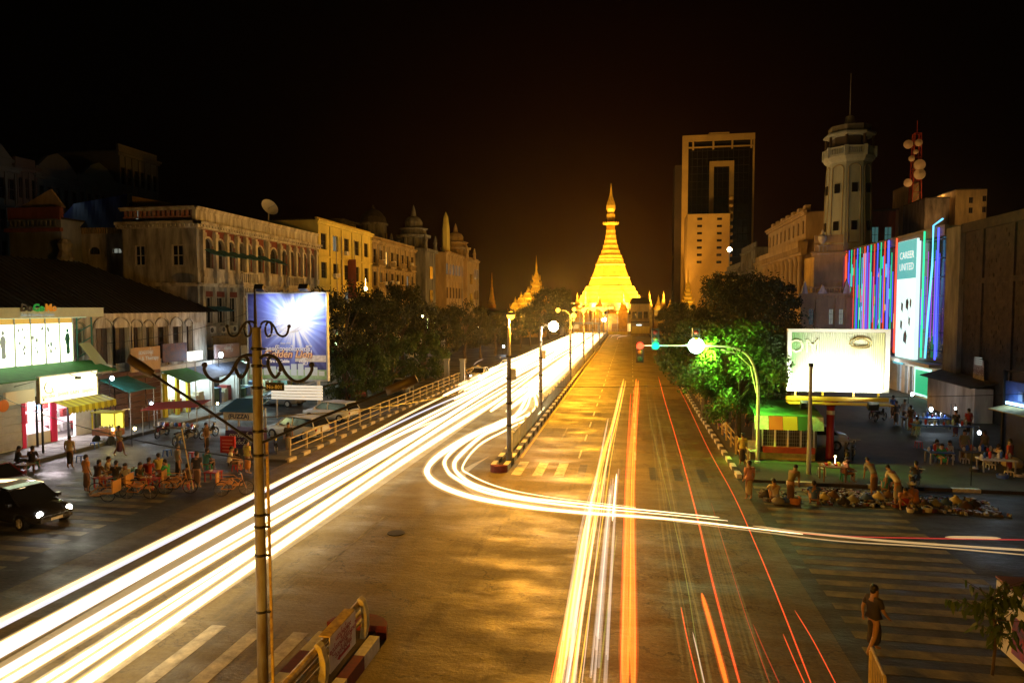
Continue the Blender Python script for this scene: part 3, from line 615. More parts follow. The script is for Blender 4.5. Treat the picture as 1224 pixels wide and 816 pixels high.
# rear wing with the tarpaulin and two half-moon windows
rw = thing('rear_wing', 'low stained wing with half-moon windows under a blue tarpaulin, left of the white colonial building', 'building', (sx0 - 4, y0 + 1, 0))
xa = onY(75, 300, y0 + 1.2).x; Fw = Face((xa, y0 + 1.2), (sx0 - .02, y0 + 1.2)); zt = Fw.z(110, 272)
wops = [(Fw.u(108), Fw.u(121), Fw.z(114, 304), Fw.z(114, 295), 1), (Fw.u(136), Fw.u(147), Fw.z(142, 303), Fw.z(142, 296), 1)]
shell(rw, 'wall', [(xa, y0 + 1.2), (sx0 - .02, y0 + 1.2), (sx0 - .02, y0 + 12), (xa, y0 + 12)][::-1][:0] or [(sx0 - .02, y0 + 1.2), (sx0 - .02, y0 + 12), (xa, y0 + 12), (xa, y0 + 1.2)], 0, zt, CREAM, ops={3: wops})
Fw.win(rw, *wops[0][:4], WDK, GLS, nx=3, nz=1); Fw.win(rw, *wops[1][:4], WDK, LITD, nx=2, nz=1)
b = MB()
for i in range(26): u = .3 + i * (Fw.w - .5) / 26; Fw.box(b, u, u + .12, zt - .55, zt - .02, .0, .12)
obj('dentil_band', b, OCHW, rw)
tp = thing('roof_tarpaulin', 'blue tarpaulin slung over the roof left of the white colonial building', 'tarpaulin', (sx0 - 3, y0 + 2, zt))
b = MB(); g_ = []; nx_, nz_ = 18, 8
for j in range(nz_ + 1):
    for i in range(nx_ + 1):
        a, c = i / nx_, j / nz_; top = 232 + (1 - a) * 14 if a > .15 else 246 + (0.15 - a) * 80
        px = 75 + a * 77; py = 272 + (top - 272) * c; p = onY(px, py, y0 + 1.0 + c * 2.5 + .07 * sin(a * 23 + c * 4) * (.3 + c)); g_.append(p)
b.add(g_, [(j*(nx_+1)+i, j*(nx_+1)+i+1, (j+1)*(nx_+1)+i+1, (j+1)*(nx_+1)+i) for j in range(nz_) for i in range(nx_)]); obj('sheet', b, TARP, tp)
fl = thing('corner_house', 'narrow bluish house end with red roof band at the far left', 'building', (-57, y0 - 1, 0))
xb = onY(12, 300, y0 - 1).x; xc = onY(74, 300, y0 - 1).x; Fb = Face((xb, y0 - 1), (xc, y0 - 1)); zt = Fb.z(40, 262)
shell(fl, 'wall', [(xc, y0 - 1), (xc, y0 + 9), (xb, y0 + 9), (xb, y0 - 1)], 0, zt, BLUEW)
b = MB(); Fb.box(b, 0, Fb.w, zt - .1, zt + 1.0, -.3, .1); Fb.box(b, -.2, Fb.w + .2, zt - 1.1, zt - .8, 0, .35); obj('red_band', b, REDW, fl)
b = MB(); Fb.balusters(b, .2, Fb.w - .2, zt - .75, .7, .2, .4, .15); obj('balustrade', b, GREYW, fl)
b = MB(); b.slab([Fb.pt(Fb.u(20), zt + 1.0, -.4), Fb.pt(Fb.w, zt + 1.0, -.4), Fb.pt(Fb.w * .75, zt + 2.6, -.4)], (0, .2, 0)); obj('roof_gable', b, OCHW, fl)
b = MB(); p = onY(78, 300, y0 - .9); b.lathe([(.55, 0), (.5, p.z - 1), (.7, p.z - .6), (.45, p.z), (.6, p.z + .6), (.3, p.z + 1.0)], 10, (p.x, p.y, 0)); obj('corner_pier', b, CREAM, fl)

# --- the low arcade with its dark roof
ar = thing('arcade_building', 'low cream building with tall arched openings under a dark roof behind the phone shop', 'building', (-42, 45, 0))
XA = -35.3; ya0 = 31.0; ya1 = yX(246, XA); Fa = Face((XA, ya0), (XA, ya1)); ztop = 8.02
ax = [(20, 34), (44, 58), (66, 80), (88, 97), (113, 131), (135.5, 152), (157.5, 167.5), (173, 181), (187, 198.5), (205, 216), (221.5, 228)]
aops = [(Fa.u(a), Fa.u(c), 4.5, 7.1 - .02 * i, 0) for i, (a, c) in enumerate(ax)]
shell(ar, 'wall', [(XA, ya0), (XA, ya1), (XA - 13, ya1), (XA - 13, ya0)], 0, ztop, CREAM2, roof=False, ops={0: aops + [(.3, Fa.w - .3, .05, 3.45, 0)]}, dep=.35, iz=3.7)
for i, o in enumerate(aops):
    Fa.win(ar, *o[:4], SHUT, mat('dusty_pane', (.05, .042, .035), .5, var=.4, scale=3) if i < 8 else GLS, nx=2 + (i < 7), nz=2 if i > 7 else 3, dep=.3, fw=.06)
b = MB()
for i, o in enumerate(aops):
    c = (o[0] + o[1]) / 2; r = (o[1] - o[0]) / 2 + .12; kk_ = 9
    for k in range(kk_):
        a0, a1 = pi * k / kk_, pi * (k + 1) / kk_
        b.slab([Fa.pt(c - q * cos(a), 7.05 + .78 * (q / r) * sin(a) * min(1, r), .004) for q, a in ((r, a0), (r + .14, a0), (r + .14, a1), (r, a1))], (.1, 0, 0))
    Fa.box(b, o[0] - .3, o[0] - .05, 4.0, 7.05, .003, .1); Fa.box(b, o[1] + .05, o[1] + .3, 4.0, 7.05, .003, .1)
obj('arch_moulding', b, CREAM, ar)
b = MB()
e = .8; rz = 11.9; A = (XA + e, ya0 - e - 6, ztop); B = (XA + e, ya1 + e, ztop); C_ = (XA - 13.8, ya1 + e, ztop); D = (XA - 13.8, ya0 - e - 6, ztop); E = (XA - 6.5, ya0 - 4, rz); G = (XA - 6.5, ya1 - 6.0, rz)
b.add([A, B, C_, D, E, G], [(0, 1, 5, 4), (1, 2, 5), (2, 3, 4, 5), (3, 0, 4), (0, 3, 2, 1)]); rf = obj('roof', b, ROOFD, ar)
b = MB()
for i in range(60):
    f = (i + .5) / 60; y = A[1] + (B[1] - A[1]) * f; t = min(1, max(0, (y - A[1]) / (E[1] - A[1])), max(0, (B[1] - y) / (B[1] - G[1])))
    b.tube([(XA + e, y, ztop + .03), (XA + e - (7.3) * t, y, ztop + .03 + (rz - ztop) * t)], .05, 4)
obj('roof_rib', b, ROOFD, ar)['kind'] = 'stuff'

# --- houses further along the left side
def terrace(name, label, pxa, pxb, X, H, m, rows, cols, mf=WDK, deep=12, wv=(.9, 1.7), trim=None, lit=(), balc=False, roofx=True, par=.9, z0=4.2, ledges=True):
    ya, yb = yX(pxa, X), yX(pxb, X); t = thing(name, label, 'building', (X + (deep / 2 if X > 0 else -deep / 2), (ya + yb) / 2, 0))
    if X < 0: f = Face((X, ya), (X, yb)); P = [(X, ya), (X, yb), (X - deep, yb), (X - deep, ya)]
    else: f = Face((X, yb), (X, ya)); P = [(X, yb), (X, ya), (X + deep, ya), (X + deep, yb)]
    op = []; w, h = wv; st = (H - z0 - .8) / rows
    for r in range(rows):
        for c in range(cols): u = f.w * (c + .5) / cols; z = z0 + st * r + st * .25; op.append((u - w / 2, u + w / 2, z, min(z + h, z + st * .8), 0))
    shell(t, 'wall', P, 0, H, m, ops={0: op})
    for i, o in enumerate(op): f.win(t, *o[:4], mf, LITW if i in lit and lit[i] == 'w' else (LITY if i in lit and lit[i] == 'y' else (LITD if i in lit else GLS)), nx=2, nz=2)
    b = MB(); tm = trim or m
    f.cornice(b, H - .45, .5, .4)
    if par: f.box(b, 0, f.w, H + .05, H + par, -.3, .0)
    if ledges:
        for r in range(1, rows): f.cornice(b, z0 + st * r - .1, .22, .18)
    for c in range(0, cols + 1, 1): u = f.w * c / cols; f.box(b, max(0, u - .14), min(f.w, u + .14), 0, H - .5, 0, .13)
    obj('moulding', b, tm, t)
    if balc:
        for r in range(rows):
            for c in range(0, cols, 2):
                b = MB(); u = f.w * (c + .5) / cols; z = z0 + st * r + st * .1; f.box(b, u - 1.2, u + 1.2, z - .15, z, 0, 1.1); f.balusters(b, u - 1.2, u + 1.2, z, .9, 1.0, .22, .06); obj('balcony', b, tm, t)
    return t, f
ty, fy = terrace('yellow_building', 'clean yellow walled building with paired windows, right of the white colonial building', 380.6, 444, -36, 18.6, YELW, 4, 5, trim=YELW, wv=(1.5, 1.9), par=.3, lit={7: 'd', 16: 'd'})
b = MB(); b.box(-35.95, -34.9, fy.pt(8.5, 0).y, fy.pt(8.5, 0).y + .15, 9.5, 14.5); obj('drainpipe', b, REDW, ty)
to, fo = terrace('terrace_house', 'brown ochre terrace with ledges and balconies between the yellow house and the turret', 445, 496, -36, 17.9, OCHW, 4, 8, wv=(1.2, 2.0), balc=True, par=.6, lit={5: 'd', 13: 'y', 22: 'd', 26: 'y'})
b = MB(); fo.box(b, 4.5, 7.5, 8.2, 9.9, .4, .55); obj('lit_doorway', b, LITY, to)
b = MB(); fo.box(b, 7, 10, 10.2, 10.9, .3, .5); obj('shop_sign', b, mat('faded_sign', (.45, .4, .4), .7), to)
RB = mat('railway_ochre', (.5, .36, .17), .85, var=.4, scale=1, bump=.2, streak=True)
tr, fr_ = terrace('arcaded_office', 'long ochre office with a row of pale lit windows between its two turrets', 533, 572, -36, 19.2, RB, 3, 12, wv=(1.3, 2.2), lit={i: 'd' for i in range(24, 36)}, par=.4, deep=16)
for f_, t_, n_ in ((fy, ty, 7), (fo, to, 9), (fr_, tr, 8)):
    for i in range(n_):
        b = MB(); u = rnd.uniform(1, f_.w - 2); z = rnd.choice((5.0, 8.3, 11.6, 14.7)) + rnd.uniform(0, .5); f_.box(b, u, u + .8, z, z + .5, .14, .5); obj('air_conditioner', b, KWHT, t_)
    for i in range(3):
        b = MB(); u = rnd.uniform(1, f_.w - 1); b.tube([f_.pt(u, 4.2, .2), f_.pt(u + .1, 10, .22), f_.pt(u - .05, 17.2, .2)], .06, 5); obj('drainpipe', b, STEEL, t_)
def turret(name, label, px, X, Ht, w, m, zb=0):
    y = yX(px, X); t = thing(name, label, 'tower', (X - w / 2, y, zb)); c = (X - w / 2, y, 0); h = w / 2
    b = MB(); b.box(c[0] - h, c[0] + h, y - h, y + h, zb, Ht * .68); b.box(c[0] - h - .4, c[0] + h + .4, y - h - .4, y + h + .4, Ht * .68, Ht * .7); obj('shaft', b, m, t)
    b = MB()
    for i in range(8): a = pi / 8 + i * pi / 4; b.lathe([(.34, Ht * .7), (.28, Ht * .78)], 6, (c[0] + h * .72 * cos(a), y + h * .72 * sin(a), 0))
    b.lathe([(h * .55, Ht * .7), (h * .55, Ht * .78)], 8, (c[0], y, 0)); obj('lantern', b, m, t)
    b = MB(); b.lathe([(h * .98, Ht * .78), (h * 1.02, Ht * .795), (h * .8, Ht * .8), (h * .72, Ht * .83), (h * .85, Ht * .84), (h * .5, Ht * .85), (h * .52, Ht * .885), (h * .4, Ht * .91), (h * .16, Ht * .925), (h * .12, Ht * .96), (.04, Ht)], 12, (c[0], y, 0)); obj('cupola', b, m, t)
    for dx, dy in ((-1, -1), (1, -1), (1, 1), (-1, 1)):
        b = MB(); b.lathe([(.4, Ht * .7), (.3, Ht * .74), (.42, Ht * .75), (.1, Ht * .8)], 8, (c[0] + dx * h, y + dy * h, 0)); obj('pinnacle', b, m, t)
    f = Face((X + .001, y - h), (X + .001, y + h)); 
    for k in range(3):
        b = MB(); f.box(b, f.w * .35, f.w * .65, 5 + k * 4.2, 7.2 + k * 4.2, 0, .12); obj('window', b, GLS, t)
    return t
turret('stair_turret', 'nearer grey turret with a pointed cupola rising over the left terraces', 515, -35.4, 26.6, 6.2, GREYW)
turret('stair_turret', 'farther turret with a pointed cupola at the end of the lit office', 563, -35.2, 27.0, 7.0, RB)
pb = thing('rooftop_dome', 'small round turret with a dome on the roofs behind the yellow house', 'turret', (-46, yX(447, -46), 0))
b = MB(); q = (-46, yX(447, -46), 0); b.lathe([(2.4, 15), (2.4, 23), (2.7, 23.1), (2.7, 23.4)], 16, q); obj('drum', b, GREYW, pb)
b = MB(); b.lathe([(2.5, 23.4), (2.2, 24.5), (1.4, 25.5), (.3, 26.1), (.05, 26.8)], 16, q); obj('dome', b, ROOFM, pb)
b = MB(); b.box(-43.62, -43.5, q[1] - .4, q[1] + .4, 19.5, 21.6); obj('window', b, GLS, pb)
for px, z, ww, m, lit, lb in ((476, 21.5, 5, GREYW, LITW, 'rooftop hut with one lit window behind the brown terrace'), (411, 22.0, 6, GREYW, None, 'dark rooftop hut behind the yellow house')):
    y = yX(px, -46); t = thing('rooftop_hut', lb, 'hut', (-47, y, 14)); b = MB(); b.box(-50, -45, y - ww / 2, y + ww / 2, 10, z); obj('wall', b, m, t); b = MB(); b.box(-50.4, -44.6, y - ww / 2 - .3, y + ww / 2 + .3, z, z + .25); obj('roof', b, ROOFM, t)
    b = MB(); b.box(-45, -44.93, y - .5, y + .4, z - 2.2, z - .8); obj('window', b, lit or GLS, t)
# flagpole-like white spire between the turrets
b = MB(); y = yX(539, -36); b.lathe([(.9, 16), (.8, 24), (.5, 26.5), (.05, 27.5)], 6, (-37, y, 0)); tag(obj('white_spire', b, YELW), 'slim pale yellow spire standing between the two turrets', 'spire')
# satellite dish
d = thing('satellite_dish', 'pale mesh satellite dish on the roof of the white colonial building', 'dish', onX(321, 259, -39))
p = onX(321, 249, -39); b = MB(); M = Matrix.Translation(p) @ Matrix.Rotation(R(60), 4, 'Y') @ Matrix.Rotation(R(25), 4, 'X')
vs = []; n = 18
for j in range(5):
    for i in range(n): r = .95 * j / 4 + .02; vs.append(M @ Vector((r * cos(2 * pi * i / n), r * sin(2 * pi * i / n), .3 * r * r)))
b.add(vs, [(j*n+i, j*n+(i+1) % n, (j+1)*n+(i+1) % n, (j+1)*n+i) for j in range(4) for i in range(n)]); obj('dish_bowl', b, mat('dish_mesh', (.5, .5, .45), .6), d)
b = MB(); b.tube([p, (p.x - .1, p.y, 16.0)], .07, 6); b.tube([p, p + Vector((.9, -.2, .35))], .03, 5); obj('mount', b, STEEL, d)

# --- tall old apartments behind, far left
def apartments(label, pxa, pxb, X, H, m, cols, lits={}, gable=True):
    t, f = terrace('apartment_block', label, pxa, pxb, X, H, m, 5, cols, wv=(1.1, 2.0), par=.8, lit=lits, z0=6, deep=14)
    if gable:
        b = MB(); u = f.w / 2; b.slab([f.pt(u - 2.4, H + .8, .1), f.pt(u + 2.4, H + .8, .1), f.pt(u + 1.2, H + 2.0, .1), f.pt(u, H + 2.5, .1), f.pt(u - 1.2, H + 2.0, .1)], (-.4, 0, 0)); obj('pediment', b, m, t)
    return t
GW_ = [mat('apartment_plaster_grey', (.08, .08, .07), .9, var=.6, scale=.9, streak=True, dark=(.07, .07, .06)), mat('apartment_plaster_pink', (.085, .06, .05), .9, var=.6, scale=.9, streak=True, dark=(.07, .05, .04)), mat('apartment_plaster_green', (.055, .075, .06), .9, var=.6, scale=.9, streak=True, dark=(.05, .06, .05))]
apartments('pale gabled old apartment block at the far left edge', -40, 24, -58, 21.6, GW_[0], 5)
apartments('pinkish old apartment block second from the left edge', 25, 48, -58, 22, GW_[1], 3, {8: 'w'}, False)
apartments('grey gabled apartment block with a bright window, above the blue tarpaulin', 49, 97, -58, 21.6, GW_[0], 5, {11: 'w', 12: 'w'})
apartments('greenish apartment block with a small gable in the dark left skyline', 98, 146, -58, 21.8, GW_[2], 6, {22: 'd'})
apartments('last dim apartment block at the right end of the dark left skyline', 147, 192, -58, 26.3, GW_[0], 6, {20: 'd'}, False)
# one dim bare point light out in front of those walls
lamp('POINT', (-54, yX(60, -54), 20.5), 25, (.6, .85, 1), .3)

# ================================================================== THE PAGODA AND ITS COMPOUND
GOLD = mat('gold_leaf', (.95, .50, .045), .5, metal=.35, var=.22, scale=.9, bump=.1, dark=(.6, .3, .02))
PX, PY = -6.7, 227.5; k = .2757 * 1.0
pg = thing('pagoda', 'great golden floodlit pagoda with tapering bell and umbrella spire at the end of the road', 'pagoda', (PX, PY, 5))
def zz(y): return 8.5 + (366 - y) * k
b = MB(); b.smooth = False
terr = [(362, 44), (358, 42), (358, 39.5), (353, 38), (353, 36), (348, 34.6), (348, 33), (344, 32), (344, 31)]
b.lathe([(hw * k * .98, zz(y)) for y, hw in terr] , 8, (PX, PY, 0), ph=pi / 8); obj('terrace', b, GOLD, pg)
b = MB(); pr = [(344, 29), (342.5, 30), (341.5, 27), (336, 25), (333, 23.6), (332, 24.2), (331, 22.9), (325, 20.3), (318, 17.9), (316.5, 18.4), (315.5, 17.0), (311, 15.2)]
b.lathe([(hw * k * 1.02, zz(y)) for y, hw in pr], 8, (PX, PY, 0), ph=pi / 8); obj('lower_bell', b, GOLD, pg)
b = MB(); pr = [(311, 15.4), (310, 14.6), (307, 13.2), (306, 13.8), (305, 12.4), (301, 10.6), (300, 11.1), (299, 9.9), (295, 8.6), (294, 9.1), (293, 8.0), (289, 7.1), (288, 7.6), (287, 6.7), (283, 6.1), (282, 6.5), (281, 5.7), (277, 5.4), (276, 5.8), (275, 5.0), (270, 4.9)]
b.smooth = True; b.lathe([(hw * k, zz(y)) for y, hw in pr], 24, (PX, PY, 0)); obj('ringed_neck', b, GOLD, pg)
b = MB(); pr = [(270, 5.2), (269, 9.2), (267.4, 9.6), (266.6, 4.6), (263, 4.2), (261, 5.0), (257, 5.0), (256, 3.8), (254, 4.0), (251, 5.3), (247, 5.4), (243, 4.4), (239, 3.0), (234, 1.6), (228, .9), (221, .25)]
b.lathe([(hw * k, zz(y)) for y, hw in pr], 20, (PX, PY, 0)); obj('umbrella_spire', b, GOLD, pg)
b = MB(); n = 16
for i in range(n): a = 2 * pi * i / n; b.lathe([(.06, 0), (.14, .1), (.02, .5)], 5, (PX + 9.2 * k * cos(a), PY + 9.2 * k * sin(a), zz(267.4)))
obj('hanging_bells', b, GOLD, pg)
# dark stair block and base
b = MB(); b.prism([(PX + 13.5 * cos(pi / 8 + i * pi / 4), PY + 13.5 * sin(pi / 8 + i * pi / 4)) for i in range(8)], 0, zz(362)); obj('base', b, mat('gold_paint_base', (.5, .3, .06), .7, var=.5, scale=1), pg)
def stupa(x, y, z0, h, r, label, n=10, group='small gilded spires round the pagoda'):
    t = thing('small_stupa', label, 'stupa', (x, y, z0), group=group)
    b = MB(); b.lathe([(r * 1.25, 0), (r * 1.25, h * .1), (r, h * .12), (r, h * .2), (r * .85, h * .22)], 8, (x, y, z0), ph=pi / 8); obj('plinth', b, GOLD, t)
    b = MB(); b.smooth = True; b.lathe([(r * .85, h * .22), (r * .75, h * .3), (r * .5, h * .42), (r * .42, h * .5), (r * .45, h * .52), (r * .28, h * .6), (r * .2, h * .72), (r * .26, h * .76), (r * .1, h * .86), (.02, h)], n, (x, y, z0)); obj('bell', b, GOLD, t); return t
for i, (px, py, hp, Y) in enumerate(((700, 362, 26, 213), (776, 362, 22, 218), (787, 362, 17, 214), (793, 362, 22, 222), (801, 362, 12, 213), (690, 366, 20, 214), (745, 364, 22, 210), (762, 364, 20, 212), (716, 366, 18, 210))):
    p = onY(px, 366, Y); h = hp * .27
    stupa(p.x, p.y, 7.5, h, 1.0 + .12 * (i % 3), ['gilded spire at the left foot of the pagoda', 'first small gilded spire right of the pagoda', 'second small gilded spire right of the pagoda', 'taller small gilded spire right of the pagoda', 'shortest gilded spire, rightmost of the pagoda row', 'gilded spire left of the pagoda, partly behind trees', 'gilded spire in front of the pagoda, right of the road end', 'gilded spire before the right foot of the pagoda', 'gilded spire before the left foot of the pagoda'][i])
    b = MB(); b.box(p.x - 1.3, p.x + 1.3, p.y - 1.3, p.y + 1.3, 0, 7.5); obj('pier', b, mat('gold_paint_base', (.5, .3, .06)), bpy.data.objects['small_stupa' + ('.%03d' % i if i else '')])
def pyatthat(name, label, x, y, z0, w, h, tiers):
    t = thing(name, label, 'shrine', (x, y, 0)); b = MB(); b.box(x - w / 2, x + w / 2, y - w / 2, y + w / 2, 0, z0); obj('hall', b, mat('gold_paint_base', (.5, .3, .06)), t)
    zc = z0; ww = w * 1.2
    for i in range(tiers):
        b = MB(); th = h * .6 / tiers; b.add([(x + sx * ww / 2, y + sy * ww / 2, zc) for sx, sy in ((-1,-1),(1,-1),(1,1),(-1,1))] + [(x + sx * ww * .3, y + sy * ww * .3, zc + th * .75) for sx, sy in ((-1,-1),(1,-1),(1,1),(-1,1))] + [(x + sx * ww * .3, y + sy * ww * .3, zc + th * 1.05) for sx, sy in ((-1,-1),(1,-1),(1,1),(-1,1))],
            [(0,3,2,1)] + [(q, (q+1) % 4, 4 + (q+1) % 4, 4 + q) for q in range(4)] + [(4 + q, 4 + (q+1) % 4, 8 + (q+1) % 4, 8 + q) for q in range(4)] + [(8, 9, 10, 11)])
        for sx, sy in ((-1,-1),(1,-1),(1,1),(-1,1)): b.tube([(x + sx * ww / 2, y + sy * ww / 2, zc), (x + sx * ww * .53, y + sy * ww * .53, zc + th * .9)], [.16, .03], 4)
        obj('roof_tier', b, GOLD, t); zc += th; ww *= .74
    b = MB(); b.lathe([(ww * .4, 0), (ww * .2, h * .1), (ww * .24, h * .14), (.12, h * .28), (.02, h * .4)], 8, (x, y, zc)); obj('spire', b, GOLD, t); return t
p = onY(641, 366, 190); pyatthat('tiered_shrine', 'floodlit golden shrine with a tiered roof and slim spire, left of the pagoda', p.x, p.y, 9.5, 5.2, 13.2, 5)
for i, (px, z, w) in enumerate(((631, 9.4, 3.2), (623, 8.0, 3.0), (616, 6.6, 2.8))): p = onY(px, 366, 188 - i * 1.5); pyatthat('stair_roof', ['highest of the gilded stair roofs beside the tiered shrine', 'middle gilded stair roof beside the tiered shrine', 'lowest gilded stair roof at the left foot of the tiered shrine'][i], p.x, p.y, z, w, 4.6, 2)
p = onY(822, 366, 205); pyatthat('tiered_shrine', 'golden spired shrine in front of the tall hotel tower', p.x, p.y, 8.7, 3.6, 11.3, 6)
p = onY(588, 366, 200); stupa(p.x, p.y, 8, 10.5, 1.0, 'faint slim spire far off between the turret and the tiered shrine')
# compound wall, gate and low shops round its foot
cw = thing('compound_building', 'low gilded ring of shrine shops round the foot of the pagoda', 'building', (PX, 214, 0))
b = MB(); OCG = mat('gilt_wall', (.55, .36, .1), .7, var=.5, scale=.8); b.prism([(PX + 15.5 * cos(pi + pi * i / 14), PY + 15.5 * sin(pi + pi * i / 14)) for i in range(15)], 0, 6.2); obj('wall', b, OCG, cw)
for i in range(10):
    a = pi + pi * (i + .5) / 10; x, y = PX + 15.7 * cos(a), PY + 15.7 * sin(a)
    b = MB(); b.cbox((x, y, 2.0), 3.0, .3, 2.4, a + pi / 2); obj('shopfront', b, (glow('shrine_shop_light', (1, .62, .16), 1.6), OCG, mat('shop_shutter', (.2, .12, .05), .6))[i % 3], cw)
    b = MB(); b.cbox((PX + 15.2 * cos(a), PY + 15.2 * sin(a), 6.6), 4.4, 1.6, .25, a + pi / 2, rx=.5); obj('canopy', b, GOLD if i % 2 else ROOFM, cw)
gt = thing('roundabout_fence', 'railed kerb island before the pagoda at the end of the road', 'fence', (PX, 207, 0))
b = MB(); 
for i in range(90):
    x = -24 + i * .5; b.box(x, x + .06, 208, 208.06, 0, 1.6)
b.box(-24, 21, 208, 208.06, 1.5, 1.6); b.box(-24, 21, 207.9, 208.2, 0, .3); obj('railing', b, STEEL, gt)['kind'] = 'stuff'
# footbridge-like gantry left of the road end
gn = thing('footbridge', 'pale footbridge deck crossing above the far end of the left carriageway', 'footbridge', (-19, 196, 0))
b = MB(); b.box(-33, -8.2, 195, 197.5, 3.4, 3.9); obj('deck', b, CONC, gn)
b = MB()
for i in range(50): b.box(-33 + i * .5, -32.94 + i * .5, 194.95, 195.0, 3.9, 5.0)
b.box(-33, -8.2, 194.93, 195.02, 4.95, 5.05); obj('parapet_rail', b, STEEL, gn)
for x in (-32, -19.5, -8.9):
    b = MB(); b.box(x - .4, x + .4, 195.7, 196.7, 0, 3.4); obj('pier', b, CONC, gn)
b = MB(); b.box(-17.5, -14.6, 194.7, 194.85, 2.2, 3.3); obj('hanging_sign', b, KWHT, gn)
# shop hut at right end
ho = thing('roadside_house', 'two storey house with railed upper floor at the road end, yellow hoarding below', 'building', (4, 200, 0))
xa, xb = onY(754, 380, 199).x, onY(776, 380, 199).x; fh = Face((xa, 199), (xb, 199)); shell(ho, 'wall', [(xb, 199), (xb, 206), (xa, 206), (xa, 199)], 0, 9.2, OCHW, ops={3: [(.4, 1.6, 5, 7, 0), (2, 3.2, 5, 7, 0), (3.6, 4.8, 5, 7, 0)]})
for u in (.4, 2, 3.6): fh.win(ho, u, u + 1.2, 5, 7, WDK, GLS)
b = MB(); fh.balusters(b, 0, fh.w, 4.0, .9, .4, .3, .06); fh.box(b, 0, fh.w, 3.8, 4.0, 0, .6); obj('balcony', b, WDK, ho)
b = MB(); b.add([(xa - .5, 198.2, 9.2), (xb + .5, 198.2, 9.2), (xb + .5, 206, 9.2), (xa - .5, 206, 9.2), (xa + .3, 202, 11), (xb - .3, 202, 11)], [(0,1,5,4), (2,3,4,5), (1,2,5), (3,0,4), (0,3,2,1)]); obj('roof', b, ROOFD, ho)
b = MB(); fh.box(b, .2, fh.w + .1, .8, 2.8, .7, .8); obj('hoarding', b, YELW, ho)
b = MB(); fh.box(b, 1.6, 3.0, 3.0, 3.3, .7, .85); obj('lit_strip', b, LITW, ho)
b = MB(); b.box(onY(688, 0, 206).x, onY(754, 0, 206).x, 206.3, 206.7, 0, .9); tag(obj('boundary_wall', b, YELW), 'low yellow wall across the end of the right carriageway', 'wall')
# floodlights on the pagoda
fl_ = thing('floodlight_ring', 'ring of amber floodlights on the terrace round the pagoda', 'floodlights', (PX, PY, 8))
for i, a in enumerate((-150, -110, -70, -30, 10, 170)):
    x, y = PX + 21 * cos(R(a)), PY + 21 * sin(R(a)); b = MB(); b.cbox((x, y, 8.6), .6, .4, .5, R(a)); b.lathe([(.08, 0), (.08, 8.4)], 6, (x, y, 0)); obj('floodlight', b, DKGREY, fl_)
    lamp('SPOT', (x + 1.2 * cos(R(a)), y + 1.2 * sin(R(a)), 9.4), 66000, (1, .64, .18), .5, fl_, aim=(PX, PY, 24), angle=95, blend=.8)
    lamp('SPOT', (PX + 15 * cos(R(a)), PY + 15 * sin(R(a)), 8.0), 9000, (1, .66, .24), .5, fl_, aim=(PX, PY, 13), angle=120, blend=.8)
for x, y, z, e, aim in ((onY(641, 366, 181).x, 181, 7.5, 6000, (onY(641, 366, 190).x, 190, 14)), (onY(620, 366, 178).x, 178, 6.5, 3000, (onY(622, 366, 186).x, 186, 10)), (onY(822, 366, 196).x, 196, 7.5, 3500, (onY(822, 366, 205).x, 205, 14)), (onY(788, 366, 205).x, 205, 7.0, 2500, (onY(788, 366, 218).x, 216, 10))):
    lamp('SPOT', (x, y, z), e, (1, .72, .2), .4, fl_, aim=aim, angle=90)
# lamps standing round the roundabout
for i, (px, py, Y, w) in enumerate(((651, 372, 205, 1), (679, 367, 205, 0), (693, 367, 205, 0), (703, 369, 207, 0), (712, 369, 207, 0), (686, 378, 185, 1), (721, 371, 207, 1), (722, 383, 209, 2), (738, 370, 207, 0), (751, 368, 206, 0))):
    p = onY(px, py, Y); t = thing('globe_lamp', ['left outermost lamp on the approach to the pagoda', 'left lamp of the first high pair before the pagoda', 'right lamp of the first high pair before the pagoda', 'left lamp of the small pair left of the pagoda foot', 'right lamp of the small pair left of the pagoda foot', 'biggest glaring lamp above the far left carriageway', 'bright lamp straight in front of the pagoda', 'low bright lamp at the gate before the pagoda', 'lamp right of the gate before the pagoda', 'last lamp to the right before the pagoda'][i], 'lamp', (p.x, p.y, 0), group='lamps round the pagoda')
    b = MB(); b.lathe([(.09, 0), (.07, p.z)], 6, (p.x, p.y, 0)); obj('pole', b, STEEL, t); r = .42 + .28 * (w > 0); b = MB(); b.ball((p.x, p.y, p.z + .2), r, 12); obj('bulb', b, BULB if w != 2 else BULBH, t)
    lamp('POINT', (p.x, p.y - .2, p.z - .9), 700 if w else 350, SODIUM, .2, t)

# ================================================================== BUILDINGS, RIGHT SIDE
HOT = mat('hotel_concrete', (.5, .31, .1), .8, var=.2, scale=.15); HGL = mat('hotel_dark_glass', (.008, .005, .004), .25)
ht = thing('hotel_tower', 'tall dark hotel tower with lit portal frame and square arch high up', 'tower', (38, 320, 0)); YH = 312
xa, xb = onY(814, 300, YH).x, onY(900, 300, YH).x; ztp = onY(857, 161, YH).z; fh = Face((xa, YH), (xb, YH))
b = MB(); b.prism([(xa + .5, YH + .5), (xb - .5, YH + .5), (xb - .5, YH + 24), (xa + .5, YH + 24)], 0, ztp - 1); obj('body', b, HGL, ht)
b = MB()
for i in range(1, 14): fh.box(b, fh.w * i / 14 - .06, fh.w * i / 14 + .06, 30, ztp - 6, -.5, -.35)
for i in range(16): fh.box(b, 3.5, fh.w - 2, 30 + i * 3.3, 30.14 + i * 3.3, -.5, -.38)
obj('mullions', b, mat('mullion_dark', (.03, .022, .018), .5), ht)['kind'] = 'stuff'
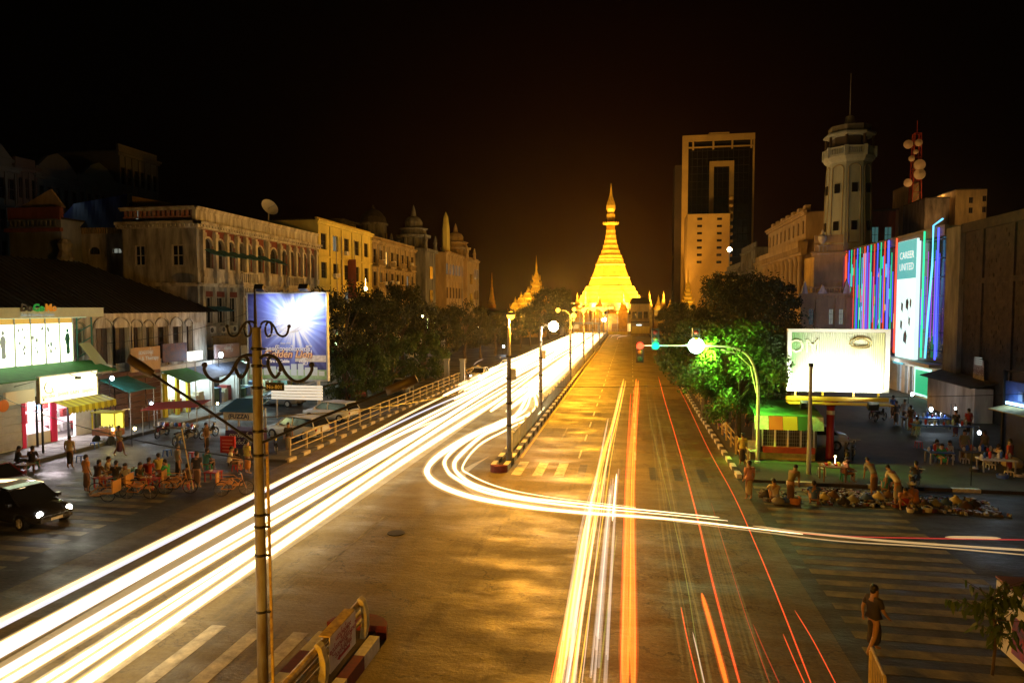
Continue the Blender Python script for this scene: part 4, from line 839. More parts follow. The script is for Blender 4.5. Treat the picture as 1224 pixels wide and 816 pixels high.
b = MB(); fh.box(b, 0, 2.6, 0, ztp, -1.5, .6); fh.box(b, 2.6, fh.w, ztp - 2.6, ztp, -.5, .6); fh.box(b, fh.w - .7, fh.w, 0, ztp - 2.6, -.5, .1)
fh.box(b, 2.6, fh.w - .7, ztp - 5.5, ztp - 5.0, -.3, .6)
for u in (.12, .4, .66, .92): fh.box(b, fh.w * u + .6, fh.w * u + 1.3, ztp - 6.3, ztp - 2.6, -.3, .65)
fh.box(b, fh.w * .37, fh.w * .65, ztp, ztp + .9, -3, .2); obj('portal_frame', b, HOT, ht)
b = MB(); u0, u1 = fh.u(845.5), fh.u(874.5); za, zb_ = fh.z(860, 262), fh.z(860, 193); fh.box(b, u0, u0 + 1.9, za, zb_, -.4, .9); fh.box(b, u1 - 1.9, u1, za, zb_, -.4, .9); fh.box(b, u0 + 1.9, u1 - 1.9, zb_ - 2.2, zb_, -.4, .9); obj('square_arch', b, HOT, ht)
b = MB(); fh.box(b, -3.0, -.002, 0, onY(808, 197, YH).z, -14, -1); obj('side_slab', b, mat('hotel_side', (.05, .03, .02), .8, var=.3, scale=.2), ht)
lb = thing('stair_block', 'plain concrete block with two columns of small windows in front of the hotel tower', 'building', (26, 300, 0)); YL = 290
xa, xb = onY(821.5, 300, YL).x, onY(872, 300, YL).x; f2 = Face((xa, YL), (xb, YL)); zt = f2.z(846, 255.5); ops = []
for i in range(7):
    y = 261.5 + i * 8.6
    for px in (832, 855.5): ops.append((f2.u(px), f2.u(px + 6), f2.z(px, y + 1.6), f2.z(px, y - 1.4), 0))
shell(lb, 'wall', [(xb, YL), (xb, YL + 18), (xa, YL + 18), (xa, YL)], 0, zt, HOT, ops={3: ops}, dep=.6)
for o in ops: f2.win(lb, *o[:4], WDK, GLS, nx=2, nz=1, dep=.4)
b = MB()
for i in range(12): f2.box(b, f2.w, f2.w + 1.2, 20 + i * 2.9, 21.0 + i * 2.9, -4, -1)
obj('side_balcony', b, HOT, lb)
lamp('SPOT', (4, 246, 3), 95000, (1, .5, .08), 1.0, lb, aim=(26, 290, 32), angle=60); lamp('SPOT', (12, 285, 3), 90000, (1, .5, .08), 1.0, lb, aim=(34, 312, 78), angle=50)
for i, (pa, pb, X, H, m) in enumerate(((868, 884, 26, 18, GREYW), (885, 902, 26, 21, GREYW), (902, 917, 26, 17.5, OCHW))):
    terrace('old_house', ['narrow dark house with green neon, left in the far right row', 'middle dark balconied house in the far right row', 'small house leaning on the columned bank'][i], pb, pa, X, H, m, 4, 3, balc=True, par=1.2)
b = MB(); yy = yX(868, 26); b.box(25.2, 25.5, yy - 1.2, yy + 1.2, 11.5, 13.2); tag(obj('neon_sign', b, glow('green_neon', (.1, 1, .35), 1.6)), 'small green neon sign on the dark houses below the hotel', 'sign')
t = thing('globe_lamp', 'pale round lamp at the corner of the stair block', 'lamp', onY(872, 298, 200)); p = onY(872, 298, 200); b = MB(); b.ball(p, .6, 12); obj('bulb', b, BULBH, t); b = MB(); b.tube([(p.x, p.y, 0), p], .12, 6); obj('pole', b, STEEL, t)
# columned bank
bk = thing('columned_bank', 'tall classical bank with giant columns, heavy cornice and attic storey', 'building', (33, 115, 0)); XB = 26.0
yb0, yb1 = yX(961, XB), yX(917, XB); fb = Face((XB, yb1), (XB, yb0)); ops = []; nb = 9
for i in range(nb): u = fb.w * (i + .5) / nb; ops += [(u - .55, u + .55, 2, 5.5, 0), (u - .55, u + .55, 7.5, 11, 0), (u - .55, u + .55, 12.2, 15.2, 0), (u - .5, u + .5, 19.6, 21.6, 0)]
BANK = mat('bank_stone', (.42, .31, .18), .85, var=.35, scale=.7, bump=.2, streak=True)
shell(bk, 'wall', [(XB, yb1), (XB, yb0), (XB + 13, yb0), (XB + 13, yb1)], 0, 22.8, BANK, ops={0: ops}, dep=.3)
for i, o in enumerate(ops): fb.win(bk, *o[:4], WDK, LITD if i in (11, 13) else GLS, nx=2, nz=3)
for i in range(nb + 1): b = MB(); u = fb.w * i / nb; p = fb.pt(min(max(u, .5), fb.w - .5), 0, .5); b.smooth = True; b.lathe([(.62, 1), (.62, 1.6), (.5, 1.8), (.48, 9), (.42, 15.3), (.6, 15.9), (.6, 16.2)], 14, (p.x, p.y, 0)); obj('column', b, BANK, bk)
b = MB(); fb.box(b, -.3, fb.w + .3, 0, 1.0, 0, 1.2); fb.cornice(b, 16.2, 2.0, 1.4, dent=.7); fb.cornice(b, 22.3, .7, .6); obj('cornice', b, BANK, bk)
for i in range(7):
    b = MB(); u = fb.w * (i + .5) / 7; fb.box(b, u - .7, u + .7, 22.95, 24.0, -1, -.2); obj('attic_block', b, BANK, bk)
# octagonal tower
TW = mat('tower_white_plaster', (.36, .42, .46), .8, var=.3, scale=.8, bump=.15, streak=True)
yt = 92.0; xt = onY(1012, 300, yt).x; tw = thing('lookout_tower', 'white octagonal lookout tower with a railed gallery and flag mast', 'tower', (xt, yt, 0)); r0 = 2.85
def zt_(py): return onY(1012, py, yt).z
b = MB(); b.lathe([(r0 * 1.03, 0), (r0 * 1.02, zt_(305)), (r0, zt_(300)), (r0 * .88, zt_(196))], 8, (xt, yt, 0), ph=pi / 8); obj('shaft', b, TW, tw)
b = MB(); H0, H1 = zt_(292), zt_(205)
for i in range(8):
    a = pi / 4 * i; 
    for s in (-1, 1):
        def P(z, off, o=.0):
            rr = (r0 + (z - zt_(300)) / (zt_(196) - zt_(300)) * (-.12 * r0)) * cos(pi / 8) + o; return (xt + rr * cos(a) - off * sin(a), yt + rr * sin(a) + off * cos(a), z)
    w = .7
    for off in (-w, w): b.tube([P(H0, off, .05), P(H1, off, .05)], .07, 4)
    b.tube([P(H0, -w, .05), P(H0, w, .05)], .07, 4); b.tube([P(H1 + .5 * 0, -w, .05)] + [P(H1 + .5 * sin(pi * q / 6), -w * cos(pi * q / 6), .05) for q in range(1, 6)] + [P(H1, w, .05)], .07, 4)
obj('panel_moulding', b, mat('moulding_darker_plaster', (.3, .28, .22), .85), tw)  # moulding plaster darker and browner than the shaft
for i in (4, 5, 6, 7):
    a = pi / 4 * i; rr = r0 * .93 * cos(pi / 8) + .03
    for py in (228, 272):
        b = MB(); b.cbox((xt + (rr + (.12 if py > 250 else 0)) * cos(a), yt + (rr + (.12 if py > 250 else 0)) * sin(a), zt_(py)), .25, .62, 1.1, a); obj('slit_window', b, GLS, tw)
b = MB(); b.lathe([(r0 * .88, zt_(197)), (r0 * 1.0, zt_(194)), (r0 * 1.06, zt_(190)), (r0 * 1.05, zt_(189.5))], 8, (xt, yt, 0), ph=pi / 8); obj('gallery_ledge', b, TW, tw)
b = MB()
for i in range(8):
    a0, a1 = pi / 8 + pi / 4 * i, pi / 8 + pi / 4 * (i + 1); p0 = Vector((xt + r0 * 1.0 * cos(a0), yt + r0 * 1.0 * sin(a0), 0)); p1 = Vector((xt + r0 * 1.0 * cos(a1), yt + r0 * 1.0 * sin(a1), 0)); za, zb_ = zt_(189.5), zt_(180)
    for q in range(10): c = p0.lerp(p1, (q + .5) / 10); b.cbox((c.x, c.y, (za + zb_) / 2), .12, .12, zb_ - za)
    for z, th in ((za + .1, .2), (zb_, .2)): m_ = p0.lerp(p1, .5); b.cbox((m_.x, m_.y, z), .22, (p1 - p0).length + .1, th, atan2((p1 - p0).y, (p1 - p0).x) - pi / 2)
    b.cbox((p0.x, p0.y, (za + zb_) / 2), .4, .4, zb_ - za + .3)
obj('balustrade', b, TW, tw)
b = MB(); b.lathe([(r0 * .7, zt_(189)), (r0 * .7, zt_(166))], 8, (xt, yt, 0), ph=pi / 8); obj('lantern_room', b, mat('lantern_room_dark', (.06, .05, .045), .7), tw)
b = MB()
for i in range(8): a = pi / 8 + pi / 4 * i; b.lathe([(.16, zt_(180)), (.16, zt_(166))], 6, (xt + r0 * .93 * cos(a), yt + r0 * .93 * sin(a), 0))
obj('post', b, WDK, tw)
b = MB(); b.lathe([(r0 * .9, zt_(166)), (r0 * 1.05, zt_(164.5)), (r0 * 1.05, zt_(162.5)), (r0, zt_(161))], 8, (xt, yt, 0), ph=pi / 8); obj('upper_ledge', b, TW, tw)
b = MB(); b.lathe([(r0 * .86, zt_(161)), (r0 * .86, zt_(153)), (r0 * .8, zt_(152.5))], 8, (xt, yt, 0), ph=pi / 8); obj('crown', b, GREYW, tw)
b = MB(); b.lathe([(.09, zt_(153)), (.06, zt_(120)), (.03, zt_(88))], 6, (xt, yt, 0)); b.lathe([(.7, zt_(152)), (.5, zt_(140)), (.1, zt_(138))], 8, (xt, yt, 0)); obj('mast', b, STEEL, tw)
# rusticated base building with dormers and urns
bs = thing('fire_station', 'low ochre building with rusticated walls and triangular dormers at the foot of the white tower', 'building', (30, 90, 0))
yb = 86.5; xa, xb = onY(957, 370, yb).x, onY(1024, 370, yb).x; f3 = Face((xa, yb), (xb, yb)); z3 = f3.z(985, 352)
ops = [(f3.u(a), f3.u(c), f3.z(a, 388), f3.z(a, 369), 0) for a, c in ((967, 973.5), (991, 997), (1003, 1009))] + [(f3.u(a), f3.u(c), .3, 3.6, 0) for a, c in ((965, 975), (985, 996), (1003, 1013))]
shell(bs, 'wall', [(xb, yb), (xb, yb + 10), (xa, yb + 10), (xa, yb)], 0, z3, RB, ops={3: ops})
for i, o in enumerate(ops): f3.win(bs, *o[:4], WFR, LITD if i in (1, 2) else GLS, nx=2, nz=3)
b = MB()
for j in range(18):
    z = .4 + j * .5
    if z > z3 - .6: break
    for ua, ub in ((957, 965.5), (975, 989), (998, 1001.5), (1011, 1024)): f3.box(b, f3.u(ua), f3.u(ub), z, z + .42, 0, .1)
obj('rusticated_course', b, RB, bs)['kind'] = 'stuff'; b = MB(); f3.cornice(b, z3 - .4, .5, .35, dent=.4); f3.balusters(b, .2, f3.w - .2, z3 + .1, .8, .1, .3, .1); obj('cornice', b, RB, bs)
for a, c, tp_ in ((957, 965, 335), (976, 988, 340), (1006, 1016, 333)):
    b = MB(); b.slab([f3.pt(f3.u(a), z3 + .1, .3), f3.pt(f3.u(c), z3 + .1, .3), f3.pt((f3.u(a) + f3.u(c)) / 2, f3.z((a + c) / 2, tp_), .3)], (0, .5, 0)); obj('dormer', b, CREAM2, bs)
ya_ = yt - 4.6; b = MB(); b.prism([(onY(980, 0, ya_).x, ya_), (onY(1015, 0, ya_).x, ya_), (onY(1015, 0, ya_).x, yt), (onY(980, 0, ya_).x, yt)], z3, zt_(309)); obj('pedestal', b, RB, bs)
b = MB(); f4 = Face((onY(980, 0, ya_).x, ya_), (onY(1015, 0, ya_).x, ya_))
for j in range(5): z = zt_(336) + j * 1.1; f4.box(b, 0, f4.w, z, z + .95, 0, .1)
f4.cornice(b, zt_(309), .5, .4); obj('pedestal_course', b, RB, bs)
b = MB(); f4.balusters(b, .3, f4.w * .5, zt_(307), 1.1, .2, .35, .1); p = f4.pt(f4.w * .27, zt_(298), .1); b.lathe([(.25, 0), (.15, .3), (.45, .8), (.5, 1.2), (.2, 1.5), (.08, 2.0)], 10, p); obj('balcony_urn', b, CREAM2, bs)
rb = thing('red_brick_house', 'dark red house with two teal-lit windows between the white tower and the mast', 'building', (38, 98, 0))
yr = 97; xa, xb = onY(1040, 0, yr).x, onY(1078, 0, yr).x; f5 = Face((xa, yr), (xb, yr)); zr = f5.z(1060, 252)
ops = [(f5.u(a), f5.u(a + 9), f5.z(a, 290), f5.z(a, 271), 0) for a in (1039.5, 1055)]
shell(rb, 'wall', [(xb, yr), (xb, yr + 9), (xa, yr + 9), (xa, yr)], 0, zr, REDW, ops={3: ops})
for o in ops: f5.win(rb, *o[:4], WFR, LITC, nx=2, nz=2)
# telecom mast
tm = thing('telecom_mast', 'red lattice telecom mast hung with round dish antennas', 'mast', onY(1092, 300, 130)); tm.location.z = 0; WP[tm.name] = Vector(tm.location); cx_, cy_ = tm.location.x, 130.0
MR = mat('mast_red', (.5, .06, .03), .6, var=.2, scale=2); b = MB(); zb_, ztt = 10.0, onY(1092, 160, 130).z
for sx, sy in ((-1, -1), (1, -1), (1, 1), (-1, 1)): b.tube([(cx_ + sx * 1.1, cy_ + sy * 1.1, zb_), (cx_ + sx * .5, cy_ + sy * .5, ztt)], .1, 5)
n = 14
for i in range(n):
    f0, f1 = i / n, (i + 1) / n; za, zc = zb_ + (ztt - zb_) * f0, zb_ + (ztt - zb_) * f1; ra, rc = 1.1 - .6 * f0, 1.1 - .6 * f1
    c4 = ((-1, -1), (1, -1), (1, 1), (-1, 1))
    for q in range(4): (ax_, ay_), (bx_, by_) = c4[q], c4[(q + 1) % 4]; b.tube([(cx_ + ax_ * ra, cy_ + ay_ * ra, za), (cx_ + bx_ * rc, cy_ + by_ * rc, zc)], .05, 4); b.tube([(cx_ + ax_ * rc, cy_ + ay_ * rc, zc), (cx_ + bx_ * rc, cy_ + by_ * rc, zc)], .05, 4)
b.tube([(cx_, cy_, ztt), (cx_, cy_, ztt + 2.2)], .05, 4); obj('lattice', b, MR, tm)
for px, py, r in ((1085, 173, .75), (1097.5, 171, .6), (1098.5, 197.5, .95), (1098.5, 208.5, .95), (1084.5, 219, .7), (1089, 190, .5), (1094, 182, .4)):
    p = onY(px, py, 128.6); b = MB(); b.lathe([(.05, 0), (r, .12), (r, .32), (r * .2, .5)], 16); o = link('dish_antenna', b.mesh('dish_antenna', mat('antenna_cream', (.6, .5, .36), .6)), tm, p, rot=(pi / 2, 0, 0)); b = MB(); b.tube([p, (cx_, cy_, p.z)], .06, 4); obj('bracket', b, MR, tm)
lamp('SPOT', (cx_ - 4, 112, 16), 5000, (1, .42, .12), .4, tm, aim=(cx_, 130, 33), angle=40)
b = MB(); b.box(cx_ - 2, cx_ + 2, 128, 132, 0, 10); obj('base_block', b, GREYW, tm)
# far right lit houses
for pa, pb, pt_, pbt, Y, lab, nn in ((1097, 1107, 218, 240, 130, 'small bright amber wall end right of the telecom mast', 0), (1150, 1180, 226, 258, 120, 'amber lit gable house high at the far right', 2), (1113, 1148, 236, 262, 122, 'dark roofed house with an amber edge right of the mast', 1)):
    xa, xb = onY(pa, 0, Y).x, onY(pb, 0, Y).x; f6 = Face((xa, Y), (xb, Y)); z6 = f6.z(pb, pt_); t = thing('hill_house', lab, 'building', (xa, Y, 0)); ops = [(f6.u(a), f6.u(a + 5), f6.z(a, c), f6.z(a, c - 7), 0) for a, c in ((1154, 243), (1154, 255), (1170, 241), (1170, 254))] if nn == 2 else []
    shell(t, 'wall', [(xb, Y), (xb, Y + 9), (xa, Y + 9), (xa, Y)], 0, z6, (OCHW, GREYW, OCHW)[nn], ops={3: ops} if ops else None)
    for o in ops: f6.win(t, *o[:4], WDK, GLS, nx=2, nz=1)
    if nn != 1: lamp('POINT', (xa + 1.5, Y - 5, z6 - 3), 350, (1, .5, .14), .3, t)
# ================================================================== FOREGROUND POLE WITH SCROLLS
DP = 12.9; pp = CAM + ray(308.5, 500) * (DP / ray(308.5, 500).y); PXp, PYp = pp.x, pp.y
fp = thing('scroll_pole', 'tall stained pole in the foreground left with black scrollwork arms and two unlit lamp heads', 'lamp post', (PXp, PYp, .34))
ztop_ = onY(308, 391, PYp).z
b = MB(); b.smooth = True; b.lathe([(.115, .34), (.11, 3), (.1, 6), (.09, ztop_ - .02), (.08, ztop_)], 14, (PXp, PYp, 0)); obj('shaft', b, POLE, fp)
for z in (2.1, 3.3, 3.9, 4.15, 5.4, 5.9, 6.8, 7.25, 7.6):
    b = MB(); b.lathe([(.11, 0), (.122, .01), (.122, .05), (.11, .06)], 12, (PXp, PYp, z)); b.box(PXp + .13, PXp + .2, PYp - .03, PYp + .03, z + .01, z + .045); obj('clamp', b, BLACKM, fp)
b = MB(); b.tube([(PXp - .02, PYp, ztop_ - .2), (PXp - .02, PYp, onY(308, 345, PYp).z)], [.04, .018], 6); obj('finial_rod', b, BLACKM, fp)
SU = [(311,392),(313,386),(318,384),(323,386),(325,393),(323,401),(319,401),(317,394),(319,386.5),(323,385),(328,391),(332,399),(338,402),(343,399),(345.5,390)]
SL = [(311,428),(315,425),(322,424.5),(330,428),(335,436),(334,445),(329,451),(324,446),(320.5,437),(321,429),(326,426),(333,431),(342,447),(354,456),(366,452),(372.5,443),(372.5,436)]
for P, r in ((SU, .022), (SL, .034)):
    for s in (1, -1):
        Q = [onY(308.5 + s * (x - 308.5), y, PYp - .03 - (.03 if 4 < i < 9 else 0)) for i, (x, y) in enumerate(P)]
        b = MB(); b.smooth = True; b.tube(spline(Q, 5), r, 8); b.ball(Q[-1], r * 1.8, 8); obj('scroll', b, BLACKM, fp)
for ex, ey, sx in ((182, 447, -1), (463, 467, 1)):
    A = onY(308, 531, PYp); Bq = onY(ex, ey, PYp); b = MB(); b.tube([A, A.lerp(Bq, .5) + Vector((0, 0, .02)), Bq], .03, 7); obj('lamp_arm', b, BLACKM, fp)
    d_ = (Bq - A).normalized(); b = MB(); b.smooth = True; b.tube([Bq - d_ * .02, Bq + d_ * .12, Bq + d_ * .34, Bq + d_ * .56, Bq + d_ * .66], [.04, .11, .15, .12, .02], 12, rz=.09); hd = obj('lamp_head', b, mat('lamp_head_brown', (.07, .055, .045), .5, var=.3, scale=6), fp)
    b = MB(); q = Bq + d_ * .36; b.ball((q.x, q.y, q.z - .06), .1, 10, .5); obj('lens', b, mat('unlit_lens', (.2, .18, .12), .3), hd)
b = MB(); b.tube([(PXp + .2, PYp + .05, .34), (PXp + .16, PYp + .05, 5.7)], .03, 6); obj('conduit', b, YP, fp)
b = MB(); q = onY(327, 462, PYp - .1); b.box(q.x - .18, q.x + .22, q.y, q.y + .03, q.z - .08, q.z + .08); o = obj('name_plate', b, BLACKM, fp); link('lettering', text_mesh('No-801', .11, KWHT, .002), o, (q.x + .02, q.y - .004, q.z - .04), rot=(pi / 2, 0, 0))

# ================================================================== SHOPS ON THE LEFT
def sign_box(name, label, pts_z, X, ya, yb, m, txt=None, th=.2):
    pass
XS = -34.9
ps_ = thing('phone_shop', 'brightly lit phone shop with glowing wall panels and multicoloured roof letters at the left edge', 'shop', (XS, 33, .2))
ysa, ysb = 26.0, yX(87, XS); fs_ = Face((XS, ysa), (XS, ysb))
PW = mat('shop_wall_white', (.6, .6, .55), .6, var=.2, scale=2)
b = MB(); b.box(XS - .38, XS - .25, ysa, ysb, 4.6, 7.9); obj('backing_wall', b, PW, ps_)
prn = [mat('lit_panel', (.8, .8, .8), .4, emis=(.80, 1.0, .66), es=3.2)]
cols_ = [(-40, -17), (-17, 15.5), (15.5, 35), (35, 52.5), (52.5, 69.5), (69.5, 85.5)]
INK = mat('print_grey', (.3, .34, .32), .6, emis=(.5, .6, .55), es=.35); INKG = mat('print_teal', (.03, .22, .2), .6)
for i, (pa, pb) in enumerate(cols_):
    ua, ub = max(0, fs_.u(pa)), fs_.u(pb); b = MB(); fs_.box(b, ua + .03, ub - .03, 5.05, 7.45, -.06, 0); pn = obj('light_panel', b, prn[0], ps_)
    b = MB(); fs_.box(b, ua + .03, ub - .03, 7.46, 7.78, -.06, .0); obj('amber_strip', b, mat('amber_strip', (.7, .45, .12), .5, emis=(1, .55, .12), es=.25), ps_)
    b = MB(); fs_.box(b, ub - .03, ub + .03, 4.9, 7.8, -.1, .06); obj('mullion', b, STEEL, ps_)
    if i in (2, 3, 4):
        b = MB()
        for q in range(9): u = ua + (ub - ua) * rnd.uniform(.15, .85); z = rnd.uniform(5.6, 7.1); s_ = rnd.uniform(.05, .13); fs_.box(b, u - s_ * .6, u + s_ * .6, z, z + s_ * 1.8, .002, .008)
        obj('phone_picture', b, INK, pn)['kind'] = 'stuff'
    if i in (1, 5):     # a printed figure
        u = (ua + ub) / 2 + .1; m_ = INK if i == 1 else INKG; b = MB()
        b.slab([fs_.pt(u + a, 5.5 + c * 1.0, .003) for a, c in ((-.1, .05), (.05, .0), (.18, .1), (.14, .6), (.2, 1.0), (.13, 1.28), (.02, 1.34), (-.13, 1.25), (-.2, .95), (-.1, .6))], (.006, 0, 0))
        b.slab([fs_.pt(u + .02 + .1 * cos(q * pi / 5), 6.98 + .13 * sin(q * pi / 5), .003) for q in range(10)], (.006, 0, 0)); obj('figure_print', b, m_, pn)
b = MB(); fs_.box(b, 0, fs_.u(109) , 7.82, 8.38, .0, .9); fs_.box(b, 0, fs_.u(109) + .02, 8.381, 8.42, -.3, .95); obj('fascia', b, mat('fascia_pale_green', (.62, .7, .58), .5, var=.1, scale=2), ps_)
b = MB(); fs_.box(b, 0, fs_.u(88), 7.795, 7.818, .05, .88); obj('soffit_light', b, glow('soffit_light', (.75, 1, .6), 1.0), ps_)
us0 = Face((XS + .95, ysa), (XS + .95, ysb))
for ch, pa, m in (('Do', 32, mat('letter_dark', (.06, .05, .03), .5)), ('Co', 46.5, mat('letter_green', (.02, .3, .05), .4, emis=(.02, .6, .08), es=.25)), ('Mo', 61, mat('letter_orange', (.6, .25, .02), .4, emis=(1, .4, .02), es=.25))):
    p = onX(pa, 374, XS + .98); link('sign_lettering', text_mesh(ch, .6, m, .03, bold=.02), ps_, (p.x, p.y, 8.22), rot=(pi / 2, 0, pi / 2))
p = onX(46, 377, XS + .98); link('sign_lettering', text_mesh('Sale & Service Center', .26, INK, .01, bold=.008), ps_, (p.x, p.y, 7.93), rot=(pi / 2, 0, pi / 2))
# end frame with greenery and the tilted panel
b = MB(); u = fs_.u(91); 
for z in (5.2, 6.0, 6.8, 7.6): b.tube([fs_.pt(u, z, 0), fs_.pt(u + 1.2, z + .5, 0)], .04, 4)
b.tube([fs_.pt(u, 4.6, 0), fs_.pt(u, 7.8, 0)], .05, 5); b.tube([fs_.pt(u + 1.2, 4.8, 0), fs_.pt(u + 1.2, 7.8, 0)], .05, 5); obj('end_frame', b, mat('frame_teal', (.03, .2, .2), .5), ps_)
b = MB(); b.slab([fs_.pt(fs_.u(88), 6.1, .3), fs_.pt(fs_.u(102), 6.1, .2), fs_.pt(fs_.u(110), 4.6, 1.0), fs_.pt(fs_.u(96), 4.6, 1.1)], (.0, .06, .05)); obj('tilted_panel', b, mat('panel_pale_green', (.4, .5, .35), .6), ps_)
b = MB(); b.slab([fs_.pt(0, 5.02, .05), fs_.pt(fs_.u(104), 5.02, .05), fs_.pt(fs_.u(100), 4.45, 2.3), fs_.pt(0, 4.45, 2.3)], (0, 0, -.05)); obj('green_canopy', b, GREENC, ps_)
b = MB()
for uu in (1.5, 4.5, 7.5, 10.5, 13.5): b.tube([fs_.pt(uu, 4.95, .1), fs_.pt(uu, 4.42, 2.25), fs_.pt(uu, 3.9, .1)], .035, 5)
obj('canopy_bracket', b, STEEL, ps_)
# ground floor
f0 = Face((XS, ysa), (XS, ysb + 3)); ga, gb = f0.u(22), f0.u(57); gc, gd = f0.u(60), f0.u(86)
b = MB(); f0.wall(b, .2, 4.6, [(ga, gb, .25, 2.9, 0), (gc, gd, .25, 2.9, 0)], .2); obj('wall', b, PW, ps_)
b = MB(); b.box(XS - 4.5, XS - 4.3, ysa + 2, ysb + 3, .2, 4.6); b.box(XS - 4.3, XS - .2, ysa + 2, ysa + 2.15, .2, 4.6); b.box(XS - 4.3, XS - .2, ysb + 2.8, ysb + 3, .2, 4.6); b.box(XS - 4.3, XS - .2, ysa + 2, ysb + 3, 3.2, 3.3); obj('inner_room', b, mat('inner_room_pink', (.75, .6, .62), .6), ps_)
b = MB()
for q in range(4): b.box(XS - 3.6 + q * .8, XS - 3.45 + q * .8, ysa + 5, ysb + 2, 3.08, 3.18)
obj('ceiling_tube', b, glow('shop_tube', (1, .9, .95), 9), ps_)
lamp('AREA', (XS - 1.6, (ysb + 35) / 2, 3.0), 1500, (1, .85, .9), 2.5, ps_, aim=(XS - 1.2, (ysb + 35) / 2, 0))
b = MB()
for uu in (ga, gb, gc): f0.box(b, uu - .12, uu + .12, .2, 2.95, .0, .1)
obj('red_pilaster', b, mat('red_pilaster', (.6, .02, .08), .5, emis=(.6, 0, .05), es=.15), ps_)
for a_, c_ in ((ga + .3, (ga + gb) / 2 - .05), ((ga + gb) / 2 + .05, gb - .1)):
    b = MB(); f0.box(b, a_, c_, .22, .95, -.75, .0); o = obj('display_counter', b, mat('counter_cream', (.7, .66, .6), .5), ps_); b = MB(); b.slab([f0.pt(a_, .96, -.02), f0.pt(c_, .96, -.02), f0.pt(c_, 1.28, -.7), f0.pt(a_, 1.28, -.7)], (0, 0, .02)); obj('counter_light', b, glow('counter_light', (1, .82, .86), 1.5), o)
for q in range(7):
    b = MB(); u = gc + .2 + (q % 4) * .8; z = .5 + (q // 4) * .9; f0.box(b, u, u + .6, z, z + .5, -1.4, -1.1); obj('shop_goods', b, (KRED, KWHT, STEEL)[q % 3], ps_)
for q in range(12):
    b = MB(); u = ga + .2 + (q % 6) * .55; zq = 1.35 + (q // 6) * .75; f0.box(b, u, u + .42, zq, zq + .6, -1.5, -1.4); obj('poster', b, (KWHT, mat('poster_blue', (.1, .2, .5), .5), KRED)[q % 3], ps_)
b = MB()
for q in range(6): b.box(XS + .02, XS + .06, f0.pt(max(0, f0.u(-20)) + .05, 0).y, f0.pt(f0.u(20), 0).y, .3 + q * .48, .3 + q * .48 + .45)
obj('roller_shutter', b, mat('roller_shutter', (.42, .4, .42), .5, var=.2, scale=3), ps_)['kind'] = 'stuff'
b = MB(); q = onX(11, 482, XS + .9); b.box(XS + .8, XS + .95, f0.pt(f0.u(-15), 0).y, f0.pt(f0.u(21), 0).y, 3.0, 3.75); o = obj('side_sign', b, mat('sign_peach', (.6, .5, .35), .6, emis=(.6, .45, .25), es=.15), ps_)
b = MB(); b.lathe([(.0, 0), (.34, 0), (.34, .01), (0, .02)], 16); link('orange_disc', b.mesh('orange_disc', mat('disc_orange', (.7, .2, .02), .6)), o, onX(4, 485, XS + .96), rot=(0, pi / 2, 0))
for px, py in ((45, 534), (82, 521)):
    p = at(px, py, .2); b = MB(); b.lathe([(.07, 0), (.05, 3.0)], 8, p); tag(obj('awning_post', b, BLACKM), 'thin dark post holding the awnings, ' + ('left one before the phone shop counter' if px < 50 else 'right one before the phone shop'), 'post')
# the glowing yellow billboard with its fringed awning
XB2 = -32.6; fq = Face((XB2, yX(44, XB2)), (XB2, yX(113, XB2)))
bb = thing('shop_billboard', 'glowing cream billboard with faded print above a scalloped yellow awning, right of the phone shop', 'billboard', (XB2, fq.pt(2, 0).y, 3))
b = MB(); fq.box(b, 0, fq.w, 3.05, 4.52, -.16, 0); obj('light_box', b, mat('lit_cream_board', (.8, .78, .6), .5, emis=(1, .93, .55), es=2.0), bb)
b = MB(); fq.box(b, -.06, 0, 3.0, 4.57, -.18, .03); fq.box(b, fq.w, fq.w + .06, 3.0, 4.57, -.18, .03); fq.box(b, 0, fq.w, 4.52, 4.57, -.18, .03); fq.box(b, 0, fq.w, 3.0, 3.05, -.18, .03); obj('frame', b, KWHT, bb)
OLV = mat('print_olive', (.2, .17, .05), .7)
me = text_mesh('\u101b\u103d\u103e\u1031\u1021\u102d\u1019\u103a  SHWE EAIN  \u1021\u101b\u1031\u102c\u1004\u103a\u1038', .3, OLV, .003); link('lettering', me, bb, fq.pt(fq.w / 2, 3.3, .01), rot=(pi / 2, 0, pi / 2))
b = MB(); b.tube(spline([fq.pt(.45, 4.2, .01), fq.pt(.3, 3.9, .01), fq.pt(.45, 3.6, .01), fq.pt(.85, 3.62, .01), fq.pt(.8, 3.85, .01)], 5), [.02 + .03 * sin(pi * i / 20) for i in range(21)], 5, rz=.02); obj('curl_print', b, OLV, bb)
for u in (2.1, 3.7): b = MB(); b.cbox(fq.pt(u, 4.3, .55), .25, .2, .14, .2); b.tube([fq.pt(u, 4.5, 0), fq.pt(u, 4.35, .55)], .02, 4); obj('sign_lamp', b, DKGREY, bb)
b = MB(); fq.box(b, .1, .18, .2, 3.05, -.1, -.02); fq.box(b, fq.w - .2, fq.w - .12, .2, 3.05, -.1, -.02); obj('post', b, BLACKM, bb)
ya = thing('scalloped_awning', 'yellow scalloped cloth awning below the glowing cream billboard', 'awning', fq.pt(1.5, 2.9, .3))
YC = mat('awning_yellow', (.55, .5, .04), .7, var=.15, scale=3); YC2 = mat('awning_yellow_dark', (.3, .26, .02), .7)
n_ = 15
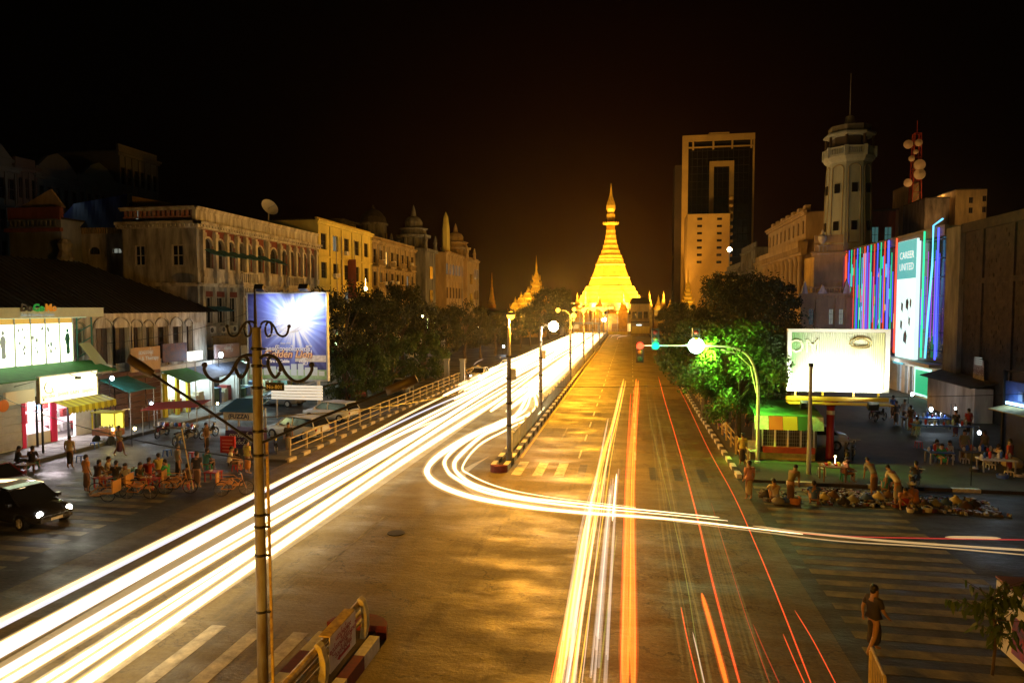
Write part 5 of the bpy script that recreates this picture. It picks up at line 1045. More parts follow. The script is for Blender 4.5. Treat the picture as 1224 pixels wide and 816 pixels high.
for i in range(n_):
    u0, u1 = .9 + (fq.w - .5) * i / n_, .9 + (fq.w - .5) * (i + 1) / n_; b = MB(); b.slab([fq.pt(u0, 3.0, .05), fq.pt(u1, 3.0, .05), fq.pt(u1, 2.72, .95), fq.pt(u0, 2.72, .95)], (0, 0, -.02))
    um = (u0 + u1) / 2; b.slab([fq.pt(u0, 2.72, .95), fq.pt(u1, 2.72, .95), fq.pt(u1, 2.4, .97), fq.pt(um, 2.28, .97), fq.pt(u0, 2.4, .97)], (.015, 0, 0)); obj('awning_strip', b, (YC, YC2)[i % 2], ya)
lamp('POINT', fq.pt(2, 4.0, 1.6), 60, (.9, 1, .4), .3, bb)

def shopfront(label, pa, pb, sign=None, signm=None, aw=None, inner=None, room=(.6, .6, .55), goods=6, H=3.6, txtm=None, X=-34.3, power=120, lc=(.85, .95, 1), signz=(3.7, 4.9)):
    f = Face((X, yX(pa, X)), (X, yX(pb, X))); t = thing('shopfront', label, 'shop', f.pt(f.w / 2, .2, 0)); rm = mat('shop_room_%d' % pa, room, .7, var=.2, scale=2)
    b = MB()
    if inner:
        d = X - 2.9; y0_, y1_ = f.p.y, f.p.y + f.w
        b.box(d - .1, d, y0_, y1_, .2, H); b.box(d, X, y0_, y0_ + .1, .2, H); b.box(d, X, y1_ - .1, y1_, .2, H); b.box(d, X, y0_, y1_, H, H + .1); obj('room', b, rm, t)
        b = MB(); b.box(X - 1.6, X - 1.5, y0_ + .5, y1_ - .5, H - .22, H - .12); obj('tube_light', b, glow('tube_%d' % pa, inner, 7), t)
        lamp('AREA', (X - 1.2, (y0_ + y1_) / 2, H - .3), power, inner, min(3, f.w * .6), t, aim=(X - .8, (y0_ + y1_) / 2, 0))
        for q in range(goods):
            b = MB(); u = .4 + (f.w - 1) * ((q * .37) % 1); z = .25; hh = rnd.uniform(.5, 1.3); f.box(b, u, u + rnd.uniform(.35, .7), z, z + hh, -rnd.uniform(.9, 2.3), -rnd.uniform(.3, .6)); obj('goods_case', b, mat('case_%d' % (q % 5), ((.3, .05, .04), (.1, .15, .3), (.5, .45, .3), (.12, .2, .12), (.6, .6, .6))[q % 5], .6), t)
        for q in range(goods):
            b = MB(); u = .3 + (f.w - .8) * q / goods; f.box(b, u, u + .45, 1.6, 2.3, -2.88, -2.78); obj('shelf_box', b, mat('case_%d' % (q % 5), (.3, .05, .04), .6), t)
    else:
        k = max(2, int(f.w / 1.6))
        for q in range(k):
            b = MB()
            for z in range(8): f.box(b, f.w * q / k + .05, f.w * (q + 1) / k - .05, .22 + z * .4, .22 + z * .4 + .37, -.03 * (z % 2), .03)
            obj('shutter', b, rm, t)
    b = MB(); f.box(b, 0, f.w, H, 4.0, -.3, .0); obj('lintel', b, rm, t)
    if aw:
        b = MB(); pts = [f.pt(0, 3.7, .02), f.pt(f.w, 3.7, .02), f.pt(f.w, 2.9, 2.2), f.pt(f.w * .5, 3.0, 2.25), f.pt(0, 2.9, 2.2)]; b.slab(pts, (0, 0, -.05)); obj('awning', b, aw, t)
        for u in (.15, f.w - .15): b = MB(); b.tube([f.pt(u, .2, 2.1), f.pt(u, 2.9, 2.1)], .03, 5); obj('awning_post', b, STEEL, t)
    if signm:
        b = MB(); f.box(b, .1, f.w - .1, signz[0], signz[1], .05, .15); s_ = obj('sign_board', b, signm, t)
        if sign:
            for i, tx in enumerate(sign.split('\n')): link('lettering', text_mesh(tx, .42, txtm or INK, .004), s_, f.pt(f.w / 2, signz[1] - .5 - i * .45, .16), rot=(pi / 2, 0, pi / 2))
    return t, f
TEALS = mat('teal_tarpaulin', (.03, .2, .18), .6, var=.4, scale=2)
shopfront('closed brown shutters under a teal tarpaulin, right of the glowing cream billboard', 116, 150, aw=TEALS, room=(.1, .045, .025))
_, fT = shopfront('closed shop with a tan hoarding lettered Therapy over brown shutters', 151, 189, sign='\u1006\u1031\u1038\u1001\u1014\u103a\u1038\nMed & Therapy', signm=mat('hoarding_tan', (.45, .32, .18), .7, var=.2, scale=2), room=(.1, .045, .025), signz=(3.9, 5.6))
_, fS = shopfront('open white lit shop with yellow pillars and a green awning', 190, 221, sign=None, signm=mat('picture_sign', (.14, .06, .05), .6, var=.8, scale=3, dark=(.03, .05, .12)), aw=GREENC, inner=(.85, 1, .9), goods=7, power=330, signz=(4.3, 5.7))
for u in (.1, fS.w * .5, fS.w - .2):
    b = MB(); fS.box(b, u, u + .35, .2, 3.5, .01, .2); obj('yellow_pillar', b, YC, bpy.data.objects['shopfront.002'])
shopfront('pale lit stall with crowded cases beside the shop with yellow pillars', 222, 252, aw=mat('canopy_blue_grey', (.2, .25, .35), .7, var=.3, scale=2), inner=(.75, .95, 1), goods=8, power=220)
shopfront('lit shop with a blue-grey canopy just left of the billboard foot', 253, 284, aw=mat('canopy_blue_grey', (.2, .25, .35)), inner=(.7, .95, 1), goods=8, power=240, sign='\u1015\u1014\u103a\u1038\u1001\u103c\u1036', signm=mat('sign_dusty_pink', (.4, .3, .3), .7), signz=(4.1, 5.3))
shopfront('teal lit open shop partly hidden behind the foreground pole', 285, 342, inner=(.6, 1, .95), goods=10, power=420, room=(.4, .6, .58), sign='\u1005\u102c\u1038\u101e\u1031\u102c\u1000\u103a\u1006\u102d\u102f\u1004\u103a', signm=mat('sign_cream', (.55, .5, .4), .7), signz=(4.0, 5.0))
for i, (pa, pb) in enumerate(((346, 372), (374, 400), (403, 432), (436, 470), (474, 505), (509, 532))):
    shopfront(['dim shop right behind the billboard', 'dim shop behind the parked white cars', 'shop glowing through the trees, left of the rounded bush', 'shop with green light among the tree trunks', 'shop glimmering under the trees near the turret', 'last lit shop before the road bends behind the trees'][i], pa, pb, inner=((.7, .9, 1), (1, .8, .5), (.6, 1, .8), (.5, 1, .5), (1, .9, .5), (.8, .9, 1))[i], goods=5, power=90, aw=GREENC if i % 2 else None)
# white box sign and flood lamps over the tents
p = onX(233, 425, -33.5); t = thing('box_sign', 'small blank glowing white box sign above the green awning', 'sign', p); b = MB(); b.box(p.x - .15, p.x + .15, p.y - .75, p.y + .75, p.z - .35, p.z + .35); obj('lit_face', b, glow('box_sign_light', (1, .97, .85), 1.8), t); b = MB(); b.tube([(p.x, p.y, .2), (p.x, p.y, p.z - .35)], .05, 5); obj('post', b, STEEL, t)
def stall_lamp(px, py, X, label, bulb, r=.16, pw=60, c=COOL, grp='bare lamps over stalls', base=0):
    p = onX(px, py, X) if X is not None else None
    t = thing('stall_lamp', label, 'lamp', (p.x, p.y, base), group=grp); b = MB(); b.tube([(p.x - .25, p.y + .05, base), (p.x - .25, p.y + .05, p.z + .3), (p.x, p.y, p.z + .3), (p.x, p.y, p.z + .1)], .025, 5); obj('pole', b, BLACKM, t)
    b = MB(); b.ball(p, r * .52, 10, 1.3); obj('bulb', b, bulb, t); lamp('POINT', (p.x + .1, p.y - .3, p.z - .1), pw * .3, c, .1, t); return t
BW = glow('stall_bulb_cool', (.75, .9, 1), 25); BY = glow('stall_bulb_warm', (1, .75, .3), 25)
stall_lamp(134, 452, -33, 'slanting white tube lamp on the wall right of the glowing cream billboard', BW, .22, 160)
stall_lamp(181, 482, -31.8, 'bright bluish bulb before the brown shutters', BW, .17, 160)
stall_lamp(161, 512, -29.5, 'warm bulb over the tea stalls, with long rays in the photo', BY, .16, 120, (1, .7, .3))
stall_lamp(135, 513, -31, 'yellow bulb inside the glass food cart', BY, .14, 90, (1, .8, .2))
stall_lamp(260, 482, -30.5, 'orange bulb before the teal lit shop', BY, .16, 100, (1, .55, .2))
stall_lamp(264, 424, -33.4, 'blue-white floodlight glaring over the blue-grey canopy', BW, .35, 420)
stall_lamp(427, 401, -31, 'blue-white lamp shining through the trees', BW, .28, 220)
stall_lamp(602, 414, -22, 'white lamp beyond the first lamp post', BW, .35, 200)
stall_lamp(536, 436, -20.6, 'small orange lamp on a gate pier under the trees', BY, .16, 120, (1, .6, .2))
for i, (px, py, c) in enumerate(((492, 383, 0), (505, 378, 1), (511, 390, 2), (453, 398, 2), (466, 390, 0), (437, 345, 1), (572, 394, 0), (583, 393, 0), (403, 410, 2), (520, 386, 2))):
    b = MB(); p = onX(px, py, -30.5); b.ball(p, .14 + .04 * (i % 3), 8); b.tube([p, (p.x, p.y, p.z + 1.2)], .012, 4); tag(obj('hanging_bulb', b, (BW, BY, glow('stall_bulb_green', (.6, 1, .5), 8))[c]), ['white point of light, highest in the trees under the turret', 'amber point of light in the trees, right of the highest white one', 'greenish light low in the trees before the turret', 'greenish light glimmering in the trees before the yellow house', 'white light glimmering in the trees before the brown terrace', 'amber light high in the leaves before the yellow house', 'left of two small white lights beside the nearest lamp head', 'right of two small white lights beside the nearest lamp head', 'greenish light just right of the blue billboard', 'greenish light in the trees right of the nearer turret'][i], 'lamp', 'lights glimmering through the street trees')

# ================================================================== GOLDEN LION BILLBOARD
YBB = 48.0; gA, gB = onY(297, 400, YBB), onY(390, 400, YBB); zb0, zb1 = onY(343, 453, YBB).z, onY(343, 351, YBB).z; fG = Face((gA.x, YBB), (gB.x, YBB))
gb_ = thing('billboard', 'large blue floodlit billboard lettered Golden Lion behind the foreground pole', 'billboard', fG.pt(fG.w / 2, 0, 0))
m = bpy.data.materials.new('blue_burst_print'); m.use_nodes = True; t = m.node_tree; bs_ = t.nodes['Principled BSDF']; bs_.inputs['Roughness'].default_value = .5
co = t.nodes.new('ShaderNodeTexCoord'); mp = t.nodes.new('ShaderNodeMapping'); t.links.new(co.outputs['Generated'], mp.inputs[0]); mp.inputs['Location'].default_value = (-.6, 0, -.68); mp.inputs['Scale'].default_value = (1, 0, 1)
gr_ = t.nodes.new('ShaderNodeVectorMath'); gr_.operation = 'LENGTH'; t.links.new(mp.outputs[0], gr_.inputs[0])
sp = t.nodes.new('ShaderNodeSeparateXYZ'); t.links.new(mp.outputs[0], sp.inputs[0]); an = t.nodes.new('ShaderNodeMath'); an.operation = 'ARCTAN2'; t.links.new(sp.outputs[0], an.inputs[0]); t.links.new(sp.outputs[2], an.inputs[1])
wn = t.nodes.new('ShaderNodeTexNoise'); wn.noise_dimensions = '1D'; wn.inputs['Scale'].default_value = 5; t.links.new(an.outputs[0], wn.inputs['W'])
ma = t.nodes.new('ShaderNodeMath'); ma.operation = 'MULTIPLY_ADD'; ma.inputs[1].default_value = .35; t.links.new(wn.outputs[0], ma.inputs[0]); t.links.new(gr_.outputs['Value'], ma.inputs[2])
cr = t.nodes.new('ShaderNodeValToRGB'); t.links.new(ma.outputs[0], cr.inputs[0])
el = cr.color_ramp.elements; el[0].position = .34; el[0].color = (.85, .9, 1, 1); el[1].position = .82; el[1].color = (.025, .03, .16, 1); e2 = cr.color_ramp.elements.new(.46); e2.color = (.28, .38, .85, 1); e3 = cr.color_ramp.elements.new(.60); e3.color = (.12, .15, .5, 1)
t.links.new(cr.outputs[0], bs_.inputs['Base Color']); BURST = m
b = MB(); fG.box(b, 0, fG.w, zb0, zb1, -.12, 0); bd = obj('printed_face', b, BURST, gb_)
b = MB(); fG.box(b, -.1, 0, zb0 - .1, zb1 + .1, -.3, .04); fG.box(b, fG.w, fG.w + .1, zb0 - .1, zb1 + .1, -.3, .04); fG.box(b, 0, fG.w, zb1, zb1 + .1, -.3, .04); fG.box(b, 0, fG.w, zb0 - .1, zb0, -.3, .04); obj('frame', b, STEEL, gb_)
b = MB(); fG.box(b, .02, fG.w - .02, zb0 + .02, zb0 + .75, .002, .012)
obj('picture_strip', b, mat('city_strip_print', (.35, .5, .4), .6, var=.8, scale=1.2, dark=(.1, .3, .05)), bd)
b = MB()
for i in range(11): u = .1 + i * fG.w / 11.3; hh = rnd.uniform(.25, 1.0); fG.box(b, u, u + fG.w / 14, zb0 + .3, zb0 + .4 + hh, .013, .02)
obj('printed_towers', b, mat('print_pale_blue', (.55, .68, .75), .6), bd)
b = MB(); fG.box(b, fG.w * .6, fG.w - .05, zb0 + 1.35, zb0 + 1.85, .006, .014); obj('white_print_band', b, KWHT, bd)
def gtext(tx, size, px, py, m, bold=0, shear=0, out=.03, ext=.012): p = fG.pt(fG.u(px), fG.z(px, py), out); return link('lettering', text_mesh(tx, size, m, ext, bold=bold, shear=shear), bd, p, rot=(pi / 2, 0, 0))
PWH = mat('print_white', (.85, .85, .85), .5); PCO = mat('print_cream_orange', (.8, .5, .28), .5)
gtext('since 1991', .2, 341, 411, PWH); gtext('\u101b\u103d\u103e\u1031\u1001\u103c\u1004\u103a\u1039\u101e\u1031\u1037\u101d\u102b\u101a\u102c\u1000\u103c\u102d\u102f\u1038', .42, 343, 419, PWH, .01)
gtext('Golden Lion', .78, 343, 427, KRED, .05, .25, .02); gtext('Golden Lion', .78, 343, 427, PCO, .018, .25, .035); gtext('Wire & Cable', .34, 331, 433, PWH, .015); gtext('\u1000\u103c\u102d\u102f\u1038', .36, 361, 433, PWH, .01)
b = MB()
for i in range(3):
    pts = [fG.pt(fG.u(347) + (1.0 + .35 * i) * cos(a) * 1.2, fG.z(345, 384) + (.8 + .25 * i) * sin(a + i * .7), .012) for a in [2 * pi * q / 28 for q in range(29)]]; b.tube(pts, .02, 4)
obj('orbit_print', b, PWH, bd)
b = MB()
for u in (.8, fG.w - .8): b.tube([fG.pt(u, 0, -.25), fG.pt(u, zb1, -.25)], .14, 8)
b.tube([fG.pt(.8, zb0 - 1.5, -.25), fG.pt(fG.w - .8, zb0 - .1, -.25)], .06, 5); obj('support_post', b, STEEL, gb_)
for px in (320, 372):
    u = fG.u(px); b = MB(); b.tube([fG.pt(u, zb1 + .1, 0), fG.pt(u, zb1 + .5, 1.0)], .03, 5); b.cbox(fG.pt(u, zb1 + .42, 1.1), .7, .4, .4, 0, rx=-.5); obj('flood_lamp', b, BLACKM, gb_)
    lamp('SPOT', fG.pt(u + (.4 if px > 350 else .8), zb1 + .15, 1.5), 1100 if px > 350 else 350, (.82, .88, 1), .25, gb_, aim=fG.pt(u - .2, zb1 - 1.6, 0), angle=125, blend=.9)
lamp('SPOT', fG.pt(fG.w / 2, zb0 - .4, 4.2), 170, (.85, .9, 1), .3, gb_, aim=fG.pt(fG.w / 2, zb0 + 2.6, 0), angle=100, blend=.9)
sl = thing('slatted_board', 'white slatted lit board below the Golden Lion billboard', 'board', fG.pt(fG.u(360), 0, .3)); SLM = mat('slat_cream', (.75, .72, .62), .6, emis=(1, .93, .75), es=.55)
z0_, z1_ = fG.z(360, 477), fG.z(360, 459.5)
for i in range(5): b = MB(); fG.box(b, fG.u(325), fG.u(386), z0_ + (z1_ - z0_) * i / 5 + .02, z0_ + (z1_ - z0_) * (i + 1) / 5 - .03, .25, .32); obj('slat', b, SLM, sl)
b = MB()
for px in (330, 382): fG.box(b, fG.u(px), fG.u(px) + .1, 0, z1_, .18, .25)
obj('post', b, STEEL, sl)

# ================================================================== SMALL STREET FURNITURE LEFT
p = at(287, 534, 0.13); kb = thing('blue_booth', 'small booth with blue roof and white sign lettered FUZZA, just left of the foreground pole', 'booth', (p.x, p.y, 0)); BX, BY_ = p.x, p.y
b = MB(); b.box(BX - .95, BX + .95, BY_, BY_ + 1.4, 0.05, 1.1); obj('counter', b, mat('booth_purple', (.06, .03, .12), .6), kb)
link('lettering', text_mesh('\u101c\u1000\u103a\u1016\u1000\u103a\u101b\u100a\u103a', .32, PWH, .004), kb, (BX + .25, BY_ - .01, .72), rot=(pi / 2, 0, 0)); link('lettering', text_mesh('\u1000\u102d\u1010\u103a\u1019\u102f\u1014\u103a\u1037', .3, PWH, .004), kb, (BX + .25, BY_ - .01, .3), rot=(pi / 2, 0, 0))
b = MB()
for x in (BX - .9, BX + .9): b.box(x - .04, x + .04, BY_ + .02, BY_ + .1, 1.1, 2.3); b.box(x - .04, x + .04, BY_ + 1.3, BY_ + 1.38, 1.1, 2.3)
obj('post', b, STEEL, kb)
b = MB(); b.box(BX - 1.0, BX + .95, BY_ - .08, BY_ - .02, 1.75, 2.2); o = obj('name_board', b, KWHT, kb); link('lettering', text_mesh('(FUZZA)', .36, mat('print_navy', (.02, .04, .15), .5), .004, bold=.01), o, (BX, BY_ - .085, 1.86), rot=(pi / 2, 0, 0))
b = MB(); b.slab([(BX - 1.1, BY_ - .3, 2.25), (BX + 1.05, BY_ - .3, 2.25), (BX + 1.05, BY_ + 1.5, 2.75), (BX - 1.1, BY_ + 1.5, 2.75)], (0, 0, .08)); obj('roof', b, mat('booth_roof_blue', (.02, .12, .4), .5), kb)
p = at(273, 557, 0); t = thing('red_letterboard', 'red square board on a post among the tea tables', 'sign', (p.x, p.y, 0)); z0_, z1_ = onY(273, 541, p.y).z, onY(273, 521, p.y).z
b = MB(); b.box(p.x - .42, p.x + .42, p.y - .05, p.y + .05, z0_, z1_); o = obj('board', b, mat('board_red', (.5, .02, .02), .5, var=.2, scale=4), t)
b = MB()
for i in range(4): b.box(p.x - .3, p.x + .3, p.y - .06, p.y - .052, z0_ + .12 + i * .18, z0_ + .17 + i * .18)
obj('printed_line', b, mat('print_pale_red', (.7, .3, .25), .6), o); b = MB(); b.tube([(p.x, p.y, 0), (p.x, p.y, z0_)], .04, 6); obj('post', b, BLACKM, t)
for px, py, lb in ((520, 431.5, 'left'), (0, 0, '')):
    if not px: continue
for px, lb in ((534, 'left square gate pier with a lamp on top under the trees'), (553, 'right square gate pier under the trees')):
    p = at(px, 457, 0); b = MB(); b.box(p.x - .25, p.x + .25, p.y - .25, p.y + .25, 0, 2.5); b.box(p.x - .33, p.x + .33, p.y - .33, p.y + .33, 2.5, 2.65); tag(obj('gate_pier', b, CONC), lb, 'pier')

# ================================================================== RIGHT SIDE: SIGNALS, POSTS, KIOSK, BILLBOARD
TRX, TRY = at(882, 541, .13).x, at(882, 541, .13).y
p = at(905.5, 553, .13); sp_ = thing('traffic_signal', 'curved white signal mast reaching over the right carriageway with red and green lights', 'traffic signal', (p.x, p.y, .13)); SX, SY = p.x, p.y
zA = onY(832, 412.5, SY).z; WPNT = mat('mast_white', (.6, .6, .56), .5, var=.25, scale=4)
path = [onY(905.5, 545, SY), onY(906, 500, SY), onY(906, 465, SY), onY(902, 440, SY), onY(893, 424, SY), onY(878, 416, SY), onY(862, 414, SY), onY(830, 413, SY), onY(762, 413, SY)]
path[0].z = .13; b = MB(); b.smooth = True; b.tube(spline(path, 4), [.095 - .0018 * i for i in range(33)], 10); obj('mast', b, WPNT, sp_)
b = MB(); b.lathe([(.16, 0), (.16, .1), (.1, .14)], 10, (SX, SY, .13)); obj('base_plate', b, STEEL, sp_)
b = MB(); b.tube([onY(904, 470, SY) + Vector((0,0,0)), onY(897, 438, SY), onY(880, 422, SY), onY(862, 418, SY)], .03, 6); obj('brace', b, WPNT, sp_)
LR, LG, LGW = glow('signal_red', (1, .06, .02), 5), glow('signal_green', (.01, 1, .28), 3.5), glow('signal_glare', (.6, 1, .8), 25)
LOFF = [mat('lens_off_%d' % i, c, .3) for i, c in enumerate(((.12, .01, .01), (.12, .08, .01), (.01, .08, .04)))]
for px, on, lit, rr, pw, cc in ((765, 0, LR, .19, 70, (1, .12, .03)), (783.5, 2, LG, .2, 90, (.05, 1, .55)), (832, 2, LGW, .42, 420, (.5, 1, .3))):
    q = onY(px, 413, SY); b = MB(); zc = q.z; 
    off = {0: .0, 2: .0}[on]; zs_ = [zc + off + (on - i) * .36 for i in range(3)]
    b.box(q.x - .2, q.x + .2, q.y - .02, q.y + .22, min(zs_) - .22, max(zs_) + .22); hd = obj('signal_head', b, BLACKM, sp_)
    for i, z in enumerate(zs_):
        c_ = lit if i == on else LOFF[i]; r_ = rr if i == on else .13
        b = MB(); b.lathe([(.001, 0), (r_ * .7, .03), (r_, .08), (r_, .12)], 16); link('lens', b.mesh('lens', c_), hd, (q.x, q.y - .14, z), rot=(-pi / 2, 0, 0))
        b = MB(); b.tube([(q.x + .17 * cos(a), q.y - .12, z + .17 * sin(a)) for a in [pi * k_ / 8 for k_ in range(9)]], .012, 4); obj('visor', b, BLACKM, hd)
    lamp('POINT', (q.x, q.y - .55, zc), pw, cc, .2, sp_)
lamp('SPOT', (onY(832, 413, SY).x + .3, SY + .3, zA), 8000, (.34, 1, .06), .2, sp_, aim=(TRX, TRY, 4.6), angle=120, blend=.7)
p = at(966.5, 566, .13); t = thing('plain_post', 'plain grey post before the lit trivision billboard', 'post', (p.x, p.y, 0)); b = MB(); b.lathe([(.12, .1), (.1, 2), (.085, onY(966, 438, p.y).z)], 12, (p.x, p.y, 0)); obj('shaft', b, CONC, t); b = MB(); b.lathe([(.1, 0), (.12, .03), (.12, .14), (.08, .17)], 10, (p.x, p.y, onY(966, 438, p.y).z)); obj('cap', b, BLACKM, t)
# the trivision billboard
YR = 39.6; rA, rB = onY(940.5, 430, YR), onY(1063, 430, YR); fR = Face((rA.x, YR), (rB.x, YR)); z0r, z1r = onY(1000, 468, YR).z, onY(1000, 393, YR).z
tb = thing('billboard', 'glaring white floodlit billboard of vertical slats on a single red column', 'billboard', (fR.pt(fR.u(996), 0, 0)))
def printm(name, c): return mat(name, c, .6)
n_ = 44; w_ = (fR.w - .5) / n_
for grp_, sel in (('green', range(0, 9)), ('pale', range(9, 36)), ('cream', range(36, 44))):
    pass
for i in range(n_):
    f_ = i / (n_ - 1); g1 = max(0, 1 - f_ / .24); g2 = max(0, (f_ - .8) / .2)
    c = (.62 - .42 * g1, .66 - .2 * g1 - .05 * g2, .5 - .34 * g1 - .2 * g2)
    key = 'slat_print_%d' % i; b = MB(); u = .25 + i * w_; P = [fR.pt(u + .004, z0r + .2, .02), fR.pt(u + w_ * .5, z0r + .2, .05), fR.pt(u + w_ - .004, z0r + .2, .02), fR.pt(u + w_ * .5, z0r + .2, -.06)]
    b.slab(P, (0, 0, z1r - z0r - .4)); obj('slat', b, mat(key, c, .6), tb)
b = MB(); fR.box(b, 0, .22, z0r, z1r, -.2, .08); fR.box(b, fR.w - .22, fR.w, z0r, z1r, -.2, .08); fR.box(b, .22, fR.w - .22, z1r - .18, z1r, -.2, .08); fR.box(b, .22, fR.w - .22, z0r, z0r + .18, -.2, .08); obj('frame', b, mat('frame_white', (.75, .75, .68), .5), tb)
b = MB(); fR.box(b, .1, fR.w - .1, z0r + .1, z1r - .1, -.3, -.21); obj('back_panel', b, STEEL, tb)
o = link('lettering', text_mesh('OM', 1.05, mat('print_light_green', (.75, .85, .5), .5), .01, bold=.0), tb, fR.pt(fR.u(962), fR.z(962, 421), .07), rot=(pi / 2, 0, 0))
b = MB(); c_ = fR.pt(fR.u(1029.5), fR.z(1029, 410), .07)
for ra, rb_ in ((.56, .3), (.4, .2)): b.tube([c_ + Vector((ra * cos(2 * pi * q / 24), 0, rb_ * sin(2 * pi * q / 24))) for q in range(25)], .025, 4)
obj('oval_emblem', b, mat('print_gold', (.5, .38, .12), .5), tb)
b = MB(); fR.box(b, fR.u(981), fR.u(1035), fR.z(1000, 458.7), fR.z(1000, 458), .056, .06); obj('print_line', b, INK, tb)
YL_ = mat('girder_yellow', (.65, .42, .03), .5, var=.2, scale=3)
zg = z0r - .5; b = MB(); fR.box(b, 0, fR.w, zg, zg + .22, -.15, .1); fR.box(b, 0, fR.w, zg - .12, zg - .06, -.1, .9); obj('girder', b, YL_, tb)
b = MB()
for px in (952, 985, 1022, 1052): fR.box(b, fR.u(px), fR.u(px) + .09, zg + .22, z0r, -.1, 0)
obj('bracket', b, YL_, tb)
for px in (959.5, 1038.5):
    u = fR.u(px); q = fR.pt(u, zg - .1, 1.05); b = MB(); b.cbox(q, .5, .3, .36, 0, rx=.4); o = obj('flood_lamp', b, BLACKM, tb)
    lamp('SPOT', fR.pt(u, zg + .12, 1.45), 1500, (1, 1, .82), .2, tb, aim=fR.pt(u + (.3 if px < 1000 else -.5), z0r + 1.75, 0), angle=125, blend=.8)
    if px < 1000: lamp('POINT', fR.pt(u - .3, zg + .5, .9), 120, (.7, 1, .25), .2, tb)
q = fR.pt(fR.u(996), 0, 0); b = MB(); b.smooth = True; b.lathe([(.24, .13), (.22, .3), (.2, 1.2), (.2, zg - .1)], 16, (q.x, q.y, 0)); obj('column', b, mat('column_red', (.35, .02, .015), .4, var=.2, scale=3), tb)
b = MB(); b.lathe([(.21, 0), (.215, .02), (.215, .2), (.21, .22)], 16, (q.x, q.y, zg - .75)); obj('paper_band', b, KWHT, tb)
b = MB(); b.lathe([(.22, zg - .3), (.38, zg - .12), (.38, zg)], 16, (q.x, q.y, 0)); obj('capital', b, KRED, tb)
# kiosk
p = at(903, 548, .13); YKs = p.y; fk = Face((onY(908, 500, YKs).x, YKs), (onY(977, 500, YKs).x, YKs)); ks = thing('market_kiosk', 'small kiosk with white, red, yellow and green awning panels beside the signal mast', 'kiosk', fk.pt(fk.w / 2, .13, -1))
zk = lambda y: fk.z(940, y)
b = MB(); fk.box(b, 0, fk.w, .13, zk(541), -.1, 0); obj('lower_wall', b, mat('kiosk_yellow', (.5, .42, .12), .7, var=.3, scale=4), ks)
b = MB(); fk.box(b, .2, fk.w - .1, zk(541), zk(534), -.3, .12); obj('red_counter', b, mat('kiosk_red', (.4, .06, .03), .6, var=.3, scale=4), ks)
b = MB(); fk.box(b, 0, fk.w, .13, zk(497), -2.2, -2.1); fk.box(b, 0, .08, .13, zk(497), -2.1, 0); fk.box(b, fk.w - .08, fk.w, .13, zk(497), -2.1, 0); obj('wall', b, mat('kiosk_inner', (.12, .1, .07), .8), ks)
b = MB()
for i in range(5): u = .12 + (fk.w - .3) * i / 4; fk.box(b, u, u + .08, zk(534), zk(497), -.12, -.02)
obj('window_post', b, PWH, ks); b = MB()
for i in range(22): u = .2 + (fk.w - .4) * i / 22; fk.box(b, u, u + .018, zk(534), zk(508), -.09, -.07)
for i in range(6): z = zk(534) + (zk(508) - zk(534)) * i / 6; fk.box(b, .2, fk.w - .1, z, z + .018, -.1, -.08)
obj('grille', b, STEEL, ks)
b = MB(); b.slab([fk.pt(-.3, zk(497), .25), fk.pt(fk.w + .2, zk(497), .25), fk.pt(fk.w + .2, zk(486), -2.3), fk.pt(-.3, zk(486), -2.3)], (0, 0, .05)); obj('roof', b, mat('kiosk_roof_green', (.1, .28, .12), .5, var=.3, scale=3), ks)
for a, c, m_ in ((903, 920, KWHT), (920, 937, mat('panel_vermilion', (.55, .1, .03), .6)), (937, 954.5, mat('panel_yellow', (.6, .38, .04), .6)), (955, 971, mat('panel_dark_green', (.05, .14, .05), .6)), (972, 986, KWHT)):
    b = MB(); b.slab([fk.pt(fk.u(a), zk(496.5), .3), fk.pt(fk.u(c) - .02, zk(496.5), .3), fk.pt(fk.u(c) - .02, zk(512), .5), fk.pt(fk.u(a), zk(512), .5)], (0, .02, 0)); obj('awning_panel', b, m_, ks)
b = MB(); b.box(fk.pt(-.6, 0).x, fk.pt(-.05, 0).x, YKs - .5, YKs + .3, .6, .66); 
for x in (-.58, -.12): 
    for y in (-.45, .2): b.box(fk.pt(x, 0).x, fk.pt(x, 0).x + .05, YKs + y, YKs + y + .05, .13, .6)
b.box(fk.pt(-.6, 0).x, fk.pt(-.05, 0).x, YKs + .22, YKs + .27, .66, 1.1); tag(obj('plastic_chair', b, KWHT), 'pale chair at the left end of the market kiosk', 'chair')

# ================================================================== LED FACADE BUILDING AND ITS NEIGHBOURS
XLd = 26.2; yL0, yL1 = yX(1013.5, XLd), yX(1131, XLd); fL = Face((XLd, yL0), (XLd, yL1)); ld = thing('neon_facade_building', 'building whose front is striped with coloured upright neon tubes', 'building', (XLd + 6, (yL0 + yL1) / 2, 0))
zL = lambda px, py: fL.z(px, py); zTop = zL(1127, 269)
b = MB(); fL.wall(b, 3.4, zTop); obj('dark_front', b, mat('dark_glossy_cladding', (.02, .02, .03), .18, spec=.6), ld)
b = MB(); b.prism([(XLd + .02, yL1), (XLd + .02, yL0), (XLd + 12, yL0), (XLd + 12, yL1)], 3.3, zTop - .1); obj('wall', b, GREYW, ld)
b = MB(); fL.box(b, 0, fL.w, zTop - .9, zTop, .02, .3); obj('top_fascia', b, mat('fascia_grey', (.14, .14, .15), .6), ld)
cR, cG, cB, cV, cC = (1, .08, .03), (.03, .9, .35), (.08, .1, 1), (.6, .12, .9), (.15, .6, 1)
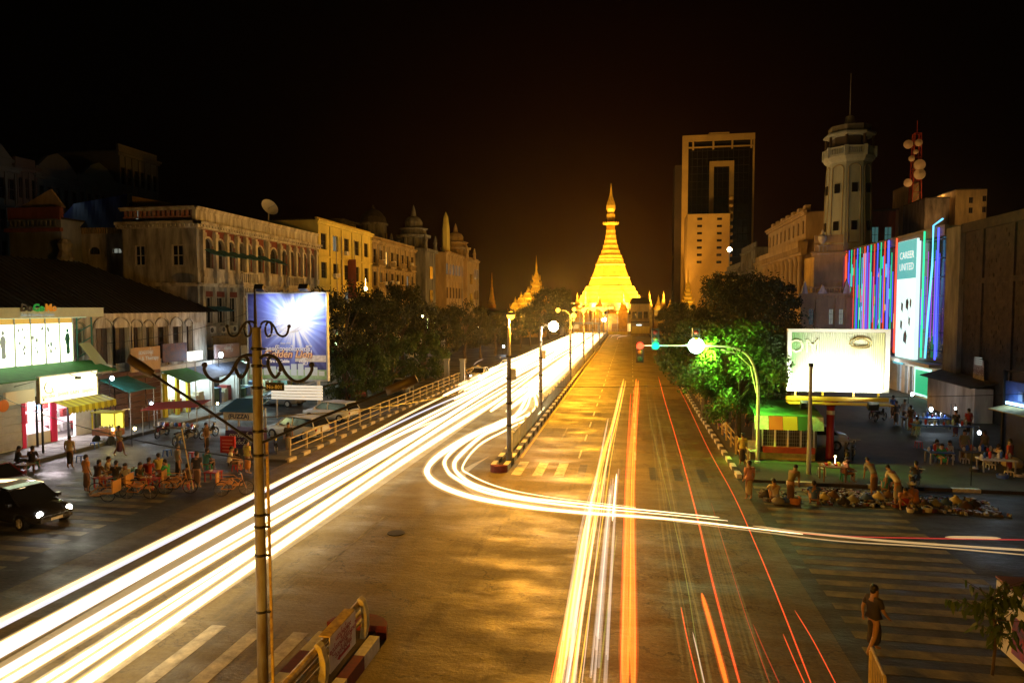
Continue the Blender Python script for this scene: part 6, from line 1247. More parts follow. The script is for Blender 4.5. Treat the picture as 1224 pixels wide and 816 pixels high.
tubes = [(1014.8, cR, 3.2, .10), (1018.4, cB, 2.5, .05), (1021.3, cG, 1.8, .05), (1024.7, cR, 1.8, .05), (1028.5, cB, 2.5, .06), (1031.6, cG, 1.8, .05), (1037.3, cR, 2.2, .05), (1040.7, cB, 2.5, .06), (1044.8, cG, 1.8, .06), (1049.1, cR, 1.8, .06), (1053, cB, 2.5, .06), (1057, cG, 1.8, .05), (1061.6, cR, 2.0, .06), (1066, cB, 4.5, .09), (1070.2, cG, 1.2, .05), (1075.7, cR, 3.5, .08), (1109, cG, 3, .07), (1119.5, cC, 3.5, .08), (1126, cB, 4, .07)]
for i, (px, c, s_, r) in enumerate(tubes):
    u = fL.u(px); b = MB(); zlo = 3.9; q = .0
    pts = [fL.pt(u, zlo, .45), fL.pt(u, (zlo + zTop) / 2, .45), fL.pt(u, zTop - (.2 if i != 14 else 1.5), .45)]
    if i == 17: pts = [fL.pt(u - .9, zlo, .45), fL.pt(u - .5, 8, .45), fL.pt(u, 12, .45), fL.pt(u, zTop + .1, .45), fL.pt(u + 1.4, zTop + .5, .3)]
    b.tube(pts, r, 6); obj('neon_tube', b, glow('neon_%d' % i, c, s_ * .55), ld)
for i in range(24):
    px = 1016.6 + i * 2.35; u = fL.u(px); b = MB(); zl = 3.9 + rnd.uniform(0, 4); b.tube([fL.pt(u, zl, .35), fL.pt(u, rnd.uniform(10.5, zTop - 1), .35)], .035, 5); obj('neon_tube', b, glow('thin_neon_%d' % (i % 5), (cB, cV, cC, cB, cG)[i % 5], (1.3, .9, 1.0, 1.6, .7)[i % 5]), ld)
for i in range(9):
    px = rnd.uniform(1104, 1128); u = fL.u(px); b = MB(); zl = rnd.uniform(4, 8); b.tube([fL.pt(u, zl, .35), fL.pt(u, rnd.uniform(9, zTop - 1), .35)], .03, 5); obj('neon_tube', b, glow('thin_neon_%d' % (i % 2), cB, 1.3), ld)
b = MB(); fL.box(b, fL.u(1032.5), fL.u(1036), 4, zL(1034, 300), .1, .2); obj('lilac_panel', b, glow('lilac_panel', (.62, .6, .95), .75), ld)
b = MB(); fL.box(b, fL.u(1036.2), fL.u(1039.5), 4, zL(1037, 302), .1, .2); obj('violet_panel', b, glow('violet_panel', (.5, .06, .5), .6), ld)
for i in range(26):
    px = rnd.uniform(1019, 1070); u = fL.u(px); z = rnd.uniform(6, 13); b = MB(); fL.box(b, u, u + rnd.uniform(.15, .35), z, z + rnd.uniform(.3, 1.6), .08, .14); obj('lit_pixel_strip', b, glow('pix_%d' % (i % 6), (cG, (1, .4, .05), cB, cC, cR, (.9, .9, 1))[i % 6], .9), ld)
for i in range(7): b = MB(); z = 4.6 + i * 1.6; fL.box(b, fL.u(1105), fL.u(1129), z, z + .05, .1, .3); obj('rail', b, mat('rail_teal', (.1, .2, .22), .5), ld)
b = MB(); ua, ub = fL.u(1078), fL.u(1101); zp0, zp1 = zL(1090, 430), zL(1084, 288.5); fL.box(b, ua, ub, 3.6, zp1, .15, .5); sc_ = obj('lit_poster', b, mat('lit_poster', (.5, .7, .7), .5, emis=(.72, 1.0, .96), es=1.15), ld)
b = MB(); fL.box(b, ua + .02, ub - .02, zp1 - 3.6, zp1 - .02, .502, .51); obj('teal_print', b, mat('teal_print', (.1, .4, .42), .5, emis=(.12, .62, .66), es=.7), sc_)
for i, tx in enumerate(('CAREER', 'UNITED')): link('lettering', text_mesh(tx, .95, mat('lit_white_print', (.8, .9, .9), .5, emis=(.9, 1, 1), es=.9), .005), sc_, fL.pt((ua + ub) / 2, zp1 - 1.7 - i * 1.1, .52), rot=(pi / 2, 0, -pi / 2))
for (du, z, sx_) in ((-.8, 8.2, .5), (.4, 8.4, .7), (1.2, 8.6, .4), (.1, 5.2, .9), (1.0, 6.9, .4), (-.9, 6.5, .5)):
    b = MB(); u = (ua + ub) / 2 + du; b.slab([fL.pt(u - sx_ * .5, z, .505), fL.pt(u + sx_ * .3, z - .3, .505), fL.pt(u + sx_ * .5, z + .5, .505), fL.pt(u + .1, z + 1.2 * sx_, .505), fL.pt(u - sx_ * .4, z + .7, .505)], (-.004, 0, 0)); obj('sports_figure_print', b, mat('print_slate', (.2, .22, .32), .6), sc_)
lamp('AREA', fL.pt((ua + ub) / 2, 7, 2.2), 60, (.75, 1, .97), 3, ld, aim=fL.pt((ua + ub) / 2, 2, 14))
# its ground floor
gf = [(fL.u(1075), fL.u(1080), .1, 2.8, 0), (fL.u(1084), fL.u(1088), .1, 2.8, 0), (fL.u(1090), fL.u(1094), .1, 2.8, 0)]
b = MB(); fL.wall(b, 0, 3.3, gf, .4); obj('ground_floor_wall', b, mat('tiled_pale_wall', (.5, .5, .48), .6, var=.2, scale=1.5), ld)
for o_ in gf: fL.win(ld, *o_[:4], STEEL, mat('lit_door_glass', (.4, .45, .5), .3, emis=(.6, .8, 1), es=.25), nx=1, nz=2, name='window')
b = MB(); fL.box(b, 0, fL.w, 3.25, 3.55, 0, 1.2); obj('canopy', b, mat('canopy_pale', (.45, .45, .42), .6), ld)
b = MB(); fL.box(b, fL.u(1073), fL.u(1083), 2.85, 3.2, .1, .3); obj('blue_sign', b, mat('sign_sky', (.15, .5, .6), .5, emis=(.2, .7, .9), es=.5), ld)
b = MB(); fL.box(b, fL.u(1097.5), fL.u(1117), .35, 2.9, .05, .15); o = obj('poster_frame', b, glow('poster_frame_light', (.55, 1, .8), 1.6), ld); b = MB(); fL.box(b, fL.u(1099), fL.u(1115), .55, 2.7, .152, .17); obj('green_poster', b, mat('green_poster', (.02, .4, .2), .5, emis=(.02, .6, .28), es=.7), o)
lamp('POINT', fL.pt(fL.u(1090), 2.9, 1.6), 120, (.9, 1, .95), .3, ld)
# dark brick building
BRK = mat('old_brick', (.045, .034, .026), .9, var=.55, scale=1.4, bump=.6, dark=(.012, .011, .01)); XBr = 25.7; yB1 = yX(1133, XBr); fB = Face((XBr, yB1 - .2), (XBr, 16))
br = thing('brick_building', 'dark weathered brick building with a poster, right of the neon facade', 'building', (XBr + 6, 35, 0))
shell(br, 'wall', [(XBr, yB1 - .2), (XBr, 16), (XBr + 14, 16), (XBr + 14, yB1 - .2)], 0, 14.6, BRK)
b = MB(); fB.box(b, 0, 2.4, 0, 14.8, .001, .35); obj('corner_pier', b, GREYW, br)
b = MB(); fB.box(b, 2.4, fB.w, 10.2, 10.6, 0, .15); fB.box(b, 2.4, fB.w, 14.2, 14.9, 0, .3)
for i in range(8): fB.box(b, 5 + i * 4.2, 5.5 + i * 4.2, 3.4, 14.2, 0, .14)
obj('string_course', b, BRK, br)
b = MB(); ii = 0       # courses of brick standing proud, as far as they read
for j in range(30):
    for i in range(60):
        if rnd.random() < .35: u = 2.6 + i * .62 + (j % 2) * .3; z = 3.8 + j * .34; fB.box(b, u, u + .56, z, z + .28, 0, .012 + rnd.random() * .03)
obj('proud_bricks', b, BRK, br)['kind'] = 'stuff'
fp_ = [(1131, 1194)]; ua, ub = fB.u(1134), fB.u(1195); b = MB(); fB.box(b, ua, ub, .0, 2.6, .2, 1.4); b2 = MB(); obj('whitewashed_annexe', b, mat('whitewash_dirty', (.42, .4, .38), .85, var=.5, scale=.9, streak=True, dark=(.16, .15, .14)), br)
b2.slab([fB.pt(ua - .3, 3.3, .1), fB.pt(ub + .4, 3.0, .1), fB.pt(ub + .4, 2.65, 1.9), fB.pt(ua - .3, 2.75, 1.9)], (0, 0, .06)); obj('annexe_roof', b2, ROOFM, br)
pa = fB.u(1170.5); pb_ = fB.u(1184); z0_, z1_ = fB.z(1177, 455), fB.z(1177, 427); ppo = thing('wall_poster', 'torn pale poster pasted on the dark brick wall', 'poster', fB.pt(pa, z0_, .2)); b = MB(); b.slab([fB.pt(pa, z0_ + .15, .25), fB.pt(pb_, z0_, .25), fB.pt(pb_ - .1, z1_ - .2, .25), fB.pt(pa + .1, z1_, .25)], (-.02, 0, 0)); o = obj('sheet', b, mat('poster_dirty', (.4, .36, .36), .7, var=.4, scale=3), ppo)
link('lettering', text_mesh('\u1000\u103c\u1031\u102c\u103a\u1004\u103c\u102c', .4, KRED, .002), o, fB.pt((pa + pb_) / 2, z0_ + .6, .29), rot=(pi / 2, 0, -pi / 2))
b = MB()
for i in range(4): fB.box(b, pa + .3, pb_ - .3, z0_ + 1.2 + i * .16, z0_ + 1.26 + i * .16, .28, .29)
obj('printed_line', b, INK, o)
# dark blue booth at the right edge
pz = at(1197, 548, 0); bt = thing('blue_gateway', 'dark blue hoarding with strip light at the right edge', 'hoarding', (pz.x, pz.y, 0)); b = MB(); fz = Face((pz.x, pz.y), (pz.x + 1.2, pz.y - 9)); 
fz.box(b, 0, fz.w, 0, 4.4, -.2, 0); obj('panel', b, mat('hoarding_blue', (.03, .06, .2), .5, var=.4, scale=2), bt); b = MB(); fz.box(b, 0, .12, 0, 5.0, -.1, .1); fz.box(b, 0, fz.w, 4.9, 5.0, -.05, .05); obj('frame', b, BLACKM, bt)
b = MB(); fz.box(b, .4, 1.9, 3.15, 3.28, .06, .16); obj('strip_light', b, glow('strip_blue', (.5, .85, 1), 6), bt); b = MB(); b.slab([fz.pt(.1, 3.0, 0), fz.pt(fz.w, 3.0, 0), fz.pt(fz.w, 2.8, .9), fz.pt(.1, 2.8, .9)], (0, 0, .05)); obj('ledge', b, OCHW, bt)
lamp('POINT', fz.pt(1.0, 3.5, .5), 30, (.4, .75, 1), .15, bt)
for i in range(5): b = MB(); u = 1.2 + i * .5; fz.box(b, u, u + .34, 3.4, 3.9 + .1 * (i % 2), .01, .05); obj('picture_card', b, mat('card_%d' % (i % 3), ((.1, .15, .35), (.25, .2, .3), (.1, .3, .35))[i % 3], .5), bt)
# foreground right
wk = at(1204, 783, .13); t = thing('white_booth', 'white booth with a glowing pale blue side, at the right edge of the foreground', 'booth', (wk.x, wk.y, .13)); b = MB(); b.box(wk.x, wk.x + 2, wk.y - 1.4, wk.y + .6, .13, 1.75); obj('cabinet', b, mat('cabinet_grey_white', (.6, .62, .66), .5), t)
b = MB(); b.slab([(wk.x - .02, wk.y - 1.45, 1.76), (wk.x + 2.1, wk.y - 1.45, 1.76), (wk.x + 2.1, wk.y + .62, 1.8), (wk.x - .02, wk.y + .62, 1.8)], (0, 0, .04)); obj('roof', b, mat('roof_mauve', (.2, .1, .13), .6), t)
b = MB(); b.box(wk.x + .03, wk.x + .9, wk.y - 1.43, wk.y - 1.41, .4, 1.3); obj('lit_panel', b, glow('panel_blue_white', (.4, .75, 1), .8), t)
b = MB(); b.box(wk.x - .02, wk.x - .003, wk.y - 1.2, wk.y - .2, .3, 1.2); obj('side_poster', b, mat('poster_mixed', (.25, .04, .12), .5, var=.9, scale=5, dark=(.03, .08, .35)), t)
q = at(1043, 822, 0); br_ = thing('crowd_barrier', 'single leaning metal crowd barrier at the bottom right kerb', 'barrier', (q.x + .1, q.y, 0))
BX0, BY0 = 5.2, 13.2; b = MB(); pts = [(BX0, BY0, .1), (BX0 - .05, BY0 + .8, .1)]
bp0, bp1 = onY(1041, 772, 15.2), onY(1059, 790, 13.9)
A_, B_ = Vector((bp0.x, 15.2, 0)), Vector((bp1.x, 13.9, 0))
tp0, tp1 = bp0, Vector((bp1.x, bp1.y, bp0.z)); b = MB(); b.tube([A_, tp0 - Vector((0, 0, .1)), tp0 + (tp1 - tp0) * .06, tp1 - (tp1 - tp0) * .06, tp1 - Vector((0, 0, .12)), B_], .035, 8); b.tube([A_ + Vector((0, 0, .25)), B_ + Vector((0, 0, .25))], .025, 6); obj('frame', b, RAILP, br_)
b = MB()
for i in range(1, 9): f_ = i / 9; P0 = A_.lerp(B_, f_); b.tube([P0 + Vector((0, 0, .25)), Vector((P0.x, P0.y, tp0.z))], .012, 5)
obj('bars', b, RAILP, br_)['kind'] = 'stuff'
railing('yellow kerb railing whose end shows at the bottom right', 5.95, 4.0, 13.8, .13, 1.0, 1.4, mat('rail_bright_yellow', (.6, .5, .1), .5, var=.3, scale=4))
# ================================================================== TREES
LEAF = bpy.data.materials.new('foliage'); LEAF.use_nodes = True; t = LEAF.node_tree; b0 = t.nodes['Principled BSDF']; b0.inputs['Roughness'].default_value = .55; b0.inputs['Specular IOR Level'].default_value = .25
gi = t.nodes.new('ShaderNodeTexCoord'); nz = t.nodes.new('ShaderNodeTexNoise'); nz.inputs['Scale'].default_value = 1.3; nz.inputs['Detail'].default_value = 5; t.links.new(gi.outputs['Object'], nz.inputs['Vector'])
oi = t.nodes.new('ShaderNodeObjectInfo'); cr = t.nodes.new('ShaderNodeValToRGB'); t.links.new(nz.outputs[0], cr.inputs[0]); cr.color_ramp.elements[0].position = .35; cr.color_ramp.elements[0].color = (.022, .045, .01, 1); cr.color_ramp.elements[1].position = .65; cr.color_ramp.elements[1].color = (.075, .12, .028, 1)
t.links.new(cr.outputs[0], b0.inputs['Base Color']); tl = t.nodes.new('ShaderNodeBsdfTranslucent'); t.links.new(cr.outputs[0], tl.inputs[0]); mx = t.nodes.new('ShaderNodeMixShader'); mx.inputs[0].default_value = .3
t.links.new(b0.outputs[0], mx.inputs[1]); t.links.new(tl.outputs[0], mx.inputs[2]); t.links.new(mx.outputs[0], t.nodes['Material Output'].inputs[0])
LEAFD = LEAF.copy(); LEAFD.name = 'foliage_dark'; e_ = [n for n in LEAFD.node_tree.nodes if n.type == 'VALTORGB'][0].color_ramp.elements; e_[0].color = (.014, .02, .006, 1); e_[1].color = (.05, .055, .016, 1)
BARK = mat('bark', (.09, .065, .045), .9, var=.5, scale=4, bump=.6)
def tree_meshes(seed, H, Rr, clumps, per, leaf, droop=.0, flat=.75, low=.3, loose=1.0, lm_=None):
    r = random.Random(seed); tb_ = MB(); base = H * low; top = H
    tb_.tube([(0, 0, 0), (.08 * H * r.uniform(-.3, .3), .05 * H * r.uniform(-.3, .3), base * .6), (0, 0, base), (r.uniform(-.2, .2), 0, H * .75)], [H * .028 + .06, H * .022 + .04, H * .018 + .03, .03], 8)
    C = []
    for i in range(clumps):
        a = r.uniform(0, 2 * pi); zf = r.random(); rr = Rr * (sin(pi * (.12 + .8 * zf)) ** .7) * math.sqrt(r.uniform(.12, 1)) * r.uniform(.75, 1.15)
        c = Vector((rr * cos(a), rr * sin(a), base * .95 + (top - base) * (zf ** flat))); C.append(c)
        if i % 3 == 0: s_ = Vector((0, 0, base + (c.z - base) * .35)); m_ = s_.lerp(c, .55) + Vector((0, 0, .25)); tb_.tube([s_, m_, c], [.05 + H * .005, .04, .015], 5)
    lv = []; lf = []; mi = []
    for c in C:
        cr_ = Rr * r.uniform(.16, .3) * loose
        for k_ in range(int(per * r.uniform(.6, 1.4))):
            d = Vector((r.gauss(0, 1), r.gauss(0, 1), r.gauss(0, .7))); d = d.normalized() * cr_ * (r.random() ** .4)
            p = c + d; s = leaf * r.uniform(.6, 1.3); n = (d.normalized() * .6 + Vector((r.gauss(0, .6), r.gauss(0, .6), r.gauss(0, .6) + .3))).normalized()
            a = n.cross(Vector((r.random(), r.random(), r.random() - .5 - droop))).normalized(); e = n.cross(a)
            k0 = len(lv); lv += [p - a * s, p - e * s * .45, p + a * s, p + e * s * .45]; lf.append((k0, k0 + 1, k0 + 2, k0 + 3))
    me = bpy.data.meshes.new('crown'); me.from_pydata([tuple(v) for v in lv], [], lf); me.materials.append(lm_ or LEAF)
    return tb_.mesh('trunk', BARK), me
TA = tree_meshes(1, 10, 4.0, 44, 200, .16, lm_=LEAFD); TB = tree_meshes(2, 11, 4.6, 52, 190, .17, low=.35, lm_=LEAFD); TC = tree_meshes(3, 12, 4.0, 44, 190, .19, low=.3, flat=.9, lm_=LEAFD); TD = tree_meshes(4, 6.3, 3.1, 55, 260, .12, droop=.6, low=.34); TE = tree_meshes(5, 4, 2.6, 34, 220, .12, low=.12, flat=1.0)
def plant_tree(name, label, x, y, sc, T, rz=0, cat='tree', group=None, z=0, sxy=None):
    t = thing(name, label, cat, (x, y, z), group=group); k = (sxy or sc, sxy or sc, sc)
    link('trunk', T[0], t, (x, y, z), rot=(0, 0, rz), sc=k); link('crown', T[1], t, (x, y, z), rot=(0, 0, rz), sc=k); return t
LT = [(412, -26.5, 1.02, TA, 'dark street tree just right of the blue billboard'), (447, -26, .86, TB, 'dark street tree before the yellow house'), (480, -26, .92, TC, 'tall dark street tree before the brown terrace'), (508, -25.5, .78, TB, 'street tree under the nearer turret'), (533, -25, .7, TC, 'street tree before the lit arcaded office'), (556, -24.5, .9, TA, 'street tree under the farther turret'), (574, -24, .62, TB, 'last dark street tree of the left row near the turret'), (592, -23, .62, TC, 'street tree behind the nearest lit street lamp'), (608, -22, .76, TA, 'street tree between the first and second lamp posts'), (622, -21.5, .72, TB, 'street tree beyond the second lamp post'), (634, -21, .72, TC, 'tree below the tiered shrine'), (645, -20.6, .95, TA, 'tree right of the tiered shrine'), (656, -20.3, 1.15, TB, 'tall tree silhouetted left of the pagoda'), (668, -20.3, 1.15, TC, 'tree silhouetted against the left foot of the pagoda'), (675, -18, 1.0, TA, 'small tree close to the left foot of the pagoda')]
for i, (px, X, s, T, lb) in enumerate(LT): plant_tree('street_tree', lb, X, yX(px, X), s, T, i * 1.3, group='street trees on the left')
for i, (px, py, s, T, lb) in enumerate(((437, 473, 1.12, TE, 'rounded russet-lit bush beside the railing, left one'), (470, 462, 1.25, TE, 'rounded bush beside the railing, right of the rounded russet-lit one'), (505, 455, 1.3, TE, 'loose bush before the gate piers'), (414, 478, .9, TE, 'small dark bush at the billboard foot'))):
    p = at(px, py, 0); plant_tree('bush', lb, p.x, p.y, s, T, i * 2.1, 'bush', group='bushes beside the railing')
p = at(882, 541, .13); plant_tree('green_tree', 'tree lit bright green by the signal, its trunk beside the kiosk', p.x, p.y, 1.12, TD, .4, z=.13, sxy=1.0)
p = at(842, 500, .13); plant_tree('green_tree', 'greenish lit tree left of and beyond the brightest green one', p.x - .1, p.y, 1.1, TD, 2.0, z=.13, sxy=1.1)
p = at(906, 520, .13); plant_tree('green_tree', 'leafy tree close behind the signal mast', p.x, p.y, 1.0, TD, 3.2, z=.13, sxy=.8)
RTl = [(9.0, 66, .72, TA, 'dark roadside tree behind the green signal light'), (8.6, 82, .74, TB, 'dark tree below the hotel tower, second beyond the green tree'), (8.8, 100, .76, TA, 'dark tree below the hotel tower, third beyond the green tree'), (8.6, 125, .78, TC, 'far dark tree right of the road'), (8.6, 150, .78, TB, 'far dark tree beyond the row on the right of the road'), (9, 175, .8, TA, 'last dark tree right of the road, beside the railed house'), (12.8, 76, 1.05, TB, 'big dark tree before the columned bank, left one'), (15.8, 84, .98, TC, 'big dark tree before the columned bank, right one'), (13.0, 98, 1.1, TC, 'big dark tree rising behind the row before the old houses'), (11.5, 58, .7, TA, 'dark tree behind the brightest green one'), (12.0, 55, .62, TB, 'low dark tree just left of the trivision billboard')]
for i, (x, y, s, T, lb) in enumerate(RTl): plant_tree('dark_tree', lb, x, y, s, T, i * 1.7, group='dark trees on the right')
# near bush with long drooping leaves
p = at(1186, 806, .13); nb_ = thing('leafy_shrub', 'tall thin shrub with long drooping leaves at the right of the foreground', 'shrub', (p.x, p.y, .13)); r = random.Random(11)
b = MB(); b.tube([(p.x, p.y, .13), (p.x + .05, p.y, 1.0), (p.x - .05, p.y + .1, 2.0)], [.035, .03, .012], 6); tips = []
for i in range(26):
    a = r.uniform(0, 2 * pi); z = r.uniform(.8, 2.1); l = r.uniform(.3, .9); q = Vector((p.x + l * cos(a), p.y + l * sin(a), z + r.uniform(0, .5))); b.tube([(p.x, p.y, z), q], [.012, .005], 4); tips += [Vector((p.x, p.y, z)).lerp(q, k_ / 5) for k_ in range(1, 6)]
obj('stem', b, BARK, nb_); b = MB()
b.add([(-.03, 0, 0), (0, .0, -.012), (.03, 0, 0), (.05, 0, -.14), (0, .01, -.3), (-.05, 0, -.14), (0, .0, -.15)], [(0, 1, 6, 5), (1, 2, 3, 6), (5, 6, 4), (6, 3, 4)]); lm = b.mesh('leaf', LEAF)
for i in range(290):
    q = tips[i % len(tips)] + Vector((r.gauss(0, .05), r.gauss(0, .05), r.gauss(0, .05))); link('leaf', lm, nb_, q, rot=(r.gauss(0, .5), r.gauss(0, .4), r.uniform(0, 6.3)), sc=r.uniform(.6, 1.15))

# ================================================================== PEOPLE
def skin(pts, edges, sub=1):
    me = bpy.data.meshes.new('body'); me.from_pydata([p[0] for p in pts], edges, []); o = bpy.data.objects.new('skin_tmp', me); COL.objects.link(o)
    o.modifiers.new('s', 'SKIN'); sv = me.skin_vertices[0].data
    for i, p in enumerate(pts): rr = p[1]; sv[i].radius = rr if isinstance(rr, tuple) else (rr, rr); sv[i].use_root = (i == 0)
    o.modifiers.new('d', 'SUBSURF').levels = sub
    dg = bpy.context.evaluated_depsgraph_get(); dg.update(); out = bpy.data.meshes.new_from_object(o.evaluated_get(dg)); bpy.data.objects.remove(o)
    out.polygons.foreach_set('use_smooth', [True] * len(out.polygons)); out.materials.clear(); return out
def pose(k):
    P = dict(pel=(0, 0, .93), wai=(0, 0, 1.08), che=(0, .01, 1.30), nek=(0, .0, 1.46), hd0=(0, -.01, 1.55), hd1=(0, -.015, 1.66), nose=(0, -.115, 1.59), sh=(.18, .01, 1.40), el=(.23, .03, 1.13), wr=(.24, -.06, .90), hp=(.095, 0, .88), kn=(.105, -.02, .49), an=(.105, .03, .08), to=(.12, -.14, .035))
    L = dict(P); Rr = dict(P)
    if k == 'walk': L.update(kn=(.1, -.18, .5), an=(.1, -.22, .1), to=(.1, -.38, .06), wr=(.22, .1, .93), el=(.22, .12, 1.15)); Rr.update(kn=(.1, .06, .5), an=(.1, .28, .14), to=(.1, .16, .04), wr=(.22, -.22, .98), el=(.23, -.06, 1.14))
    if k in ('sit', 'squat', 'bend'):
        z = {'sit': .40, 'squat': .24, 'bend': .95}[k]; ln = {'sit': .06, 'squat': .22, 'bend': .5}[k]
        B = dict(pel=(0, .05, z), wai=(0, .05 - ln * .25, z + .16), che=(0, .05 - ln * .7, z + .37 - ln * .1), nek=(0, .04 - ln, z + .53 - ln * .25), hd0=(0, .02 - ln * 1.15, z + .62 - ln * .3), hd1=(0, .0 - ln * 1.25, z + .73 - ln * .33), nose=(0, -.12 - ln * 1.15, z + .66 - ln * .36), sh=(.18, .04 - ln * .9, z + .48 - ln * .2))
        if k == 'bend': B.update(hp=(.095, .05, .9), kn=(.1, .0, .49), an=(.1, .04, .08), to=(.11, -.13, .035), el=(.2, -.42, .98), wr=(.17, -.52, .74))
        elif k == 'sit': B.update(hp=(.1, .03, z), kn=(.15, -.38, z + .06), an=(.14, -.34, .08), to=(.15, -.5, .035), el=(.24, -.08, z + .24), wr=(.13, -.32, z + .2))
        else: B.update(hp=(.1, .02, z), kn=(.19, -.3, z + .28), an=(.14, -.1, .07), to=(.16, -.26, .035), el=(.26, -.3, z + .3), wr=(.1, -.48, z + .2))
        P.update(B); L = dict(P); Rr = dict(P)
        if k != 'bend': Rr.update(wr=(.1, -.4, z + .14))
    return P, L, Rr
def build_pose(k):
    P, L, Q = pose(k); pts = []; ed = []
    def a(p, r, par=None):
        pts.append((p, r)); i = len(pts) - 1
        if par is not None: ed.append((par, i))
        return i
    pel = a(P['pel'], (.14, .1)); wai = a(P['wai'], (.13, .09), pel); che = a(P['che'], (.16, .1), wai); nek = a(P['nek'], .055, che); h0 = a(P['hd0'], (.078, .088), nek); h1 = a(P['hd1'], (.08, .09), h0); a(P['nose'], .014, h0)
    for s, D in ((1, L), (-1, Q)):
        m = lambda n: (D[n][0] * s, D[n][1], D[n][2])
        e = a((.082 * s, P['hd0'][1] + .01, P['hd0'][2] + .035), .014, h0)
        sh = a(m('sh'), .062, che); el = a(m('el'), .043, sh); wr = a(m('wr'), .028, el)
        d = (Vector(m('wr')) - Vector(m('el'))).normalized(); pc = Vector(m('wr')) + d * .06; pa_ = a(tuple(pc), (.034, .018), wr); side = d.cross(Vector((0, 1, .1))).normalized()
        for j, (o_, l_) in enumerate(((-.026, .06), (-.009, .07), (.009, .065), (.026, .05))):
            b0_ = pc + side * o_ + d * .03; f1 = a(tuple(b0_), .009, pa_); a(tuple(b0_ + d * l_ * .6 + Vector((0, -.01, 0))), .008, f1)
        a(tuple(pc + side * .045 * s + d * .01), .009, pa_)
        hp = a(m('hp'), .088, pel); kn = a(m('kn'), .058, hp); an = a(m('an'), .036, kn); a(m('to'), (.035, .025), an)
    body = skin(pts, ed)
    # shirt
    pts2 = [(P['wai'], (.165, .125)), (P['che'], (.19, .135)), ((P['nek'][0], P['nek'][1], P['nek'][2] - .05), .085), ((P['pel'][0], P['pel'][1], P['pel'][2] + .02), (.165, .125))]; e2 = [(0, 1), (1, 2), (0, 3)]
    for s, D in ((1, L), (-1, Q)):
        i = len(pts2); sh = Vector((D['sh'][0] * s, D['sh'][1], D['sh'][2])); el = Vector((D['el'][0] * s, D['el'][1], D['el'][2])); pts2 += [(tuple(sh), .082), (tuple(sh.lerp(el, .75)), .066)]; e2 += [(1, i), (i, i + 1)]
    shirt = skin(pts2, e2)
    # longyi: one skirt round both legs, or trousers
    mid = lambda n: tuple((Vector((L[n][0], L[n][1], L[n][2])) + Vector((-Q[n][0], Q[n][1], Q[n][2]))) / 2)
    if k in ('sit', 'squat'):
        pts3 = [(P['pel'], (.18, .14)), (mid('hp'), (.2, .13)), (mid('kn'), (.22, .1)), (tuple(Vector(mid('an')) + Vector((0, 0, .12))), (.17, .07))]
    else:
        pts3 = [(P['pel'], (.17, .13)), (mid('kn'), (.18, .14)), (tuple(Vector(mid('an')) + Vector((0, 0, .1))), (.17, .15 if k != 'walk' else .2))]
    lo = skin(pts3, [(i, i + 1) for i in range(len(pts3) - 1)])
    hc = Vector(P['hd1']); hair = MB(); hair.smooth = True; hair.ball((hc.x, hc.y + .02, hc.z + .012), .098, 12, 1.0); hair.ball((hc.x, hc.y + .055, hc.z - .05), .08, 10)
    hm = hair.mesh('hair', None); hm.materials.clear()
    return dict(body=body, shirt=shirt, longyi=lo, hair=hm)
POSES = {k: build_pose(k) for k in ('stand', 'walk', 'sit', 'squat', 'bend')}
SKIN = mat('skin_brown', (.3, .17, .1), .6); HAIR = mat('hair_black', (.012, .01, .009), .5)
CL = {'white': (.6, .58, .54), 'cream': (.5, .44, .3), 'yellow': (.5, .42, .1), 'pink': (.55, .28, .24), 'blue': (.05, .1, .35), 'green': (.04, .3, .1), 'red': (.35, .04, .03), 'dark': (.035, .03, .03), 'olive': (.2, .17, .06), 'grey': (.22, .22, .22), 'purple': (.12, .05, .16), 'orange': (.5, .2, .04), 'teal': (.05, .2, .22), 'brown': (.12, .07, .04)}
def person(k, x, y, face, top, low, label, group=None, z=0.0, hat=False, s=1.0):
    t = thing('person', label, 'person', (x, y, z), R(face), group); t.scale = (s, s, s)
    for nm in ('body', 'shirt', 'longyi', 'hair'):
        me = POSES[k][nm]; 
        if not me.materials: me.materials.append(SKIN)
        o = link(nm, me, t, (0, 0, 0), local=True); o.material_slots[0].link = 'OBJECT'
        o.material_slots[0].material = {'body': SKIN, 'hair': HAIR, 'shirt': mat('cloth_' + top, CL[top], .85, var=.15, scale=8), 'longyi': mat('cloth_' + low, CL[low], .85, var=.15, scale=8)}[nm]
    if hat:
        b = MB(); h = POSES[k]['hair'].vertices; zc = max(v.co.z for v in h); yc = sum(v.co.y for v in h) / len(h); b.lathe([(.2, -.02), (.19, 0), (.09, .03), (.06, .09), (.01, .1)], 14, (0, yc, zc - .05)); link('hat', b.mesh('hat', KWHT), t, (0, 0, 0), local=True)
    return t
def stool(x, y, m, label, z=0, h=.38, group='low plastic stools'):
    t = thing('plastic_stool', label, 'stool', (x, y, z), group=group); b = MB(); b.box(x - .15, x + .15, y - .15, y + .15, z + h - .04, z + h); obj('seat', b, m, t)
    for sx in (-1, 1):
        for sy in (-1, 1): b = MB(); b.slab([(x + sx * .12, y + sy * .12, z + h - .04), (x + sx * .15, y + sy * .12, z + h - .04), (x + sx * .18, y + sy * .15, z), (x + sx * .14, y + sy * .15, z)], (0, sy * .04, 0)); obj('leg', b, m, t)
    return t
PLB, PLR, PLG, PLW = mat('plastic_blue', (.03, .1, .4), .4), mat('plastic_red', (.4, .03, .02), .4), mat('plastic_green', (.02, .3, .08), .4), mat('plastic_white', (.6, .6, .6), .4)
